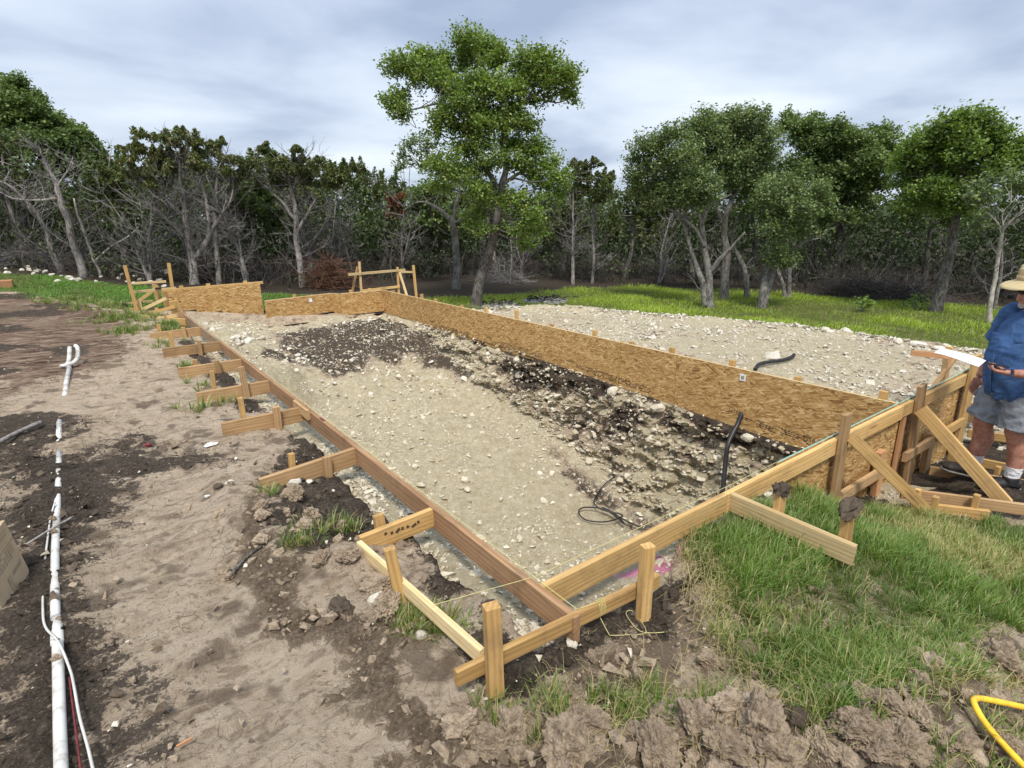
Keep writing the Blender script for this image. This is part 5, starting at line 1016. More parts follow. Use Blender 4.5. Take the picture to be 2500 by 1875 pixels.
for i, (y, L, dz, stakes) in enumerate(TIES):
    t = thing('tie_board', TIE_LABELS[i], 'tie board', (1.46 - L / 2, y, -.13), 'tie boards staked along the left form')
    lumber('board', (1.461 - L, y, dz - .004), (1.460, y, -.004), W6 - (.02 if i == 0 else 0), T2, M['tie_wood'] if i else M['stake_wood'], t, anchor='top')
    for (sx, sy, top, sd) in stakes:
        g0 = float(ground_z(sx, y + sy)) - .12
        lumber('stake', (sx, y + sy, g0), (sx + .012 * rr.normal(), y + sy + .01 * rr.normal(), top), sd, .04, M['stake_wood'] if sy > 0 else M['tie_wood'], t, up=(1, 0, 0))
    if i == 0:
        for q in range(7):
            x0 = 1.14 + .035 * q + .006 * rr.random()
            lumber('ink_mark', (x0, y - .0195, -.055 - .008 * (q % 3)), (x0 + .012 + .012 * rr.random(), y - .0195, -.05 - .01 * (q % 2)), .018, .0015, M['ink'], t)

# corner batter rails: two rails and three posts
br = thing('batter_rail', 'low corner frame of three square posts and two rails at the front', 'batter rail', (1.06, 1.55, -.14))
lumber('post', (1.035, 1.525, -.28), (1.03, 1.53, .275), .062, .05, M['stake_wood'], br, up=(1, -.25, 0))
lumber('post', (1.005, 2.26, -.27), (.965, 2.30, .16), .055, .045, M['stake_wood'], br, up=(1, -.25, 0))
lumber('post', (1.85, 1.47, -.27), (1.862, 1.475, .235), .058, .048, M['new_wood'], br, up=(1, -.25, 0))
lumber('rail', (.90, 1.602, -.006), (2.0, 1.515, .006), .072, .03, M['stake_wood'], br, anchor='top')
lumber('rail', (1.045, 1.63, -.004), (.985, 2.76, -.03), .072, .03, M['pale_wood'], br, anchor='top')
ln = link('string_line', None) if False else None
def cord_obj(name, pts, r, mat, label, cat, per=5, sides=5, parent=None):
    P = smooth_path(pts, per)
    mb = MB(); o0 = P[0].copy()
    tube(mb, P - o0, r, sides)
    o = mb.build(name, mat, parent, True)
    o.location = o0
    if label: tag(o, label, cat)
    return o
cord_obj('string_line', [(1.02, 1.99, .002), (1.25, 1.93, .006), (1.51, 1.865, .006), (3.0, 1.842,   .006), (5.6, 1.84, .006)], .0016, M['string'], 'tight yellow string from the corner rail along the near board', 'string', per=1)
cord_obj('string_line', [(1.625, 1.53, .012), (1.505, 1.56, .012), (1.505, 8, .012), (1.505, 12, .03)], .0016, M['string'], 'yellow string stretched along the inner top edge of the long form', 'string', per=1)
mb = MB()
for q in range(5):
    a = np.linspace(0, 2 * np.pi, 14); x0 = 1.615 + .009 * q
    tube(mb, np.c_[np.full(14, x0) + .002 * np.sin(a), 1.545 + .022 * np.cos(a), -.034 + .044 * np.sin(a)], .0018, 4, cap=False)
tag(mb.build('string_knot', M['string'], None, True), 'yellow string wound round the front rail', 'string')
tw = [(x, y, float(ground_z(x, y)) + .012) for x, y, z in SITE['twine'][1:]]
cord_obj('loose_string', [(1.625, 1.53, -.075), (1.62, 1.47, -.12)] + tw[1:], .0016, M['string'], 'loose end of yellow string looped on the soil by the front post', 'string')

# near board wall
nw = thing('near_form_wall', 'near form of rails and strand board panels braced on the right', 'form wall', (4.5, 1.8, -.6))
lumber('top_rail', (1.501, 1.80, -.002), (2.985, 1.80, .0), W6, T2, M['new_wood'], nw, anchor='top')
lumber('top_rail', (2.99, 1.80, .0), (5.70, 1.80, .0), W6 - .01, T2, M['new_wood'], nw, anchor='top')
lumber('top_rail', (5.705, 1.80, .0), (7.62, 1.80, -.012), W6 - .02, T2, M['new_wood'], nw, anchor='top')
for (x0, x1, z0, z1) in ((3.66, 5.72, .012, -.33), (5.725, 7.64, .008, -.33), (3.60, 5.30, -.336, -1.0), (5.305, 7.64, -.336, -1.15)):
    lumber('strand_board', (x0, 1.832, z0), (x1, 1.832, z0), z0 - z1, .013, M['osb'], nw, anchor='top', top_mat=M['osb_edge'] if z0 > 0 else None)
lumber('post', (4.50, 1.758, -.80), (4.475, 1.757, .205), .105, T2, M['tie_wood'], nw, up=(1, 0, 0))
lumber('post', (6.08, 1.757, -1.1), (5.97, 1.757, .145), .135, T2, M['tie_wood'], nw, up=(1, 0, 0))
lumber('post', (7.42, 1.755, -1.25), (7.44, 1.757, .195), .19, T2, M['new_wood'], nw, up=(1, 0, 0))
lumber('stud', (5.38, 1.77, -.95), (5.31, 1.77, -.33), .10, .05, M['red_wood'], nw, up=(1, 0, 0))
lumber('stud', (6.52, 1.76, -1.1), (6.50, 1.76, -.45), .12, .05, M['tie_wood'], nw, up=(1, 0, 0))
lumber('stud', (5.80, 1.80, -.95), (5.80, 1.80, -.14), .06, .03, M['red_wood'], nw, up=(1, 0, 0))
lumber('lower_rail', (4.54, 1.735, -.46), (5.30, 1.735, -.465), W4, T2, M['tie_wood'], nw, anchor='top')
lumber('lower_rail', (5.80, 1.735, -.47), (6.47, 1.735, -.475), W4, T2, M['tie_wood'], nw, anchor='top')
lumber('lower_rail', (6.60, 1.735, -.475), (7.34, 1.735, -.478), W4, T2, M['stake_wood'], nw, anchor='top')
lumber('brace', (4.535, 1.725, .01), (5.10, 1.21, -.70), W4, T2, M['new_wood'], nw)
lumber('brace', (5.90, 1.715, -.06), (5.93, .99, -.72), W4 + .03, T2, M['new_wood'], nw, label='diagonal brace with a dark knot at its lower third')
lumber('kicker', (5.10, 1.50, -.51), (5.78, .50, -.53), W4, T2, M['tie_wood'], nw, anchor='top')
lumber('kicker', (5.06, 1.34, -.56), (5.33, .97, -.565), W4, T2, M['stake_wood'], nw, anchor='top')
lumber('kicker', (6.30, 1.66, -.72), (6.62, 1.02, -.72), W4, T2, M['tie_wood'], nw, anchor='top')
lumber('kicker', (6.95, 1.70, -.76), (7.10, .80, -.74), W4, T2, M['stake_wood'], nw, anchor='top')
for (x, y, t) in ((5.10, 1.39, -.48), (5.04, 1.25, -.47), (5.30, 1.06, -.46), (5.75, .68, -.46), (6.62, 1.22, -.66)):
    lumber('stake', (x, y, -.95), (x + .005, y, t), .05, .04, M['stake_wood'], nw, up=(1, 0, 0))
nt = thing('tie_board', 'pale tie board crossing the green grass in front of the near wall', 'tie board', (3.05, 1.4, -.15), 'tie boards staked in the grass')
lumber('board', (3.04, 1.780, -.004), (3.085, 1.06, -.04), W6 - .02, T2, M['pale_wood'], nt, anchor='top')
s1 = lumber('stake', (3.10, 1.51, -.35), (3.115, 1.515, .085), .075, .04, M['stake_wood'], nt, up=(1, 0, 0))
s2 = lumber('stake', (3.14, 1.13, -.40), (3.15, 1.15, .10), .075, .045, M['stake_wood'], nt, up=(1, 0, 0))
for (cx, cy, cz, k) in ((3.115, 1.515, .10, 0), (3.155, 1.15, .115, 1)):
    o = put_rock(DCLODS, 'mud_cap', ['dark grey lump of mud on the stake top nearer the rail', 'dark clod with straw on the stake top at the end of the tie'][k], 'clod', cx, cy, [.055, .075][k], None, z=cz - .01, rng=rr)

# long right hand board wall
rw = thing('right_form_wall', 'long strand board wall standing along the right side of the pit', 'form wall', (5.72, 7, -.6))
seam = [1.845, 4.26, 6.70, 9.14, 12.70]
def wall_bottom(y): return float(np.interp(y, [1.8, 2.7, 7.6, 12.8], [-.775, -.752, -.585, -.57]))
for a_, b_ in zip(seam[:-1], seam[1:]):     # panels cut to a sloping lower edge
    y0, y1 = a_ + .003, b_ - .003; L = y1 - y0; z0, z1 = wall_bottom(y0), wall_bottom(y1); h_ = .0065
    V = np.array([(0, s_, z) for s_ in (h_, -h_) for z in (z0, 0)] + [(L, s_, z) for s_ in (h_, -h_) for z in (z1, 0)])
    mb = MB(); mb.add(V, [[0, 1, 5, 4], [2, 6, 7, 3], [0, 4, 6, 2], [0, 2, 3, 1], [4, 5, 7, 6]]); mb.add(V, [[1, 3, 7, 5]], None, 1)
    o = mb.build('strand_board', [M['osb'], M['osb_raw']], rw)
    m4 = Matrix(((0, 1, 0, 5.722), (1, 0, 0, y0), (0, 0, 1, 0), (0, 0, 0, 1))); o.matrix_basis = Matrix.Translation(rw.location).inverted() @ Matrix(((0, -1, 0, 5.722), (1, 0, 0, y0), (0, 0, 1, 0), (0, 0, 0, 1)))
lumber('back_rail', (5.752, 1.86, -.006), (5.752, 12.68, -.006), .07, .04, M['new_wood'], rw, anchor='top')
for (y, t) in ((10.36, .03), (9.34, .02), (8.5, .08), (7.62, .13), (6.72, .03), (5.78, .07), (5.06, .02), (4.41, .05), (3.59, .045), (2.8, .025), (1.99, .06)):
    lumber('stake', (5.81, y, -.75), (5.805 + .01 * rr.normal(), y + .01 * rr.normal(), t), .07, .04, M['stake_wood'] if rr.random() < .5 else M['new_wood'], rw, up=(0, 1, 0))
def text_part(body, size, loc, rot, mat, parent, name='stamp'):
    cu = bpy.data.curves.new(name, 'FONT'); cu.body = body; cu.size = size; cu.extrude = .0004
    o = bpy.data.objects.new(name, cu); C.objects.link(o)
    dg = bpy.context.evaluated_depsgraph_get(); me = bpy.data.meshes.new_from_object(o.evaluated_get(dg))
    C.objects.unlink(o); bpy.data.objects.remove(o)
    me.materials.clear(); me.materials.append(mat)
    o = link(name, me, parent)
    o.location = Vector(loc) - (parent.location if parent else Vector((0, 0, 0))); o.rotation_euler = rot
    return o
def osb_stamp(y0, y1, z0, z1, parent, big=1.0):
    """rows of grade print running along the wall, reading from far to near"""
    L = y0 - y1
    mb = MB(); r = np.random.default_rng(int(y0 * 100))
    def bar(u0, u1, v0, v1):
        ya, yb = y0 - u0 * L, y0 - u1 * L
        zz = lambda u, v: z0 + (z1 - z0) * u + v
        P = [(5.7145, ya, zz(u0, v0)), (5.7145, yb, zz(u1, v0)), (5.7145, yb, zz(u1, v1)), (5.7145, ya, zz(u0, v1))]
        mb.add([(p[0] - parent.location[0], p[1] - parent.location[1], p[2] - parent.location[2]) for p in P], [[0, 1, 2, 3]])
    for row in range(4):
        u = .12 if row in (1, 2) else .25
        while u < .97:
            w = .006 + .022 * r.random()
            if r.random() < .82: bar(u, u + w, -.022 * row, -.022 * row + .011 + .004 * (r.random() < .3))
            u += w + .006 + (.05 if r.random() < .08 else 0)
    mb.build('small_print', M['ink'], parent)
    text_part('7/16', .075 * big, (5.7144, y0 - .60 * L, z0 + (z1 - z0) * .6 - .03), (math.pi / 2, 0, -math.pi / 2), M['ink'], parent)
    text_part('RATED', .05 * big, (5.7144, y0, z0), (math.pi / 2, 0, -math.pi / 2), M['ink'], parent)
osb_stamp(3.50, 2.05, -.52, -.60, rw)
osb_stamp(6.25, 4.60, -.47, -.53, rw)
osb_stamp(8.40, 6.80, -.46, -.475, rw)
osb_stamp(10.45, 8.95, -.46, -.475, rw)
st = lumber('sticker', (5.713, 3.40, -.09), (5.713, 3.33, -.09), .075, .002, M['white_paper'], rw)
lumber('sticker_print', (5.711, 3.385, -.09), (5.711, 3.348, -.09), .04, .002, M['carton_print'], rw)

# far walls
fw = thing('raised_form_wall', 'raised strand board wall with a capping board at the far left', 'form wall', (2.2, 12.9, 0))
for (x0, x1, z0, zb) in ((1.36, 1.80, .355, -.06), (1.803, 2.26, .357, -.14), (2.264, 2.66, .358, -.31), (2.664, 3.06, .36, -.30)):
    lumber('strand_board', (x0, 12.90, z0), (x1, 12.90, z0), z0 - zb, .013, M['osb'], fw, anchor='top', up=(0, 0, 1))
lumber('cap_board', (1.28, 12.93, .385), (3.13, 12.93, .392), .05, .05, M['new_wood'], fw, anchor='top')
for x in (1.62, 2.10, 2.80):
    lumber('stake', (x, 13.0, -.3), (x, 13.0, .42), .07, .05, M['new_wood'], fw, up=(1, 0, 0))
lw = thing('low_form_wall', 'low stepped strand board wall closing the far end of the pit', 'form wall', (4.2, 12.85, -.3))
pa = [((3.075, 12.78), (3.50, 12.83), .0, .46), ((3.505, 12.83), (4.16, 12.93), .0, .52), ((4.165, 12.93), (4.62, 13.0), .0, .42), ((4.625, 13.0), (4.705, 12.79), .0, .50), ((4.71, 12.78), (5.712, 12.71), .0, .50)]
for (a_, b_, z, w) in pa:
    lumber('strand_board', (a_[0], a_[1], z), (b_[0], b_[1], z), w, .013, M['osb'], lw, anchor='top', top_mat=M['osb_raw'])
lumber('sticker', (4.04, 12.895, -.10), (4.11, 12.905, -.10), .08, .002, M['white_paper'], lw)
for (x, y) in ((3.75, 12.95), (5.0, 12.86), (5.45, 12.83)):
    lumber('stake', (x, y, -.6), (x, y, .05), .07, .05, M['new_wood'], lw, up=(1, 0, 0))
lumber('back_rail', (3.1, 12.83, .0), (4.6, 13.04, .0), .05, .03, M['new_wood'], lw, anchor='top')
lumber('back_rail', (4.75, 12.81, .0), (5.70, 12.745, .0), .05, .03, M['new_wood'], lw, anchor='top')

# far right batter frame
bf = thing('batter_rail', 'tall light batter frame of posts and rails behind the far corner', 'batter rail', (5.9, 13.3, -.4))
lumber('post', (5.43, 13.3, -.5), (5.45, 13.3, .64), .05, .04, M['pale_wood'], bf, up=(1, 0, 0))
lumber('post', (6.41, 13.3, -.6), (6.43, 13.3, .45), .05, .04, M['new_wood'], bf, up=(1, 0, 0))
lumber('post', (6.76, 13.0, -.6), (6.74, 13.05, .49), .055, .045, M['new_wood'], bf, up=(1, 0, 0))
lumber('rail', (5.14, 13.265, .39), (6.62, 13.265, .40), .06, .03, M['pale_wood'], bf, anchor='top')
lumber('rail', (6.45, 13.29, .355), (6.73, 13.08, .345), .05, .03, M['pale_wood'], bf, anchor='top')
lumber('rail', (5.46, 13.27, -.02), (6.44, 13.27, -.0), .06, .03, M['new_wood'], bf, anchor='top')
lumber('brace', (5.16, 13.5, -.5), (5.41, 13.335, .52), .05, .03, M['tie_wood'], bf, up=(1, 0, 0))
lumber('brace', (6.60, 13.1, -.5), (6.45, 13.25, .33), .06, .03, M['pale_wood'], bf, up=(1, 0, 0))
lumber('stake', (6.86, 12.9, -.6), (6.84, 12.9, -.22), .08, .05, M['new_wood'], bf, up=(1, 0, 0))
lumber('stake', (6.32, 13.4, -.6), (6.30, 13.4, -.13), .12, .05, M['stake_wood'], bf, up=(1, 0, 0))

# crossed braces and posts at the far left corner
lb = thing('corner_stakes', 'two tall stakes and a pale rail standing at the far left corner', 'batter rail', (1.1, 13.3, 0))
lumber('post', (.83, 13.1, -.2), (.77, 13.1, .86), .06, .045, M['stake_wood'], lb, up=(1, 0, 0))
lumber('post', (1.62, 14.5, -.2), (1.65, 14.5, .77), .065, .05, M['new_wood'], lb, up=(1, 0, 0))
lumber('rail', (.77, 13.30, .36), (1.56, 13.30, .375), .045, .035, M['pale_wood'], lb, anchor='top')
lumber('rail', (.95, 14.6, .41), (1.55, 14.6, .40), .05, .04, M['pale_wood'], lb, anchor='top')
lumber('stake', (1.30, 14.3, -.1), (1.28, 14.3, .37), .06, .04, M['new_wood'], lb, up=(1, 0, 0))
lumber('stake', (.90, 13.2, -.2), (.89, 13.2, .20), .06, .045, M['pale_wood'], lb, up=(1, 0, 0))
lumber('ground_rail', (.62, 14.1, .05), (1.2, 14.25, .045), .05, .04, M['pale_wood'], lb, anchor='top')
lumber('ground_rail', (.72, 13.3, .03), (1.0, 13.32, .02), .05, .04, M['new_wood'], lb, anchor='top')
bw_ = thing('braced_boards', 'upright boards propped by three slanting braces at the far left', 'form brace', (1.3, 13.0, -.1))
lumber('upright', (1.40, 14.9, -.3), (1.38, 14.88, .30), .16, .04, M['tie_wood'], bw_, up=(0, 1, 0))
lumber('upright', (1.40, 13.35, -.35), (1.37, 13.30, .34), .16, .04, M['new_wood'], bw_, up=(1, .3, 0))
lumber('upright', (1.41, 12.55, -.3), (1.39, 12.50, .20), .15, .04, M['new_wood'], bw_, up=(1, .3, 0))
lumber('upright', (1.43, 11.95, -.3), (1.42, 12.0, .055), .15, .04, M['tie_wood'], bw_, up=(1, .3, 0))
lumber('brace', (.86, 14.0, .02), (1.34, 14.0, .345), .06, .035, M['new_wood'], bw_)
lumber('brace', (.87, 13.2, -.02), (1.36, 13.0, .215), .06, .035, M['pale_wood'], bw_)
lumber('brace', (.90, 12.75, -.04), (1.39, 12.45, .095), .06, .035, M['new_wood'], bw_)
lumber('brace', (1.02, 12.2, -.07), (1.41, 12.0, .0), .06, .035, M['pale_wood'], bw_)
lumber('cross_board', (.74, 12.66, -.0), (1.455, 11.80, -.06), W6 - .02, T2, M['new_wood'], bw_, anchor='top')
lumber('stake', (.92, 12.5, -.3), (.93, 12.5, -.06), .06, .04, M['new_wood'], bw_, up=(1, 0, 0))
lumber('stake', (1.16, 12.1, -.2), (1.19, 12.12, .03), .06, .04, M['tie_wood'], bw_, up=(1, 0, 0))
lumber('stake', (1.12, 12.9, -.2), (1.13, 12.92, .05), .06, .04, M['new_wood'], bw_, up=(1, 0, 0))
tg = lumber('tape_roll', (1.20, 13.29, .375), (1.30, 13.29, .377), .03, .06, M['black']); tag(tg, 'black tool lying on the pale rail at the far left corner', 'tool')
tb = put_rock(DCLODS, 'dark_bundle', 'small black bundle on the grass beside the far left stakes', 'bundle', .66, 13.9, .07, rng=rr)

# right hand batter behind the near wall
rb = thing('batter_rail', 'short batter frame on the gravel behind the near wall end', 'batter rail', (8.1, 2.3, -.5))
lumber('rail', (8.05, 2.55, .01), (8.36, 1.98, -.005), .07, .035, M['red_wood'], rb, anchor='top')
lumber('post', (8.2, 2.20, -.7), (8.19, 2.22, -.05), .06, .045, M['tie_wood'], rb, up=(0, 1, 0))
lumber('post', (8.42, 2.25, -.7), (8.40, 2.27, .05), .07, .05, M['new_wood'], rb, up=(0, 1, 0))
lumber('leg', (7.95, 2.32, -.62), (8.26, 2.16, -.05), .05, .04, M['tie_wood'], rb, up=(0, 1, 0))
sw = thing('end_form_wall', 'boards and stakes of the short form behind the man in blue', 'form wall', (8.2, 1.6, -.6))
lumber('upright', (8.25, 1.92, -1.1), (8.10, 1.90, -.50), .2, .04, M['tie_wood'], sw, up=(0, 1, 0))
lumber('upright', (8.3, 1.15, -1.1), (8.25, 1.12, -.42), .12, .04, M['tie_wood'], sw, up=(0, 1, 0))
lumber('kicker', (7.75, 1.76, -.72), (8.2, .70, -.72), W4, T2, M['stake_wood'], sw, anchor='top')
lumber('kicker', (7.4, 1.25, -.70), (7.9, .3, -.68), W4, T2, M['tie_wood'], sw, anchor='top')
lumber('stake', (7.0, .98, -.9), (7.0, .98, -.60), .06, .05, M['new_wood'], sw, up=(0, 1, 0))
lumber('brace', (7.60, 1.78, -.03), (7.95, 1.50, -.25), .09, .04, M['new_wood'], sw)
# ------------------------------------------------------------------ trees
def leaf_cards(mb, P, size, rng, bright, aspect=1.7, upbias=.5, tint=None, dirs=None, dj=.45):
    n = len(P)
    if n == 0: return
    N = rng.normal(size=(n, 3)); N[:, 2] = np.abs(N[:, 2]) + upbias; N /= np.linalg.norm(N, axis=1)[:, None]
    A = rng.normal(size=(n, 3))
    if dirs is not None: A = dirs + A * dj
    A -= (A * N).sum(1)[:, None] * N; A /= (np.linalg.norm(A, axis=1)[:, None] + 1e-9)
    B = np.cross(N, A)
    s = np.broadcast_to(size, (n,))[:, None] * (.7 + .6 * rng.random((n, 1)))
    L = A * s * aspect * .5; W = B * s * .5
    V = np.stack([P - L, P + W + N * s * .12, P + L, P - W + N * s * .12], 1)
    F = np.arange(n)[:, None] * 4 + np.array([[0, 1, 2, 3]])
    t = np.zeros(n) if tint is None else tint
    col = np.repeat(np.stack([np.clip(bright, 0, 1), t, t * 0, t * 0 + 1], -1), 4, axis=0)
    mb.add(V.reshape(-1, 3), F, col)

def build_tree(key, name, label, bark, leaf, group=None, kind='oak', dens=1.0, size=.06, bare=0, bare_len=1.0, jit=.35, tintp=.08, bare_mat='twig', shape=None, clump_scale=1.0, category='tree'):
    sh = shape or TREE_SHAPES[key]
    rng = np.random.default_rng(sum(map(ord, key)))
    base = np.array(sh['base']); vd = np.array([base[0], base[1], 0]); vd /= np.linalg.norm(vd)
    base = np.array([base[0], base[1], float(ground_z(base[0], base[1]))])
    t = thing(name, label, category, tuple(base), group)
    def dep(P, amp, sc, sd):
        P = np.asarray(P, float)
        h = np.clip((P[:, 2] - base[2] - .3) / 1.5, 0, 1)
        return P + vd * (amp * h * noise3(P[:, 0] * sc + P[:, 1] * sc, P[:, 2] * sc, 0, sd))[:, None]
    mb = MB(); twigs0, twigs1, tr0, tr1 = [], [], [], []
    nodes, nrad = [], []
    for k, st in enumerate(sh['stems']):
        st = np.array(st, float)
        P = smooth_path(st[:, :3], 5) if len(st) > 2 else st[:, :3]
        r = np.interp(np.linspace(0, 1, len(P)), np.linspace(0, 1, len(st)), st[:, 3])
        P = P + (fbm(P[:, 0] * 3, P[:, 2] * 3, k, 2, 7)[:, None] * np.array([.5, .5, .2])) * np.minimum(r, .06)[:, None] * (np.arange(len(P)) > 0)[:, None]
        P = dep(P, jit * 1.3, .55, 3)
        if k == 0:
            P[0, 2] = min(P[0, 2], base[2]) - .12; r[0] *= 1.35
            if len(r) > 1: r[1] *= 1.12
        tube(mb, P - base, r, 8 if r[0] > .06 else 6)
        nodes.append(P); nrad.append(r)
    ND = np.concatenate(nodes); NR = np.concatenate(nrad)
    crown = MB()
    cl = np.array(sh['clumps'], float).reshape(-1, 4)
    if len(cl):
        cc = dep(cl[:, :3], jit * 1.3, .55, 3) + vd * (rng.uniform(-1, 1, len(cl)) * (cl[:, 3] * .9 + jit * .6))[:, None]
        for (c, r) in zip(cc, cl[:, 3] * clump_scale):
            # limb from the nearest lower node
            dd = np.linalg.norm(ND - c, axis=1) + np.where(ND[:, 2] > c[2] + .05, 1.0, 0)
            j = int(np.argmin(dd)); p0 = ND[j]; r0 = min(NR[j] * .6, .012 + .02 * dd[j])
            mid = (p0 + c) / 2 + np.array([0, 0, -.12 * dd[j]]) + rng.normal(size=3) * .07 * dd[j]
            B = smooth_path([p0, mid, c], 3)
            tube(mb, B - base, np.linspace(max(r0, .009), .007, len(B)), 4, cap=False)
            if kind == 'oak':
                ns = max(8, int(44 * (r / .5) ** 2 * dens ** .5))
                d = rng.normal(size=(ns, 3)); d /= np.linalg.norm(d, axis=1)[:, None]
                d[:, 2] = np.where(d[:, 2] < -.45, -d[:, 2] * .5, d[:, 2])
                rad = r * (.25 + .85 * rng.random(ns) ** .6)
                sub = c + d * rad[:, None] * np.array([1.08, 1.08, .82])
                twigs0.append(np.repeat(c[None], ns, 0) + d * .05); twigs1.append(sub); tr0.append(np.full(ns, .0065)); tr1.append(np.full(ns, .003))
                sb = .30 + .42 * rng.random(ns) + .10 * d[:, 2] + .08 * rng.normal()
                m = int(25 * dens ** .5)
                ax_ = d + rng.normal(size=(ns, 3)) * .7 + [0, 0, .25]; ax_ /= np.linalg.norm(ax_, axis=1)[:, None]
                twigs0.append(sub - ax_ * .2); twigs1.append(sub + ax_ * .22); tr0.append(np.full(ns, .004)); tr1.append(np.full(ns, .002))
                Pl = np.repeat(sub, m, 0) + np.repeat(ax_, m, 0) * (rng.uniform(-.22, .22, size=(ns * m, 1))) + np.clip(rng.normal(size=(ns * m, 3)), -1.5, 1.5) * (.055 + .05 * r)
                br = np.repeat(sb, m) + rng.normal(size=ns * m) * .16
                tint = (rng.random(ns * m) < tintp) * .8
                leaf_cards(crown, Pl - base, size, rng, br, 1.6, .55, tint)
            else:   # juniper : upright feathery plumes
                nsp = max(3, int(6 * (r / .4) ** 1.3 * dens ** .5))
                a = rng.random(nsp) * 2 * np.pi; ro = r * (.25 + .85 * rng.random(nsp) ** .6)
                sb0 = c + np.stack([np.cos(a) * ro, np.sin(a) * ro, r * (-1.15 + .8 * rng.random(nsp) - .35 * ro / r)], -1)
                dirs = np.stack([np.cos(a) * .28 * ro / r, np.sin(a) * .28 * ro / r, np.ones(nsp)], -1) + rng.normal(size=(nsp, 3)) * .1
                dirs /= np.linalg.norm(dirs, axis=1)[:, None]
                hs = r * (.55 + 1.05 * rng.random(nsp) ** 1.5); ws = .17 + .14 * rng.random(nsp)
                m = int(150 * dens ** .5)
                u = rng.random(nsp * m) ** 1.25
                wid = np.repeat(ws, m) * (1.05 - u) ** .8 * (.55 + .45 * np.abs(np.sin(u * 14 + np.repeat(a, m) * 5)))
                g = rng.normal(size=(nsp * m, 3)); g /= np.linalg.norm(g, axis=1)[:, None]
                out = g * np.array([1, 1, .25])
                Pl = np.repeat(sb0, m, 0) + np.repeat(dirs * hs[:, None], m, 0) * u[:, None] + out * (wid * rng.random(nsp * m) ** .45)[:, None]
                ld = np.repeat(dirs, m, 0) * .8 + out * .7
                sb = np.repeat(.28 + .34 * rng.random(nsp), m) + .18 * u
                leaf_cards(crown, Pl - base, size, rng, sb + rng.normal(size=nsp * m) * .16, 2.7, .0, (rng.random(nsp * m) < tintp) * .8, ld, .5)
                twigs0.append(np.repeat(c[None], nsp, 0) - [0, 0, .6 * r]); twigs1.append(sb0); tr0.append(np.full(nsp, .007)); tr1.append(np.full(nsp, .004))
                twigs0.append(sb0); twigs1.append(sb0 + dirs * hs[:, None] * .9); tr0.append(np.full(nsp, .005)); tr1.append(np.full(nsp, .002))
    if twigs0:
        segs(mb, np.concatenate(twigs0) - base, np.concatenate(twigs1) - base, np.concatenate(tr0), np.concatenate(tr1))
    mb.build('trunk', M[bark], t, True)
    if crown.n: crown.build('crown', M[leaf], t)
    if bare:
        dbm = MB(); A, B_, ra, rb_ = [], [], [], []
        for P, r in zip(nodes, nrad):
            L = np.linalg.norm(np.diff(P, axis=0), axis=1).sum()
            for q in range(int(bare * L)):
                u = .12 + .86 * rng.random(); x = u * (len(P) - 1); i = int(x); f = x - i
                p = P[i] * (1 - f) + P[min(i + 1, len(P) - 1)] * f
                a = rng.random() * 2 * np.pi
                d = np.array([np.cos(a), np.sin(a), .15 + .55 * rng.random()]); d /= np.linalg.norm(d)
                ln = bare_len * (.35 + .9 * rng.random()) * (1.1 - .5 * u)
                n = 6; pts = [p]
                for s_ in range(n):
                    d = d + np.array([0, 0, .10]) + rng.normal(size=3) * .16; d /= np.linalg.norm(d)
                    pts.append(pts[-1] + d * ln / n)
                pts = np.array(pts); rr_ = np.linspace(.013, .004, n + 1) * (.7 + .6 * rng.random())
                A.append(pts[:-1]); B_.append(pts[1:]); ra.append(rr_[:-1]); rb_.append(rr_[1:])
                for w in range(7):
                    j = rng.integers(1, n); d2 = (pts[j] - pts[j - 1]); d2 /= np.linalg.norm(d2)
                    d2 = d2 + rng.normal(size=3) * .6 + [0, 0, .12]; d2 /= np.linalg.norm(d2)
                    l2 = ln * (.15 + .3 * rng.random())
                    m1 = pts[j] + d2 * l2 * .5; d3 = d2 + rng.normal(size=3) * .3; d3 /= np.linalg.norm(d3)
                    A.append(np.array([pts[j], m1])); B_.append(np.array([m1, m1 + d3 * l2 * .5])); ra.append(np.array([.005, .0038])); rb_.append(np.array([.0038, .0022]))
        if A:
            segs(dbm, np.concatenate(A) - base, np.concatenate(B_) - base, np.concatenate(ra), np.concatenate(rb_))
            tag(dbm.build('dead_branches', M[bare_mat], t), kind='stuff')
    return t

build_tree('lone_oak', 'live_oak', 'tall lone live oak rising above all trees behind the long wall', 'bark', 'oak_leaf', dens=2.3, size=.046, clump_scale=1.0, jit=.4, bare=2.0, bare_len=.7, tintp=.12)
build_tree('forked_oak', 'live_oak', 'grey forked oak with bare limbs just left of the tall lone oak', 'grey_bark', 'grey_leaf', dens=.5, size=.06, bare=3, bare_len=.9)
build_tree('edge_tree', 'broadleaf_tree', 'big bushy green tree filling the left edge of the photo', 'grey_bark', 'dark_leaf', dens=2.3, size=.07, bare=1.5, jit=.6)
build_tree('leaning_juniper', 'dead_juniper', 'leaning bare grey trunk above the white rocks at the left', 'juniper_bark', 'cedar_leaf', 'bare grey trees in front of the left wood', kind='cedar', bare=9, bare_len=1.1)
build_tree('grey_juniper', 'dead_juniper', 'bare grey trunk with limbs reaching to the left photo edge', 'juniper_bark', 'cedar_leaf', 'bare grey trees in front of the left wood', kind='cedar', bare=8, bare_len=1.1)
build_tree('thin_juniper', 'dead_juniper', 'thin forked bare sapling between the leaning trunk and the fan shaped juniper', 'pale_bark', 'cedar_leaf', 'bare grey trees in front of the left wood', kind='cedar', bare=5, bare_len=.7)
build_tree('fan_juniper', 'juniper', 'large juniper with a fan of bare grey branches left of centre', 'juniper_bark', 'cedar_leaf', kind='cedar', bare=17, bare_len=1.25, dens=2.0, size=.036, tintp=.2)
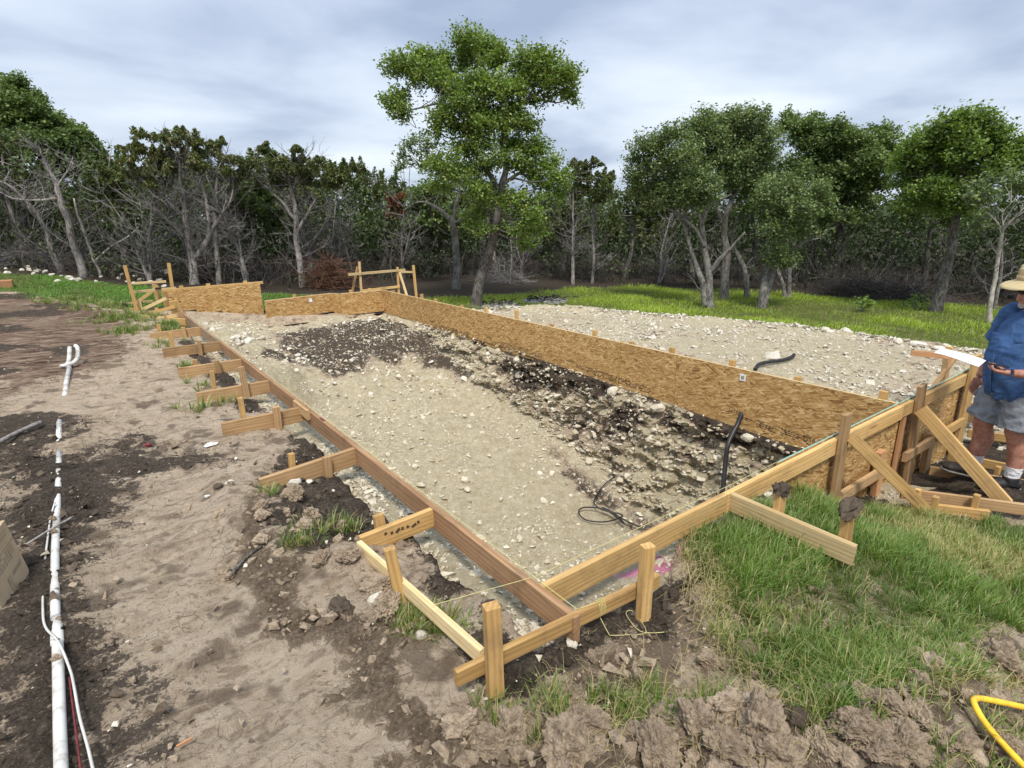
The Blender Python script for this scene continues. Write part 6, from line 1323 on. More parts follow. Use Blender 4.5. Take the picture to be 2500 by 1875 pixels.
build_tree('straight_juniper', 'juniper', 'straight pale stemmed juniper just right of the fan shaped one', 'pale_bark', 'cedar_leaf', kind='cedar', bare=11, bare_len=1.0, dens=1.8, size=.036)
build_tree('slanted_juniper', 'juniper', 'slim juniper slanting left behind the raised far left boards', 'juniper_bark', 'cedar_leaf', kind='cedar', bare=9, bare_len=.9, dens=1.5, size=.036)
build_tree('twin_juniper', 'juniper', 'thick twin limbed juniper behind the low far boards', 'juniper_bark', 'cedar_leaf', kind='cedar', bare=16, bare_len=1.1, dens=2.0, size=.036)
build_tree('brown_juniper', 'juniper', 'slim juniper rising beside the red brown brush pile', 'juniper_bark', 'cedar_leaf', kind='cedar', bare=11, bare_len=1.0, dens=1.8, size=.036)
build_tree('far_juniper', 'juniper', 'many stemmed pale juniper left of the rust brown dead tree', 'pale_bark', 'cedar_leaf', kind='cedar', bare=13, bare_len=1.1, dens=1.9, size=.04)
build_tree('russet_juniper', 'dead_juniper', 'small rust brown dead juniper deep in the wood left of the oak', 'bark', 'russet_leaf', kind='cedar', dens=1.6, size=.05, jit=.1)
build_tree('spread_oak', 'live_oak', 'double trunked oak at the left front of the right hand grove', 'grey_bark', 'grey_leaf', dens=1.8, size=.046, bare=3.5, bare_len=.7, clump_scale=1.18)
build_tree('tall_oak', 'live_oak', 'upright oak just behind the double trunked one in the right grove', 'grey_bark', 'grey_leaf', dens=1.8, size=.048, bare=2.5, bare_len=.7, clump_scale=1.18)
build_tree('curved_oak', 'live_oak', 'small curved trunk between the upright and the leaning oak', 'grey_bark', 'dark_leaf', dens=1.0, size=.06, bare=4, bare_len=.6)
build_tree('leaning_oak', 'live_oak', 'oak leaning right over the meadow with leaves low on its trunk', 'grey_bark', 'grey_leaf', dens=1.8, size=.046, bare=3, bare_len=.6, clump_scale=1.18)
build_tree('paired_oak', 'live_oak', 'slender pair of stems right of the leaning oak', 'grey_bark', 'dark_leaf', dens=1.2, size=.06, bare=3, bare_len=.6)
build_tree('wood_oak', 'live_oak', 'spreading oak standing at the dark wood edge left of the brush heap', 'bark', 'dark_leaf', dens=1.9, size=.058, bare=3, bare_len=1.0, clump_scale=1.18)
build_tree('slim_oak', 'live_oak', 'slim oak deep in the dark wood behind the brush heap', 'bark', 'dark_leaf', dens=1.4, size=.07, bare=3, bare_len=.9)
build_tree('right_oak', 'live_oak', 'big oak with a leaning thick trunk left of the man in blue', 'bark', 'oak_leaf', dens=2.1, size=.05, bare=2.5, bare_len=.8, tintp=.05, clump_scale=1.18)
build_tree('pale_sapling', 'sapling', 'thin pale trunk standing just left of the straw hat', 'pale_bark', 'grey_leaf', dens=.9, size=.055, bare=5, bare_len=.7)
build_tree('second_sapling', 'sapling', 'second thin trunk half hidden by the straw hat', 'grey_bark', 'dark_leaf', dens=1.0, size=.06, bare=4, bare_len=.6)
build_tree('mid_juniper', 'juniper', 'left one of two straight junipers right of the tall lone oak', 'juniper_bark', 'cedar_leaf', kind='cedar', bare=13, bare_len=1.1, dens=1.9, size=.036)
build_tree('second_mid_juniper', 'juniper', 'right one of two straight junipers right of the tall lone oak', 'juniper_bark', 'cedar_leaf', kind='cedar', bare=13, bare_len=1.1, dens=1.9, size=.036)
build_tree('thin_trunk', 'sapling', 'thin straight trunk close behind the foot of the lone oak', 'grey_bark', 'dark_leaf', bare=4, bare_len=.5)
build_tree('back_oak', 'live_oak', 'pair of pale trunks in the shade behind the tall lone oak', 'bark', 'oak_leaf', dens=1.3, size=.07, bare=2, bare_len=.8)

# more junipers filling the wood edge, each a tree of its own
def filler(i, x, y, h, kind):
    rng = np.random.default_rng(900 + i)
    z = float(ground_z(x, y)); lean = rng.normal(size=2) * .12
    top = np.array([x + lean[0] * h, y + lean[1] * h, z + h])
    b = np.array([x, y, z])
    stems = [[(*(b + (top - b) * u + rng.normal(size=3) * .06 * (u > 0)), .09 * (1 - u) + .012) for u in (0, .25, .5, .75, .95)]]
    cl = []
    for q in range(13):
        u = .50 + .5 * rng.random(); a = rng.random() * 6.28; rd = (1.15 - u) * 1.5
        cl.append((*(b + (top - b) * u + np.array([np.cos(a) * rd, np.sin(a) * rd, 0])), .38 + .2 * rng.random()))
    return dict(base=tuple(b), stems=stems, clumps=cl)
FILL = [(-5.5, 25.5, 4.6), (-3.2, 24.2, 4.0), (-1.2, 23.8, 4.2), (1.4, 22.5, 3.6), (3.6, 21.5, 3.9), (6.6, 20.2, 3.7), (7.2, 23.5, 4.0), (9.8, 21.5, 3.6), (11.6, 20.2, 3.4), (13.2, 18.6, 3.6), (15.4, 17.2, 3.7), (16.8, 15.2, 3.7), (18.6, 13.4, 4.1), (20.4, 12.0, 4.4), (21.6, 10.0, 4.3), (22.6, 7.2, 4.4), (23.0, 4.8, 4.6), (22.6, 2.6, 4.2), (22.5, .4, 4.0), (10.4, 19.0, 2.9), (4.6, 19.4, 3.2)]
FILL_LABELS = ['dark juniper far left behind the leaning bare trunk', 'juniper behind the left edge tree', 'juniper between the leaning trunk and the fan shaped juniper', 'juniper close behind the fan shaped one, on its left', 'juniper close behind the straight pale stemmed one', 'juniper behind the red brown brush heap',
    'tall juniper in the second rank behind the twin limbed one', 'juniper left of the forked grey oak', 'juniper right behind the forked grey oak', 'juniper behind the tall lone oak', 'juniper right of the tall lone oak', 'juniper behind the two straight junipers',
    'dark oak left behind the double trunked oak', 'dark oak behind the grove of pale trunks', 'dark oak behind the slender pair of stems', 'dark oak behind the brush heap', 'dark oak left of the leaning thick trunk', 'dark oak behind the man in blue, highest at the right edge', 'dark oak at the far right edge', 'low bushy tree behind the forked oak', 'low bushy tree behind the far left boards']
for i, (x, y, h) in enumerate(FILL):
    ced = i < 12
    build_tree('fill%d' % i, 'juniper' if ced else 'live_oak', FILL_LABELS[i], 'juniper_bark' if ced else 'bark', 'cedar_leaf' if ced else 'dark_leaf',
               'junipers along the wood edge' if ced else 'oaks in the shady right wood', kind='cedar' if ced else 'oak', dens=.55 if ced else .6, size=.052 if ced else .08, bare=5 if ced else 3, bare_len=1.0, shape=filler(i, x, y, h, 0), bare_mat='twig' if ced else 'dark_twig')

def bare_shape(i, x, y, h):
    rng = np.random.default_rng(700 + i); z = float(ground_z(x, y)); st = []
    for q in range(2 + i % 2):
        l = rng.normal(size=2) * .28; P = []
        for u in (0, .2, .45, .7, 1):
            w = rng.normal(size=2) * .05 * (u > 0)
            P.append((x + l[0] * h * u ** 1.3 + w[0], y + l[1] * h * u ** 1.3 + w[1], z + h * u * (1 - .1 * q), (.055 - .012 * q) * (1 - u) + .008))
        st.append(P)
    return dict(base=(x, y, z), stems=st, clumps=[])
BARE = [(-2.6, 22.6, 3.2, 'bare grey juniper left of the leaning bare trunk'), (1.6, 18.6, 2.6, 'bare grey juniper just left of the fan shaped one'), (3.9, 17.9, 2.9, 'bare grey juniper behind the raised far left boards'), (6.7, 18.3, 2.8, 'bare grey juniper right behind the red brown brush'), (9.2, 18.6, 2.5, 'bare grey juniper at the forked oak'), (12.9, 16.6, 2.4, 'bare grey juniper right of the lone oak'), (16.4, 13.2, 2.4, 'bare grey juniper left of the double trunked oak')]
for i, (x, y, h, lb_) in enumerate(BARE):
    build_tree('bare%d' % i, 'dead_juniper', lb_, 'juniper_bark', 'cedar_leaf', 'bare junipers along the wood edge', bare=9, bare_len=1.1, shape=bare_shape(i, x, y, h))

# the wood behind, one mass
def edge_points(n, rng, off0, off1):
    E = np.array(FOREST_EDGE); L = np.r_[0, np.cumsum(np.linalg.norm(np.diff(E, axis=0), axis=1))]
    s = rng.random(n) * L[-1]
    P = np.stack([np.interp(s, L, E[:, 0]), np.interp(s, L, E[:, 1])], -1)
    d = P / np.linalg.norm(P, axis=1)[:, None]
    return P + d * (off0 + (off1 - off0) * rng.random((n, 1))), s
rng = np.random.default_rng(31)
mb = MB()
for (n, o0, o1, size, h0, h1) in ((72000, 1.6, 6.0, .07, .75, 2.9), (16000, .3, 3.0, .06, .0, .75), (30000, 5.0, 11.0, .12, .0, 3.2), (16000, 9, 16, .26, -.2, 3.0)):
    P, s = edge_points(n, rng, o0, o1)
    top = h1 + .7 * fbm(P[:, 0] * .5, P[:, 1] * .5, 0, 3, 231)
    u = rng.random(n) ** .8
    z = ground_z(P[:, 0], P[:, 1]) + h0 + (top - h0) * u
    cl = fbm(P[:, 0] * .9, P[:, 1] * .9, z * .9, 3, 241)
    ok = cl > (.08 if o0 < 1 else -.12) if o0 < 8 else cl > -9
    Q = np.c_[P, z][ok]
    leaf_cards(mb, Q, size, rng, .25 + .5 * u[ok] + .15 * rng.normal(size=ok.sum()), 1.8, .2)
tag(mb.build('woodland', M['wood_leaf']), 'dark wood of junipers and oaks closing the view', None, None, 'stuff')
# dead twiggy undergrowth in front of and inside it
mb = MB(); A, B_, ra, rb_ = [], [], [], []
n = 1800
P, s = edge_points(n, rng, .2, 5.0)
z = ground_z(P[:, 0], P[:, 1])
for i in range(n):
    p = np.array([P[i, 0], P[i, 1], z[i] - .05]); small = rng.random() < .72
    hgt = (.5 + 1.0 * rng.random()) if small else (1.6 + 1.8 * rng.random())
    d = np.array([*(rng.normal(size=2) * (.9 if small else .22)), 1.0]); d /= np.linalg.norm(d)
    k = 4; r0 = (.006 + .006 * rng.random()) if small else (.010 + .022 * rng.random() ** 2)
    for q in range(k):
        e = p + d * hgt / k
        A.append(p); B_.append(e); ra.append(r0 * (1 - q / k * .75)); rb_.append(r0 * (1 - (q + 1) / k * .75))
        for w in range(2):
            d2 = d * .5 + rng.normal(size=3) * .7; d2[2] += .15; d2 /= np.linalg.norm(d2); l2 = .2 + .55 * rng.random()
            m1 = e + d2 * l2 * .5; d3 = d2 + rng.normal(size=3) * .35; d3 /= np.linalg.norm(d3)
            A += [e, m1]; B_ += [m1, m1 + d3 * l2 * .5]; ra += [.005, .0038]; rb_ += [.0038, .002]
        p = e; d = d + rng.normal(size=3) * .18; d /= np.linalg.norm(d)
segs(mb, A, B_, np.array(ra), np.array(rb_))
tag(mb.build('undergrowth', M['dark_twig']), 'dead grey twigs and stems tangled under the wood', None, None, 'stuff')

def brush_pile(name, label, cx, cy, w, h, mat, n=420, twl=.8):
    rng = np.random.default_rng(abs(int(cx * 100)))
    z0 = float(ground_z(cx, cy)); a = np.array([cx, cy]) / np.hypot(cx, cy); side = np.array([-a[1], a[0]])
    A = []; B = []
    for i in range(n):
        u = rng.normal() * .45; v = rng.normal() * .4
        hh = h * max(.05, 1 - u * u * 1.3) * rng.random()
        p = np.array([*(np.array([cx, cy]) + side * u * w + a * v * .8), z0 + hh])
        d = np.array([*(side * rng.normal() + a * rng.normal() * .6), rng.normal() * .35]); d /= np.linalg.norm(d)
        l = twl * (.3 + .8 * rng.random()); m = p + d * l * .5 + rng.normal(size=3) * .05
        A += [p, m]; B += [m, m + (d + rng.normal(size=3) * .25) * l * .5]
    A, B = np.array(A), np.array(B); A[:, 2] = np.maximum(A[:, 2], z0 + .01); B[:, 2] = np.maximum(B[:, 2], z0 + .01)
    o = np.array([cx, cy, z0])
    t = thing(name, label, 'brush pile', tuple(o))
    mb = MB(); segs(mb, A - o, B - o, .009, .006)
    tag(mb.build('cut_branches', mat, t), kind='stuff')
    return t
bx1 = SITE['brush'][0]; bx2 = SITE['brush'][1]
brush_pile('brush_pile', 'grey heap of cut branches at the dark wood edge on the right', 19.4, 7.9, 1.3, .55, M['dark_twig'], 650, .9)
brush_pile('brush_pile', 'low tail of cut branches left of the leaning thick trunk', 19.3, 6.6, 1.0, .5, M['dark_twig'], 350, 1.0)
brush_pile('brush_pile', 'small dark brush heap behind the foot of the lone oak', 11.9, 16.2, .7, .4, M['twig'], 200, .8)
M['russet_twig'] = mat_bark('russet_twig', (.075, .036, .024), (.185, .10, .065))
o = brush_pile('brush_pile', 'red brown heap of dead juniper boughs behind the far boards', 6.05, 17.1, .75, .85, M['russet_twig'], 420, .8)
brush_pile('brush_pile', 'grey fallen branches below the left edge tree', -1.2, 22.6, 1.8, .5, M['twig'], 300, 1.4)

# ash rings of burnt brush on the meadow
for k, (x, y, z) in enumerate(SITE['ash']):
    rng = np.random.default_rng(60 + k)
    t = thing('burn_pile', ['dark ring of burnt brush on the green meadow behind the pad', 'flat grey ash patch at the foot of the lone oak'][k], 'burn pile', (x, y, float(ground_z(x, y))))
    mb = MB(); n = 40; a = np.linspace(0, 2 * np.pi, n, endpoint=False); rad = .62 + .12 * rng.random(n)
    V = [(0, 0, .07)] + [(rad[i] * np.cos(a[i]) * .55, rad[i] * np.sin(a[i]) * .55, .05 + .02 * rng.random()) for i in range(n)] + [(rad[i] * np.cos(a[i]), rad[i] * np.sin(a[i]), .012) for i in range(n)]
    F = [[0, 1 + i, 1 + (i + 1) % n] for i in range(n)]; mb.add(V, F)
    mb.add(V, [[1 + i, 1 + n + i, 1 + n + (i + 1) % n, 1 + (i + 1) % n] for i in range(n)])
    mb.build('ash_bed', M['ash'], t, True)
    A = np.c_[rng.normal(size=(90, 2)) * .33, .05 + .05 * rng.random(90)]; D = rng.normal(size=(90, 3)); D[:, 2] *= .15
    D /= np.linalg.norm(D, axis=1)[:, None]
    mb = MB(); A[:, :2] *= .75; segs(mb, A, A + D * (.06 + .14 * rng.random((90, 1))), .014, .009); tag(mb.build('charred_sticks', M['char'], t), kind='stuff')
# broad leaved seedlings on the meadow
for k, (x, y, z) in enumerate(SITE['seed']):
    rng = np.random.default_rng(80 + k); b = np.array([x, y, float(ground_z(x, y))])
    t = thing('seedling', ['small leafy seedling in the meadow below the brush heap', 'low leafy sprout at the foot of the leaning thick trunk'][k], 'plant', tuple(b))
    mb = MB(); lf = MB(); r_ = .14 + .05 * k
    E = np.c_[rng.normal(size=(14, 2)) * r_, .12 + .22 * rng.random(14)]
    segs(mb, np.zeros((14, 3)), E, .006, .003); mb.build('stem', M['twig'], t)
    Pl = np.repeat(E, 9, 0) + rng.normal(size=(126, 3)) * .05
    leaf_cards(lf, Pl, .06, rng, .5 + .25 * rng.normal(size=126)); lf.build('leaves', M['oak_leaf'], t)

# ------------------------------------------------------------------ grass
def blades(mb, P, h, w, rng, bright, straw, lean=.5):
    n = len(P); az = rng.random(n) * 2 * np.pi
    l = np.abs(rng.normal(size=n)) * lean
    D = np.stack([np.cos(az) * l, np.sin(az) * l, np.ones(n)], -1); D /= np.linalg.norm(D, axis=1)[:, None]
    S = np.stack([-np.sin(az + .6), np.cos(az + .6), 0 * az], -1)
    out = np.stack([np.cos(az), np.sin(az), 0 * az], -1)
    h = np.broadcast_to(h, (n,))[:, None]; w = np.broadcast_to(w, (n,))[:, None]
    m = P + D * h * .55
    tip = P + D * h * .92 + out * h * (.15 + .35 * rng.random((n, 1)) * lean * 2) - np.array([0, 0, 1]) * h * .12 * lean * 2
    V = np.stack([P - S * w * .5, P + S * w * .5, m - S * w * .38, m + S * w * .38, tip - S * w * .06, tip + S * w * .06], 1)
    F = (np.arange(n)[:, None, None] * 6 + np.array([[0, 1, 3, 2], [2, 3, 5, 4]])[None]).reshape(-1, 4)
    col = np.stack([np.clip(bright, 0, 1), straw, straw * 0, straw * 0 + 1], -1)
    mb.add(V.reshape(-1, 3), F, np.repeat(col, 6, axis=0))
rng = np.random.default_rng(41)
def tufts(mb, cx, cy, rad, nb, h, w, br, st_p, zf, lean=.75):
    """clumps whose blades lean away from the clump centre"""
    n = len(cx); nb = np.broadcast_to(nb, (n,)).astype(int); k = np.repeat(np.arange(n), nb); N = len(k)
    a = rng.random(N) * 6.2832; u = np.sqrt(rng.random(N)); r_ = np.broadcast_to(rad, (n,))[k] * u
    x = cx[k] + np.cos(a) * r_; y = cy[k] + np.sin(a) * r_
    l = lean * (.15 + .85 * u) * (.5 + .8 * rng.random(N)); az = a + rng.normal(size=N) * .5
    D = np.stack([np.cos(az) * l, np.sin(az) * l, np.ones(N)], -1); D /= np.linalg.norm(D, axis=1)[:, None]
    S = np.stack([-np.sin(az + .5), np.cos(az + .5), 0 * az], -1); out = np.stack([np.cos(az), np.sin(az), 0 * az], -1)
    hh = (np.broadcast_to(h, (n,))[k] * (.55 + .65 * rng.random(N)))[:, None]; ww = (w * (.7 + .6 * rng.random(N)))[:, None]
    P = np.c_[x, y, zf(x, y) - .006]
    m = P + D * hh * .55; tip = P + D * hh * .95 + out * hh * .30 * l[:, None] - np.array([0, 0, 1]) * hh * .22 * l[:, None]
    V = np.stack([P - S * ww * .5, P + S * ww * .5, m - S * ww * .4, m + S * ww * .4, tip - S * ww * .05, tip + S * ww * .05], 1)
    F = (np.arange(N)[:, None, None] * 6 + np.array([[0, 1, 3, 2], [2, 3, 5, 4]])[None]).reshape(-1, 4)
    b = np.clip(np.broadcast_to(br, (n,))[k] + .17 * rng.normal(size=N), 0, 1)
    sp = np.broadcast_to(st_p, (n,))[k]
    st = np.where(rng.random(N) < sp, .6 + .4 * rng.random(N), .15 * rng.random(N))
    mb.add(V.reshape(-1, 3), F, np.repeat(np.stack([b, st, st * 0, st * 0 + 1], -1), 6, axis=0))
n = 5200
x = 1.6 + 4.1 * rng.random(n); y = 1.95 * rng.random(n)
sd = poly_sd(x + .12 * fbm(x * 4, y * 4, 0, 2, 251), y + .12 * fbm(x * 4, y * 4, 3, 2, 252), GRASS_NEAR)
d = fbm(x * 2.2, y * 2.2, 0, 3, 261)
dry = sstep(.12, .5, fbm(x * 1.4 + 5, y * 1.4, 0, 3, 271) + .30 * np.exp(-((sd + .05) / .10) ** 2) + .35 * np.exp(-((x - 3.5) / .5) ** 2 - ((y - .75) / .3) ** 2))
keep = (rng.random(n) < (1 - sstep(-.10, .06, sd)) * np.clip(.80 + .8 * d, .25, 1) * (1 - .35 * dry)) & ~in_pit(x, y, .05)
x, y, d, dry = x[keep], y[keep], d[keep], dry[keep]
mb = MB()
tufts(mb, x, y, .025 + .03 * rng.random(len(x)), np.where(y < 1.2, 21, 17), .068 + .048 * rng.random(len(x)) + .045 * np.clip(d, 0, 1) - .025 * dry, .0046, .40 + .28 * d + .12 * rng.normal(size=len(x)), .10 + .55 * dry, ground_z)
tag(mb.build('near_grass', M['grass']), 'green grass with dry straw beside the near form wall', None, None, 'stuff')
mb = MB()
TUF = [(.75, 2.98, .13, 260), (1.04, 3.07, .09, 160), (.97, 2.06, .12, 420), (1.06, 1.93, .08, 220), (.97, 1.44, .10, 170), (1.22, 1.20, .14, 520), (1.44, 1.12, .10, 300), (1.50, .98, .09, 260), (1.14, 1.40, .09, 120), (1.62, .9, .1, 260),
       (.76, 3.80, .07, 120), (.58, 6.26, .22, 90), (1.05, 6.2, .16, 70), (.55, 11.2, .4, 600), (.9, 9.8, .25, 160), (.75, 12.3, .4, 700), (.55, 12.6, .4, 500), (1.15, 11.5, .25, 500), (1.15, 10.9, .2, 300), (.9, 8.3, .25, 100), (.85, 7.2, .25, 70), (.2, 12.2, .4, 300), (.3, 14.0, .6, 900), (-.3, 15.2, .6, 700), (2.0, .33, .2, 260), (2.5, .3, .25, 400)]
for (tx, ty, tr, n) in TUF:
    a = rng.random(n) * 6.28; r_ = tr * np.sqrt(rng.random(n)) * (1 + .3 * rng.normal(size=n))
    x, y = tx + np.cos(a) * r_, ty + np.sin(a) * r_
    far = ty > 5
    st = np.where(rng.random(n) < .35, .8, .12 * rng.random(n))
    nc = max(4, n // 16); xs_, ys_2 = x[:nc], y[:nc]
    tufts(mb, xs_, ys_2, .02 + .02 * rng.random(nc), 16, (.10 if not far else .13) * (.7 + .6 * rng.random(nc)), .0046 if not far else .009, .42 + .15 * rng.normal(size=nc), .3, surf_z, .8)
tag(mb.build('grass_tufts', M['grass']), 'uprooted grass tufts on the dug soil', None, None, 'stuff')
# dry straw and roots lying on the clods
mb = MB(); n = 1500
t_ = rng.random(n); x = 1.05 + 1.9 * t_ + .16 * rng.normal(size=n); y = 1.12 - .75 * t_ + .22 * rng.normal(size=n)
x2 = rng.random(500); x = np.r_[x, 1.9 + .75 * x2]; y = np.r_[y, 1.05 + .75 * x2 + .1 * rng.normal(size=500)]
n = len(x); ok = ~in_pit(x, y)
blades(mb, np.c_[x, y, ground_z(x, y) + .005][ok], .05 + .09 * rng.random(ok.sum()), .0028, rng, .5 + 0 * x[ok], np.full(ok.sum(), 1.), 1.3)
tag(mb.build('dry_straw', M['grass']), 'dry straw and roots on the turned earth', None, None, 'stuff')
# meadow and lawn
def field(name, label, poly, n, h, w, mat, seed):
    rng = np.random.default_rng(seed)
    P = np.array(poly); lo, hi = P.min(0), P.max(0)
    x = lo[0] + (hi[0] - lo[0]) * rng.random(n); y = lo[1] + (hi[1] - lo[1]) * rng.random(n)
    sd = poly_sd(x, y, poly) + .35 * fbm(x, y, 0, 3, seed)
    d = fbm(x * .8, y * .8, 0, 3, seed + 3)
    ok = (rng.random(n) < (1 - sstep(-.5, .2, sd)) * np.clip(.75 + .7 * d, .2, 1)) & (sd < .2)
    ok &= (np.hypot(x - 10.06, y - 11.93) > .62)
    x, y, d = x[ok], y[ok], d[ok]
    st = np.where(rng.random(len(x)) < .05, .7, .1 * rng.random(len(x)))
    mb = MB(); blades(mb, np.c_[x, y, ground_z(x, y) - .01], h * (.6 + .5 * rng.random(len(x)) + .35 * d), w, rng, .5 + .4 * d + .18 * rng.normal(size=len(x)), st, .35)
    tag(mb.build(name, M[mat]), label, None, None, 'stuff')
field('meadow_grass', 'bright green meadow grass between the gravel pad and the wood', MEADOW, 130000, .12, .014, 'meadow', 51)
field('lawn_grass', 'short green grass beyond the bare soil on the left', LAWN, 90000, .075, .014, 'lawn', 61)
# ------------------------------------------------------------------ pipes, hose, box, cables
t = thing('drain_pipe', 'half buried white plastic pipe running up the left side', 'pipe', (-.36, 3.2, -.09))
o0 = np.array([-.36, 3.2, -.09])
pm = [(x, y, z) for x, y, z in SITE['pipe_main']]
P = smooth_path([(-.335, 1.7, -.075), (-.345, 2.2, -.073), (-.352, 2.6, -.072), (-.358, 3.0, -.068)], 5); mb = MB(); tube(mb, P - o0, .021, 14); mb.build('pipe_length', M['pvc'], t, True)
P = smooth_path([(-.362, 2.94, -.066), (-.368, 3.4, -.060), (-.372, 3.9, -.075), (-.37, 4.45, -.09), (-.365, 5.05, -.09)], 5); mb = MB(); tube(mb, P - o0, .020, 14); mb.build('pipe_length', M['pvc'], t, True)
mb = MB(); tube(mb, np.array([(-.357, 2.86, -.068), (-.360, 3.06, -.066)]) - o0, .0245, 14); mb.build('coupling', M['pvc'], t, True)
mb = MB(); tube(mb, np.array([(-.367, 5.02, -.088), (-.365, 5.62, -.093)]) - o0, .020, 12); mb.build('pipe_length', M['pvc'], t, True)
PIPE_L = [('short white pipe length showing through the soil beyond the long one', [(-.37, 5.86, -.09), (-.366, 6.55, -.088)], .022), ('white pipe length leaning up to the elbow fitting', [(-.325, 7.45, -.085), (-.30, 8.0, -.05), (-.265, 8.66, -.03)], .024)]
for lb_, pts, r in PIPE_L:
    P = np.array(pts); mb = MB(); tube(mb, P - P[0], r, 12)
    o = mb.build('drain_pipe', M['pvc'], None, True); o.location = P[0]; tag(o, lb_, 'pipe')
t = thing('elbow_fitting', 'white plastic elbow standing on the soil far up the left side', 'pipe fitting', (-.26, 8.9, -.06))
mb = MB(); tube(mb, smooth_path([(-.02, -.08, .03), (.0, .12, .06), (.03, .36, .17)], 4), .025, 12); mb.build('stub', M['pvc'], t, True)
mb = MB(); tube(mb, smooth_path([(-.10, -.06, .02), (.03, -.04, .04), (.09, .10, .08), (.11, .28, .16), (.09, .34, .19)], 4), .024, 12); mb.build('bend', M['pvc'], t, True)
mb = MB(); tube(mb, np.array([(-.02, -.10, .02), (-.012, .0, .04)]), .03, 12); mb.build('collar', M['pvc'], t, True)
# dirt clods on the pipe
for (x, y, s) in ((-.355, 2.72, .024), (-.36, 3.3, .016), (-.375, 4.0, .02), (-.35, 3.02, .018), (-.385, 4.2, .022)):
    put_rock(CLODS, 'soil_clod', 'lump of mud stuck on top of the white pipe', 'clod', x, y, s, 'mud lumps on the white pipe', z=-.048, sink=.5, rng=rr)
cb = [(x - .0, y, -.055) for x, y, z in [(-.23, 1.75, 0), (-.262, 2.1, 0), (-.285, 2.3, 0), (-.30, 2.5, 0), (-.312, 2.62, 0)]] + [(-.345, 2.8, -.026), (-.395, 2.98, -.04), (-.412, 3.2, -.06), (-.418, 3.6, -.075), (-.41, 4.0, -.08), (-.40, 4.3, -.08), (-.375, 4.45, -.05)]
cord_obj('thin_cable', cb, .0055, M['cable'], 'thin white cable snaking beside the long white pipe', 'cable')
cord_obj('red_wire', [(-.275, 1.75, -.075), (-.295, 2.15, -.075), (-.31, 2.45, -.07), (-.318, 2.6, -.075)], .004, M['red'], 'dark red wire between the white pipe and the cable', 'wire')
o = lumber('wood_chip', (-.02, 1.98, -.085), (.03, 1.985, -.085), .012, .006, M['red_wood']); tag(o, 'orange wood splinter on the soil at the bottom left', 'splinter')
o = cord_obj('dead_branch', [(-.80, 5.9, -.03), (-.64, 6.15, -.02), (-.48, 6.40, -.03)], .020, M['juniper_bark'], 'short dead branch lying left of the pipe', 'branch')
o = cord_obj('dead_branch', [(.36, 2.96, -.09), (.45, 3.06, -.085), (.56, 3.12, -.07)], .009, M['bark'], 'charred stick in the soil beside the turned clods', 'branch')
o = cord_obj('dead_branch', [(-.5, 3.95, -.06), (-.38, 4.06, -.05), (-.28, 4.15, -.05)], .007, M['juniper_bark'], 'thin stick beside the cardboard box', 'branch')
SCR = ['crumpled clear plastic scrap on the soil left of the ties', 'small red plastic scrap on the left soil', None, 'white plastic scrap under the sixth tie board', 'white paper scrap near the turned clods', 'small white scrap right of the tan path']
for i, (x, y, z) in enumerate(SITE['scrap']):
    if SCR[i] is None: continue
    V, T = lumpy(500 + i, .35, .8, 2, False); mb = MB(); s_ = [.05, .03, 0, .05, .03, .022][i]; mb.add(V * s_, T)
    o = mb.build('plastic_scrap', M['red'] if i == 1 else M['cable']); o.location = (x, y, float(surf_z(x, y)) + s_ * .25); tag(o, SCR[i], 'scrap')

# cardboard box at the left edge
bt = thing('cardboard_box', 'tan cardboard box lying at the left edge of the photo', 'box', (-.475, 3.63, -.10))
bt.rotation_euler = (math.radians(3), math.radians(-6), math.radians(-14))
def boxpart(name, x0, x1, y0, y1, z0, z1, mat, parent):
    mb = MB()
    V = [(x, y, z) for x in (x0, x1) for y in (y0, y1) for z in (z0, z1)]
    mb.add(V, [[0, 1, 3, 2], [4, 6, 7, 5], [0, 4, 5, 1], [2, 3, 7, 6], [0, 2, 6, 4], [1, 5, 7, 3]])
    return mb.build(name, mat, parent)
boxpart('carton', -.42, 0, -.35, 0, 0, .345, M['cardboard'], bt)
boxpart('flap', -.42, .002, -.352, -.17, .346, .350, M['cardboard'], bt)
boxpart('flap', -.42, .002, -.165, .002, .346, .350, M['cardboard'], bt)
boxpart('tape_seam', .0012, .0022, -.35, 0, .245, .248, M['carton_print'], bt)
for k in range(2): boxpart('print_line', .0012, .002, -.30 + .0 * k, -.03, .312 - .02 * k, .317 - .02 * k, M['carton_print'], bt)
for k in range(4):
    for q in range(9):
        if rr.random() < .85: boxpart('small_print', .0012, .002, -.32 + .032 * q, -.32 + .032 * q + .022, .225 - .016 * k, .234 - .016 * k, M['carton_print'], bt)
boxpart('print_block', .0012, .002, -.205, -.17, .05, .13, M['carton_print'], bt)
mb = MB(); mb.add([(.002, -.035, .135), (.002, -.022, .118), (.002, -.035, .101), (.002, -.048, .118)], [[0, 1, 2, 3]]); mb.build('print_logo', M['carton_print'], bt)
for q in range(6): boxpart('print_letter', .0012, .002, -.062 - .016 * q, -.052 - .016 * q, .108, .128, M['carton_print'], bt)
o = lumber('wood_block', (-1.9, 18.05, .27), (-1.22, 18.05, .27), .16, .4, M['red_wood']); tag(o, 'brown squared timber end at the far left edge of the grass', 'timber')
# yellow hose
cord_obj('yellow_hose', [(2.06, .02, -.03), (2.12, .13, -.02), (2.185, .25, .0), (2.225, .31, .025), (2.27, .325, .03), (2.34, .27, .015), (2.43, .19, -.01), (2.6, .05, -.05)], .0105, M['yellow_hose'], 'yellow hose bending over the clods in the bottom right corner', 'hose', per=7, sides=10)
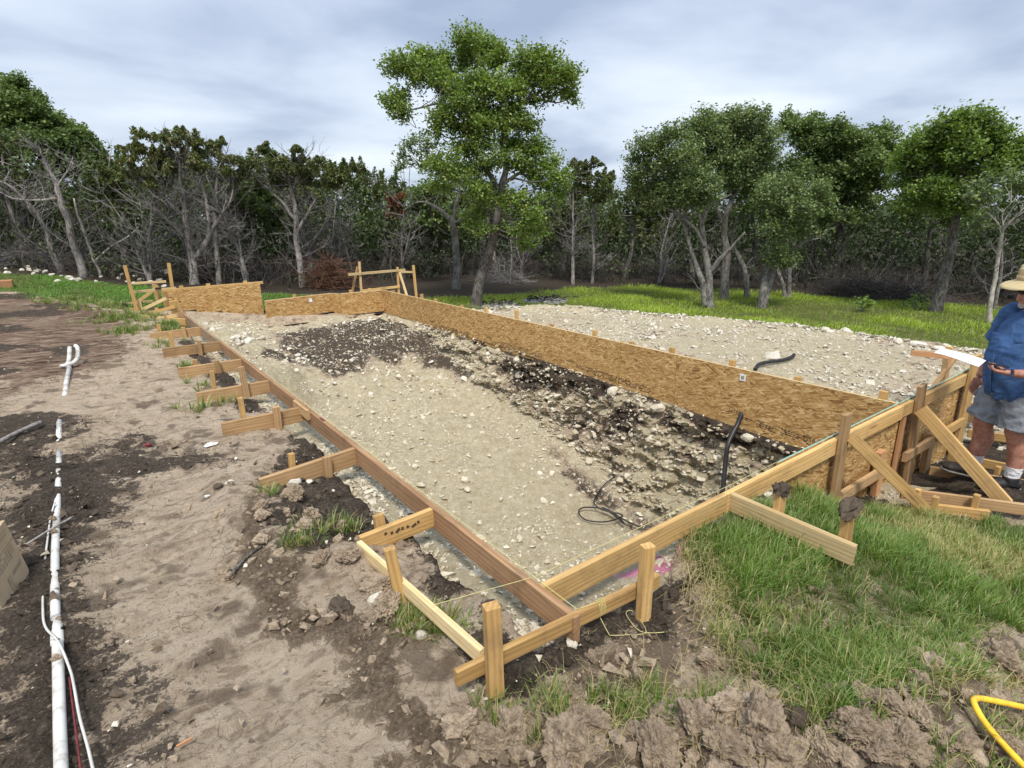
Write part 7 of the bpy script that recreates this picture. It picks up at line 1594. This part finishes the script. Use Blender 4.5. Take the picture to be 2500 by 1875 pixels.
# black cable coil on the pit floor
pts = [(x, y, float(surf_z(x, y)) + .055) for x, y, z in SITE['coil']]
cord_obj('black_cable', pts, .009, M['black'], 'loosely looped black cable on the pit floor', 'cable', per=7, sides=6)
cord_obj('black_hose', [(5.73, 3.34, -.50), (5.66, 3.335, -.62), (5.575, 3.33, -.70), (5.46, 3.31, -.82), (5.40, 3.28, -1.0), (5.30, 3.22, -1.25), (5.18, 3.15, -1.55)], .026, M['black'], 'black hose hanging down the rock face under the board wall', 'hose', sides=10)
mb = MB(); P = smooth_path([(7.55, 4.27, -.50), (7.7, 4.30, -.46), (7.9, 4.29, -.46), (8.15, 4.22, -.46), (8.4, 4.2, -.45), (8.62, 4.27, -.46)], 12)
r_ = .025 + .005 * np.sin(np.arange(len(P)) * np.pi / 1.0 + .5); tube(mb, P - P[0], r_, 10); o = mb.build('corrugated_pipe', M['black'], None, True); o.location = P[0]; tag(o, 'black corrugated pipe lying on the gravel pad', 'pipe')
o = put_rock(WROCKS, 'flat_stone', 'flat pale slab with a black dot beside the corrugated pipe', 'rock', 8.35, 4.45, .30, None, .42, rng=rr); o.scale = (.22, .17, .08)
cord_obj('hanging_cord', [(5.79, 5.20, -.02), (5.74, 5.19, .012), (5.706, 5.19, -.01), (5.705, 5.20, -.3), (5.70, 5.21, -.62), (5.60, 5.2, -.95)], .006, M['cord'], 'tan cord hanging over the board wall into the pit', 'cord')

# ------------------------------------------------------------------ the man
def ring_loft(mb, path, rx, ry, n=20, fwd=(0, 1, 0), col=None):
    """closed loft through ellipses; rx across, ry along fwd"""
    P = np.asarray(path, float); m = len(P)
    T = np.gradient(P, axis=0); T /= np.linalg.norm(T, axis=1)[:, None]
    f = np.asarray(fwd, float)
    Fv = f - (T @ f)[:, None] * T; Fv /= (np.linalg.norm(Fv, axis=1)[:, None] + 1e-9)
    Xv = np.cross(Fv, T)
    a = np.arange(n) * 2 * np.pi / n
    rx = np.broadcast_to(rx, (m,)); ry = np.broadcast_to(ry, (m,))
    V = P[:, None] + np.cos(a)[None, :, None] * Xv[:, None] * rx[:, None, None] + np.sin(a)[None, :, None] * Fv[:, None] * ry[:, None, None]
    i = np.arange(m - 1)[:, None] * n; k = np.arange(n)[None]; k2 = (k + 1) % n
    F = np.stack([i + k, i + k2, i + n + k2, i + n + k], -1).reshape(-1, 4)
    V = np.concatenate([V.reshape(-1, 3), P[:1], P[-1:]])
    mb.add(V, F); b = mb.n - len(V); kk = np.arange(n)
    mb.f.append(np.stack([np.full(n, m * n), (kk + 1) % n, kk], -1) + b); mb.m.append(np.zeros(n, int))
    mb.f.append(np.stack([np.full(n, m * n + 1), (m - 1) * n + kk, (m - 1) * n + (kk + 1) % n], -1) + b); mb.m.append(np.zeros(n, int))
def loft(mb, path, rx, ry=None, n=16, fwd=(0, 1, 0), sub=5):
    P = np.asarray(path, float); u = np.linspace(0, 1, len(P))
    S = smooth_path(P, sub) if len(P) > 2 else P
    v = np.linspace(0, 1, len(S))
    rx = np.interp(v, u, np.broadcast_to(rx, (len(P),))); ry = rx if ry is None else np.interp(v, u, np.broadcast_to(ry, (len(P),)))
    ring_loft(mb, S, rx, ry, n, fwd)
def ball(mb, c, r, n=14, rot=None):
    th = np.linspace(.06, np.pi - .06, n); P = np.c_[0 * th, 0 * th, -np.cos(th)]; s = np.sin(th)
    tmp = MB(); ring_loft(tmp, P, s, s, n)
    V = np.concatenate(tmp.v) * np.asarray(r, float)
    if rot is not None: V = V @ np.asarray(rot).T
    V = V + np.asarray(c, float)
    b = mb.n; mb.v.append(V); mb.n += len(V); mb.c.append(np.ones((len(V), 4)))
    for f in tmp.f: mb.f.append(f + b); mb.m.append(np.zeros(len(f), int))
def remesh(name, mb, voxel, mat, parent, smooth_it=4, disp=None):
    o = link(name + '_tmp', mb.mesh(name, mat, True, attr=None))
    r = o.modifiers.new('r', 'REMESH'); r.mode = 'VOXEL'; r.voxel_size = voxel; r.use_smooth_shade = True
    s = o.modifiers.new('s', 'SMOOTH'); s.iterations = smooth_it; s.factor = .5
    dg = bpy.context.evaluated_depsgraph_get(); me = bpy.data.meshes.new_from_object(o.evaluated_get(dg))
    bpy.data.objects.remove(o)
    me.materials.clear(); me.materials.append(mat)
    if disp is not None:
        n = len(me.vertices); co = np.empty(n * 3, np.float32); me.vertices.foreach_get('co', co); co = co.reshape(-1, 3)
        no = np.empty(n * 3, np.float32); me.vertices.foreach_get('normal', no); no = no.reshape(-1, 3)
        co = co + no * disp(co)[:, None]
        me.vertices.foreach_set('co', co.ravel().astype(np.float32)); me.update()
    me.polygons.foreach_set('use_smooth', np.ones(len(me.polygons), bool))
    return link(name, me, parent)

def mat_skin():
    m = NT('sunburnt_skin'); p = m.objco()
    n = m.noise(p, 26, 5, .65); n2 = m.noise(p, 140, 3, .6)
    c = m.ramp(n, [(.3, (.30, .125, .085)), (.5, (.42, .20, .14)), (.7, (.52, .29, .21))])
    c = m.mix(m.range(n2, .5, .7, 0, .25), c, (.25, .10, .07))
    return m.principled(c, .6, m.bump(n2, .25, .004), .3, **{'Subsurface Weight': .08, 'Subsurface Radius': (.02, .008, .005), 'Subsurface Scale': .3})
M['skin'] = mat_skin()
M['shirt'] = mat_cloth('blue_shirt_cloth', (.058, .122, .27), 260, .22, 9)
M['shorts'] = mat_cloth('grey_shorts_cloth', (.22, .235, .26), 300, .18, 12)
M['sock'] = mat_cloth('white_sock_cloth', (.78, .78, .80), 260, .06, 30)
M['shoe'] = mat_plain('black_shoe_leather', (.022, .021, .021), .6, .3, 30, .4, .2, dirt=(.14, .11, .085), dk=.4)
M['sole'] = mat_plain('grey_shoe_sole', (.20, .19, .18), .8, .2, 30)
M['collar'] = mat_cloth('black_collar_cloth', (.018, .018, .022), 260, .2, 14)
M['beard'] = mat_plain('grey_stubble', (.42, .36, .32), .95, .3, 120, .1, .5)
M['lens'] = mat_plain('dark_sunglasses', (.012, .012, .014), .2, .1, 5, .6)
def mat_straw():
    m = NT('woven_straw'); p = m.objco()
    w = m.n('TexWave', wave_type='BANDS', bands_direction='Z'); w.inputs['Scale'].default_value = 38; w.inputs['Distortion'].default_value = 1.0; m.l(p, w.inputs['Vector'])
    r = m.n('TexWave', wave_type='RINGS', rings_direction='Z'); r.inputs['Scale'].default_value = 42; r.inputs['Distortion'].default_value = .6; m.l(p, r.inputs['Vector'])
    h = m.math('ADD', w.outputs['Fac'], r.outputs['Fac'])
    c = m.ramp(m.math('MULTIPLY', h, .5), [(.15, (.36, .26, .12)), (.5, (.58, .46, .25)), (.85, (.70, .60, .38))])
    return m.principled(c, .8, m.bump(h, .5, .004), .2)
M['straw'] = mat_straw()

MX, MY = 6.27, 1.155
MZ = float(ground_z(MX, MY)) + .0
man = thing('person', 'man in blue shirt, grey shorts and straw hat reading a paper at the right edge', 'person', (MX, MY, MZ))
FW = np.array([-.78, .62]); FW /= np.linalg.norm(FW)
man.rotation_euler = (0, 0, math.atan2(FW[1], FW[0]) - math.pi / 2)
man.scale = (1.04, 1.04, 1.04)
# local frame: y ahead, +x his right side
body = MB()
for s in (1, -1):
    off = .10 if s > 0 else -.02
    loft(body, [(.105 * s, .0, .96), (.115 * s, .03 + off * .3, .75), (.12 * s, .05 + off * .6, .54), (.125 * s, .035 + off * .7, .47), (.13 * s, .0 + off * .8, .36), (.13 * s, .0 + off, .26), (.132 * s, .01 + off, .12), (.132 * s, .01 + off, .06)],
         [.105, .098, .074, .068, .070, .062, .046, .045], [.11, .10, .078, .070, .082, .070, .05, .05], 18)
loft(body, [(0, .0, .86), (0, .03, 1.0), (0, .06, 1.12), (0, .04, 1.28), (0, .0, 1.42), (0, .0, 1.50)], [.17, .18, .183, .18, .165, .09], [.13, .155, .160, .14, .105, .07], 22)
loft(body, [(0, -.005, 1.44), (0, .02, 1.54), (0, .05, 1.60)], [.07, .062, .06], [.07, .064, .06], 14)
hd = np.array([0, .075, 1.665])
tilt = math.radians(24); Rt = np.array([[1, 0, 0], [0, math.cos(tilt), math.sin(tilt)], [0, -math.sin(tilt), math.cos(tilt)]])
def H(x, y, z): return hd + Rt @ np.array([x, y, z])
ball(body, hd + [0, -.01, .02], (.078, .098, .108), 18, Rt)
loft(body, [H(0, .04, -.02), H(0, .055, -.075), H(0, .06, -.11)], [.062, .056, .036], [.05, .045, .032], 14)
loft(body, [H(0, .092, .02), H(0, .108, -.012), H(0, .118, -.036), H(0, .098, -.046)], [.010, .013, .018, .012], [.012, .014, .014, .01], 8, sub=3)
loft(body, [H(-.026, .092, -.068), H(0, .103, -.066), H(.026, .092, -.068)], [.007, .010, .007], None, 8, (0, 0, 1), 3)
for s in (1, -1):
    ball(body, H(.079 * s, -.012, -.005), (.012, .022, .034), 10, Rt)
    ball(body, H(.032 * s, .086, .022), (.017, .012, .012), 8, Rt)
# arms
RA = [(.21, -.01, 1.43), (.295, -.03, 1.28), (.345, -.04, 1.12), (.365, .0, .98), (.345, .06, .86)]
LA = [(-.20, .0, 1.43), (-.28, -.02, 1.28), (-.33, -.02, 1.13), (-.30, .14, 1.06), (-.235, .27, 1.05)]
for A_ in (RA, LA): loft(body, A_, [.058, .054, .046, .043, .030], [.058, .056, .05, .046, .026], 14)
def hand(mb, w, fdir, nrm, s=1.0, curl=.6, side=1, spread=.1):
    """palm and five separate bent fingers; nrm points out of the palm"""
    w = np.asarray(w, float); f = unit(fdir); nv = np.asarray(nrm, float); nv = unit(nv - f * (nv @ f)); t = np.cross(f, nv) * side
    loft(mb, [w, w + f * .045 * s, w + f * .09 * s], np.array([.030, .041, .040]) * s, np.array([.022, .018, .014]) * s, 14, nv, 3)
    for k, (L, u) in enumerate([(.070, -.030), (.080, -.010), (.074, .011), (.058, .030)]):
        p = w + f * (.082 - .004 * abs(k - 1)) * s - t * u * s
        d = unit(f - t * u * spread * 8); pts = [p]; c = 0
        for j in range(3):
            c += curl * (.55 + .25 * j); dj = unit(d * math.cos(c) + nv * math.sin(c)); pts.append(pts[-1] + dj * L * s * (.45, .32, .25)[j])
        loft(mb, pts, np.array([.0098, .0092, .0085, .0065]) * s, None, 10, nv, 3)
    b = w + f * .025 * s + t * .030 * s
    loft(mb, [b, b + (t * .8 + f * .5 + nv * .35) * .035 * s, b + (t * .75 + f * 1.1 + nv * .7) * .048 * s, b + (t * .55 + f * 1.6 + nv * .8) * .055 * s], np.array([.015, .0125, .011, .008]) * s, None, 10, nv, 3)
hand(body, (.345, .07, .845), (-.05, .25, -1), (-1, .1, .05), 1.05, .5, -1)
hl_w, hl_f, hl_n = np.array([-.225, .285, 1.05]), unit((.55, .75, .05)), unit((0, -.25, 1))
hand(body, hl_w, hl_f, hl_n, 1.1, .75, 1)
remesh('body', body, .0078, M['skin'], man, 2)
# face details
mb = MB()
loft(mb, [H(-.07, .045, .024), H(-.045, .088, .022), H(0, .104, .026), H(.045, .088, .022), H(.07, .045, .024)], [.016, .022, .012, .022, .016], [.004, .006, .005, .006, .004], 10, (0, 1, .3), 4); mb.build('sunglasses', M['lens'], man, True)
mb = MB(); loft(mb, [H(-.052, .055, -.06), H(-.03, .094, -.088), H(0, .106, -.094), H(.03, .094, -.088), H(.052, .055, -.06)], [.013, .018, .021, .018, .013], [.008, .008, .009, .008, .008], 12, (0, 1, 0), 4); mb.build('stubble', M['beard'], man, True)
# shirt
sh = MB()
loft(sh, [(0, .035, .80), (0, .05, .90), (0, .075, 1.04), (0, .075, 1.16), (0, .045, 1.30), (0, .005, 1.42), (0, -.002, 1.485)], [.212, .208, .205, .204, .212, .192, .085], [.170, .178, .183, .174, .150, .118, .085], 28)
for s, A_ in ((1, RA), (-1, LA)):
    a0, a1, a2 = np.array(A_[0]), np.array(A_[1]), np.array(A_[2])
    loft(sh, [a0 + [-.06 * s, 0, .01], a0 + [.01 * s, 0, .0], a1 + [.01 * s, 0, 0], a1 * .45 + a2 * .55 + [.012 * s, 0, 0]], [.075, .088, .096, .108], [.08, .09, .096, .106], 18)
def folds(co):
    q = co
    dr = fbm(q[:, 0] * 7 + q[:, 2] * 3, q[:, 1] * 7, q[:, 2] * 4, 3, 301)
    vert = np.sin((np.arctan2(q[:, 1], q[:, 0])) * 11 + 4 * fbm(q[:, 0] * 3, q[:, 1] * 3, q[:, 2] * 5, 2, 311)) * sstep(1.05, .8, 0) if False else np.sin(np.arctan2(q[:, 1], q[:, 0]) * 9 + 5 * noise3(q[:, 0] * 4, q[:, 1] * 4, q[:, 2] * 5, 311)) * np.clip((1.12 - q[:, 2]) / .3, 0, 1)
    ridge = 1 - np.abs(fbm(q[:, 0] * 4 + q[:, 2] * 5, q[:, 1] * 4 - q[:, 2] * 4, q[:, 2] * 5, 2, 321)) * 2
    return .007 * dr + .008 * vert + .012 * np.clip(ridge, 0, 1) ** 2
so = remesh('shirt', sh, .011, M['shirt'], man, 3, folds)
mb = MB(); loft(mb, [(-.07, -.05, 1.49), (-.09, .02, 1.475), (-.05, .085, 1.445), (0, .11, 1.42)], [.020, .022, .026, .018], [.010, .010, .010, .008], 10, (0, 0, 1)); mb.build('collar', M['shirt'], so, True)
mb = MB(); loft(mb, [(.07, -.05, 1.49), (.09, .02, 1.475), (.05, .085, 1.445), (0, .11, 1.42)], [.020, .022, .026, .018], [.010, .010, .010, .008], 10, (0, 0, 1)); mb.build('collar', M['shirt'], so, True)
mb = MB(); loft(mb, [(0, .0, 1.47), (0, .015, 1.51), (0, .03, 1.545)], [.078, .072, .068], [.078, .072, .068], 18); mb.build('neck_cloth', M['collar'], man, True)
for s in (1, -1):
    mb = MB(); loft(mb, [(.10 * s - .055, .185, 1.285), (.10 * s, .205, 1.28), (.10 * s + .055, .18, 1.285)], [.022, .026, .022], [.006, .006, .006], 8, (0, 1, 0)); mb.build('pocket_flap', M['shirt'], so, True)
mb = MB(); loft(mb, [(0, .118, 1.42), (0, .168, 1.34), (0, .212, 1.26), (0, .25, 1.16), (0, .264, 1.06), (0, .252, .94), (0, .222, .82)], [.018] * 7, [.006] * 7, 10, (0, 1, 0)); mb.build('placket', M['shirt'], so, True)
for k in range(5):
    mb = MB(); ball(mb, (0, [.152, .19, .235, .262, .272][k], 1.375 - .085 * k), (.006, .004, .006), 8); mb.build('button', M['collar'], so, True)
# shorts
sr = MB()
loft(sr, [(0, .02, .78), (0, .03, .86), (0, .03, .97)], [.205, .215, .20], [.165, .175, .17], 24)
for s in (1, -1):
    off = .10 if s > 0 else -.02
    loft(sr, [(.10 * s, .01, .90), (.115 * s, .02 + off * .3, .76), (.125 * s, .04 + off * .5, .60), (.13 * s, .05 + off * .6, .535)], [.125, .132, .132, .136], [.145, .145, .135, .138], 20)
remesh('shorts', sr, .009, M['shorts'], man, 3, lambda co: .010 * fbm(co[:, 0] * 7, co[:, 1] * 7, co[:, 2] * 11, 3, 331) + .004 * np.sin(co[:, 2] * 70 + 6 * noise3(co[:, 0] * 6, co[:, 1] * 6, 0, 5)))
for s in (1, -1):
    off = .10 if s > 0 else -.02
    mb = MB(); loft(mb, [(.245 * s, -.03 + off * .4, .74), (.262 * s, .03 + off * .4, .735), (.245 * s, .10 + off * .4, .74)], [.03, .034, .03], [.008, .010, .008], 8, (1, 0, 0)); mb.build('cargo_flap', M['shorts'], man, True)
# socks and shoes
for s in (1, -1):
    off = .10 if s > 0 else -.02
    mb = MB(); ax, ay = .132 * s, .01 + off
    loft(mb, [(ax, ay, .06), (ax, ay, .10), (ax, ay - .002, .14), (ax, ay - .003, .165), (ax, ay - .004, .20), (ax, ay - .004, .212)], [.050, .051, .052, .056, .058, .060], [.055, .056, .056, .060, .062, .064], 16); mb.build('sock', M['sock'], man, True)
    ft = MB(); toe = unit((.75 if s > 0 else .15, .75, 0)); up_ = np.array([0, 0, 1.]); c0 = np.array([ax, ay, 0])
    loft(ft, [c0 - toe * .07 + up_ * .045, c0 - toe * .02 + up_ * .055, c0 + toe * .07 + up_ * .05, c0 + toe * .15 + up_ * .04, c0 + toe * .205 + up_ * .034], [.036, .042, .048, .050, .030], [.045, .052, .045, .036, .024], 16, up_)
    loft(ft, [c0 + up_ * .05, c0 + up_ * .125], [.056, .058], [.060, .060], 16)
    shoe = remesh('shoe', ft, .006, M['shoe'], man, 3)
    sl = MB(); loft(sl, [c0 - toe * .085 + up_ * .008, c0 - toe * .03 + up_ * .008, c0 + toe * .06 + up_ * .008, c0 + toe * .15 + up_ * .01, c0 + toe * .222 + up_ * .016], [.036, .044, .050, .054, .028], [.014] * 5, 14, up_); sl.build('sole', M['sole'], shoe, True)
# hat
hb = MB(); n = 40; a = np.arange(n) * 2 * np.pi / n
prof = [(.0, .135), (.045, .134), (.078, .118), (.092, .085), (.097, .045), (.101, .012), (.112, .003), (.150, -.010), (.185, -.024), (.205, -.036), (.203, -.041), (.182, -.030), (.148, -.016), (.110, -.004)]
V = []
for (r, z) in prof:
    wob = .008 * np.sin(2 * a + .6) * (r / .2) ** 2
    V += [(r * math.cos(t_) * .93, r * math.sin(t_) * 1.05, z + w_) for t_, w_ in zip(a, wob)]
V = np.array(V) @ np.array([[1, 0, 0], [0, math.cos(.12), -math.sin(.12)], [0, math.sin(.12), math.cos(.12)]])
F = np.array([[i * n + k, (i + 1) * n + k, (i + 1) * n + (k + 1) % n, i * n + (k + 1) % n] for i in range(len(prof) - 1) for k in range(n)])
hb.add(V, F)
hat = hb.build('straw_hat', M['straw'], man, True); hat.location = hd + np.array([0, .01, .075])
bd = MB(); Vb = []
for (r, z) in ((.1005, .014), (.0995, .045), (.103, .045), (.104, .014)):
    Vb += [(r * math.cos(t_) * .93, r * math.sin(t_) * 1.05, z) for t_ in a]
Vb = np.array(Vb) @ np.array([[1, 0, 0], [0, math.cos(.12), -math.sin(.12)], [0, math.sin(.12), math.cos(.12)]])
bd.add(Vb, np.array([[i * n + k, i * n + (k + 1) % n, ((i + 1) % 4) * n + (k + 1) % n, ((i + 1) % 4) * n + k] for i in range(4) for k in range(n)])[:, ::-1])
bd.build('hat_band', M['grey_wood'] if False else M['straw'], hat, True)
# phone and paper held in his left hand
mw = man.matrix_basis if False else (Matrix.Translation(man.location) @ man.rotation_euler.to_matrix().to_4x4() @ Matrix.Diagonal((1.04, 1.04, 1.04, 1)))
def held(name, c, ax, up_, dims, mat, label, cat, bend=0.0):
    ax = unit(ax); up_ = np.asarray(up_, float); up_ = unit(up_ - ax * (up_ @ ax)); sd = np.cross(up_, ax)
    mb = MB(); nx = 10 if bend else 1
    u = np.linspace(-.5, .5, nx + 1); V = []
    for (w, h) in ((-.5, -.5), (.5, -.5), (.5, .5), (-.5, .5)):
        for x in u:
            V.append(np.asarray(c) + ax * x * dims[0] + sd * w * dims[1] + up_ * (h * dims[2] - bend * ((x + .5) ** 2) + bend * .25 * w * math.sin(x * 5)))
    V = np.array(V); m = nx + 1
    F = [[e * m + k, e * m + k + 1, ((e + 1) % 4) * m + k + 1, ((e + 1) % 4) * m + k] for e in range(4) for k in range(nx)]
    mb.add(V, F); mb.add(V[[0, m, 2 * m, 3 * m]], [[0, 1, 2, 3]]); mb.add(V[[m - 1, 2 * m - 1, 3 * m - 1, 4 * m - 1]], [[3, 2, 1, 0]])
    vv = np.concatenate(mb.v); W = np.array([(mw @ Vector(v))[:] for v in vv]); o0 = W.mean(0)
    k = 0
    for i in range(len(mb.v)): L = len(mb.v[i]); mb.v[i] = W[k:k + L] - o0; k += L
    o = mb.build(name, mat); o.location = o0
    return tag(o, label, cat)
pc = hl_w + hl_f * .10 + hl_n * .045
held('phone', pc, hl_f * .9 + np.array([.25, 0, .02]), hl_n, (.15, .075, .012), M['black'], 'black phone held flat in the hand of the man in blue', 'phone')
held('paper_sheet', pc + unit((.8, .42, .1)) * .26 - hl_n * .006, unit((.78, .62, .26)), unit((-.16, .14, .95)), (.32, .13, .003), M['white_paper'], 'folded white paper held out by the man in blue', 'paper', .03)
cord_obj('black_cable', [(6.9, 1.05, -.45), (6.95, .9, -.6), (7.1, .6, -.66), (7.3, .2, -.68)], .009, M['black'], 'black cable lying behind the shoes of the man in blue', 'cable')
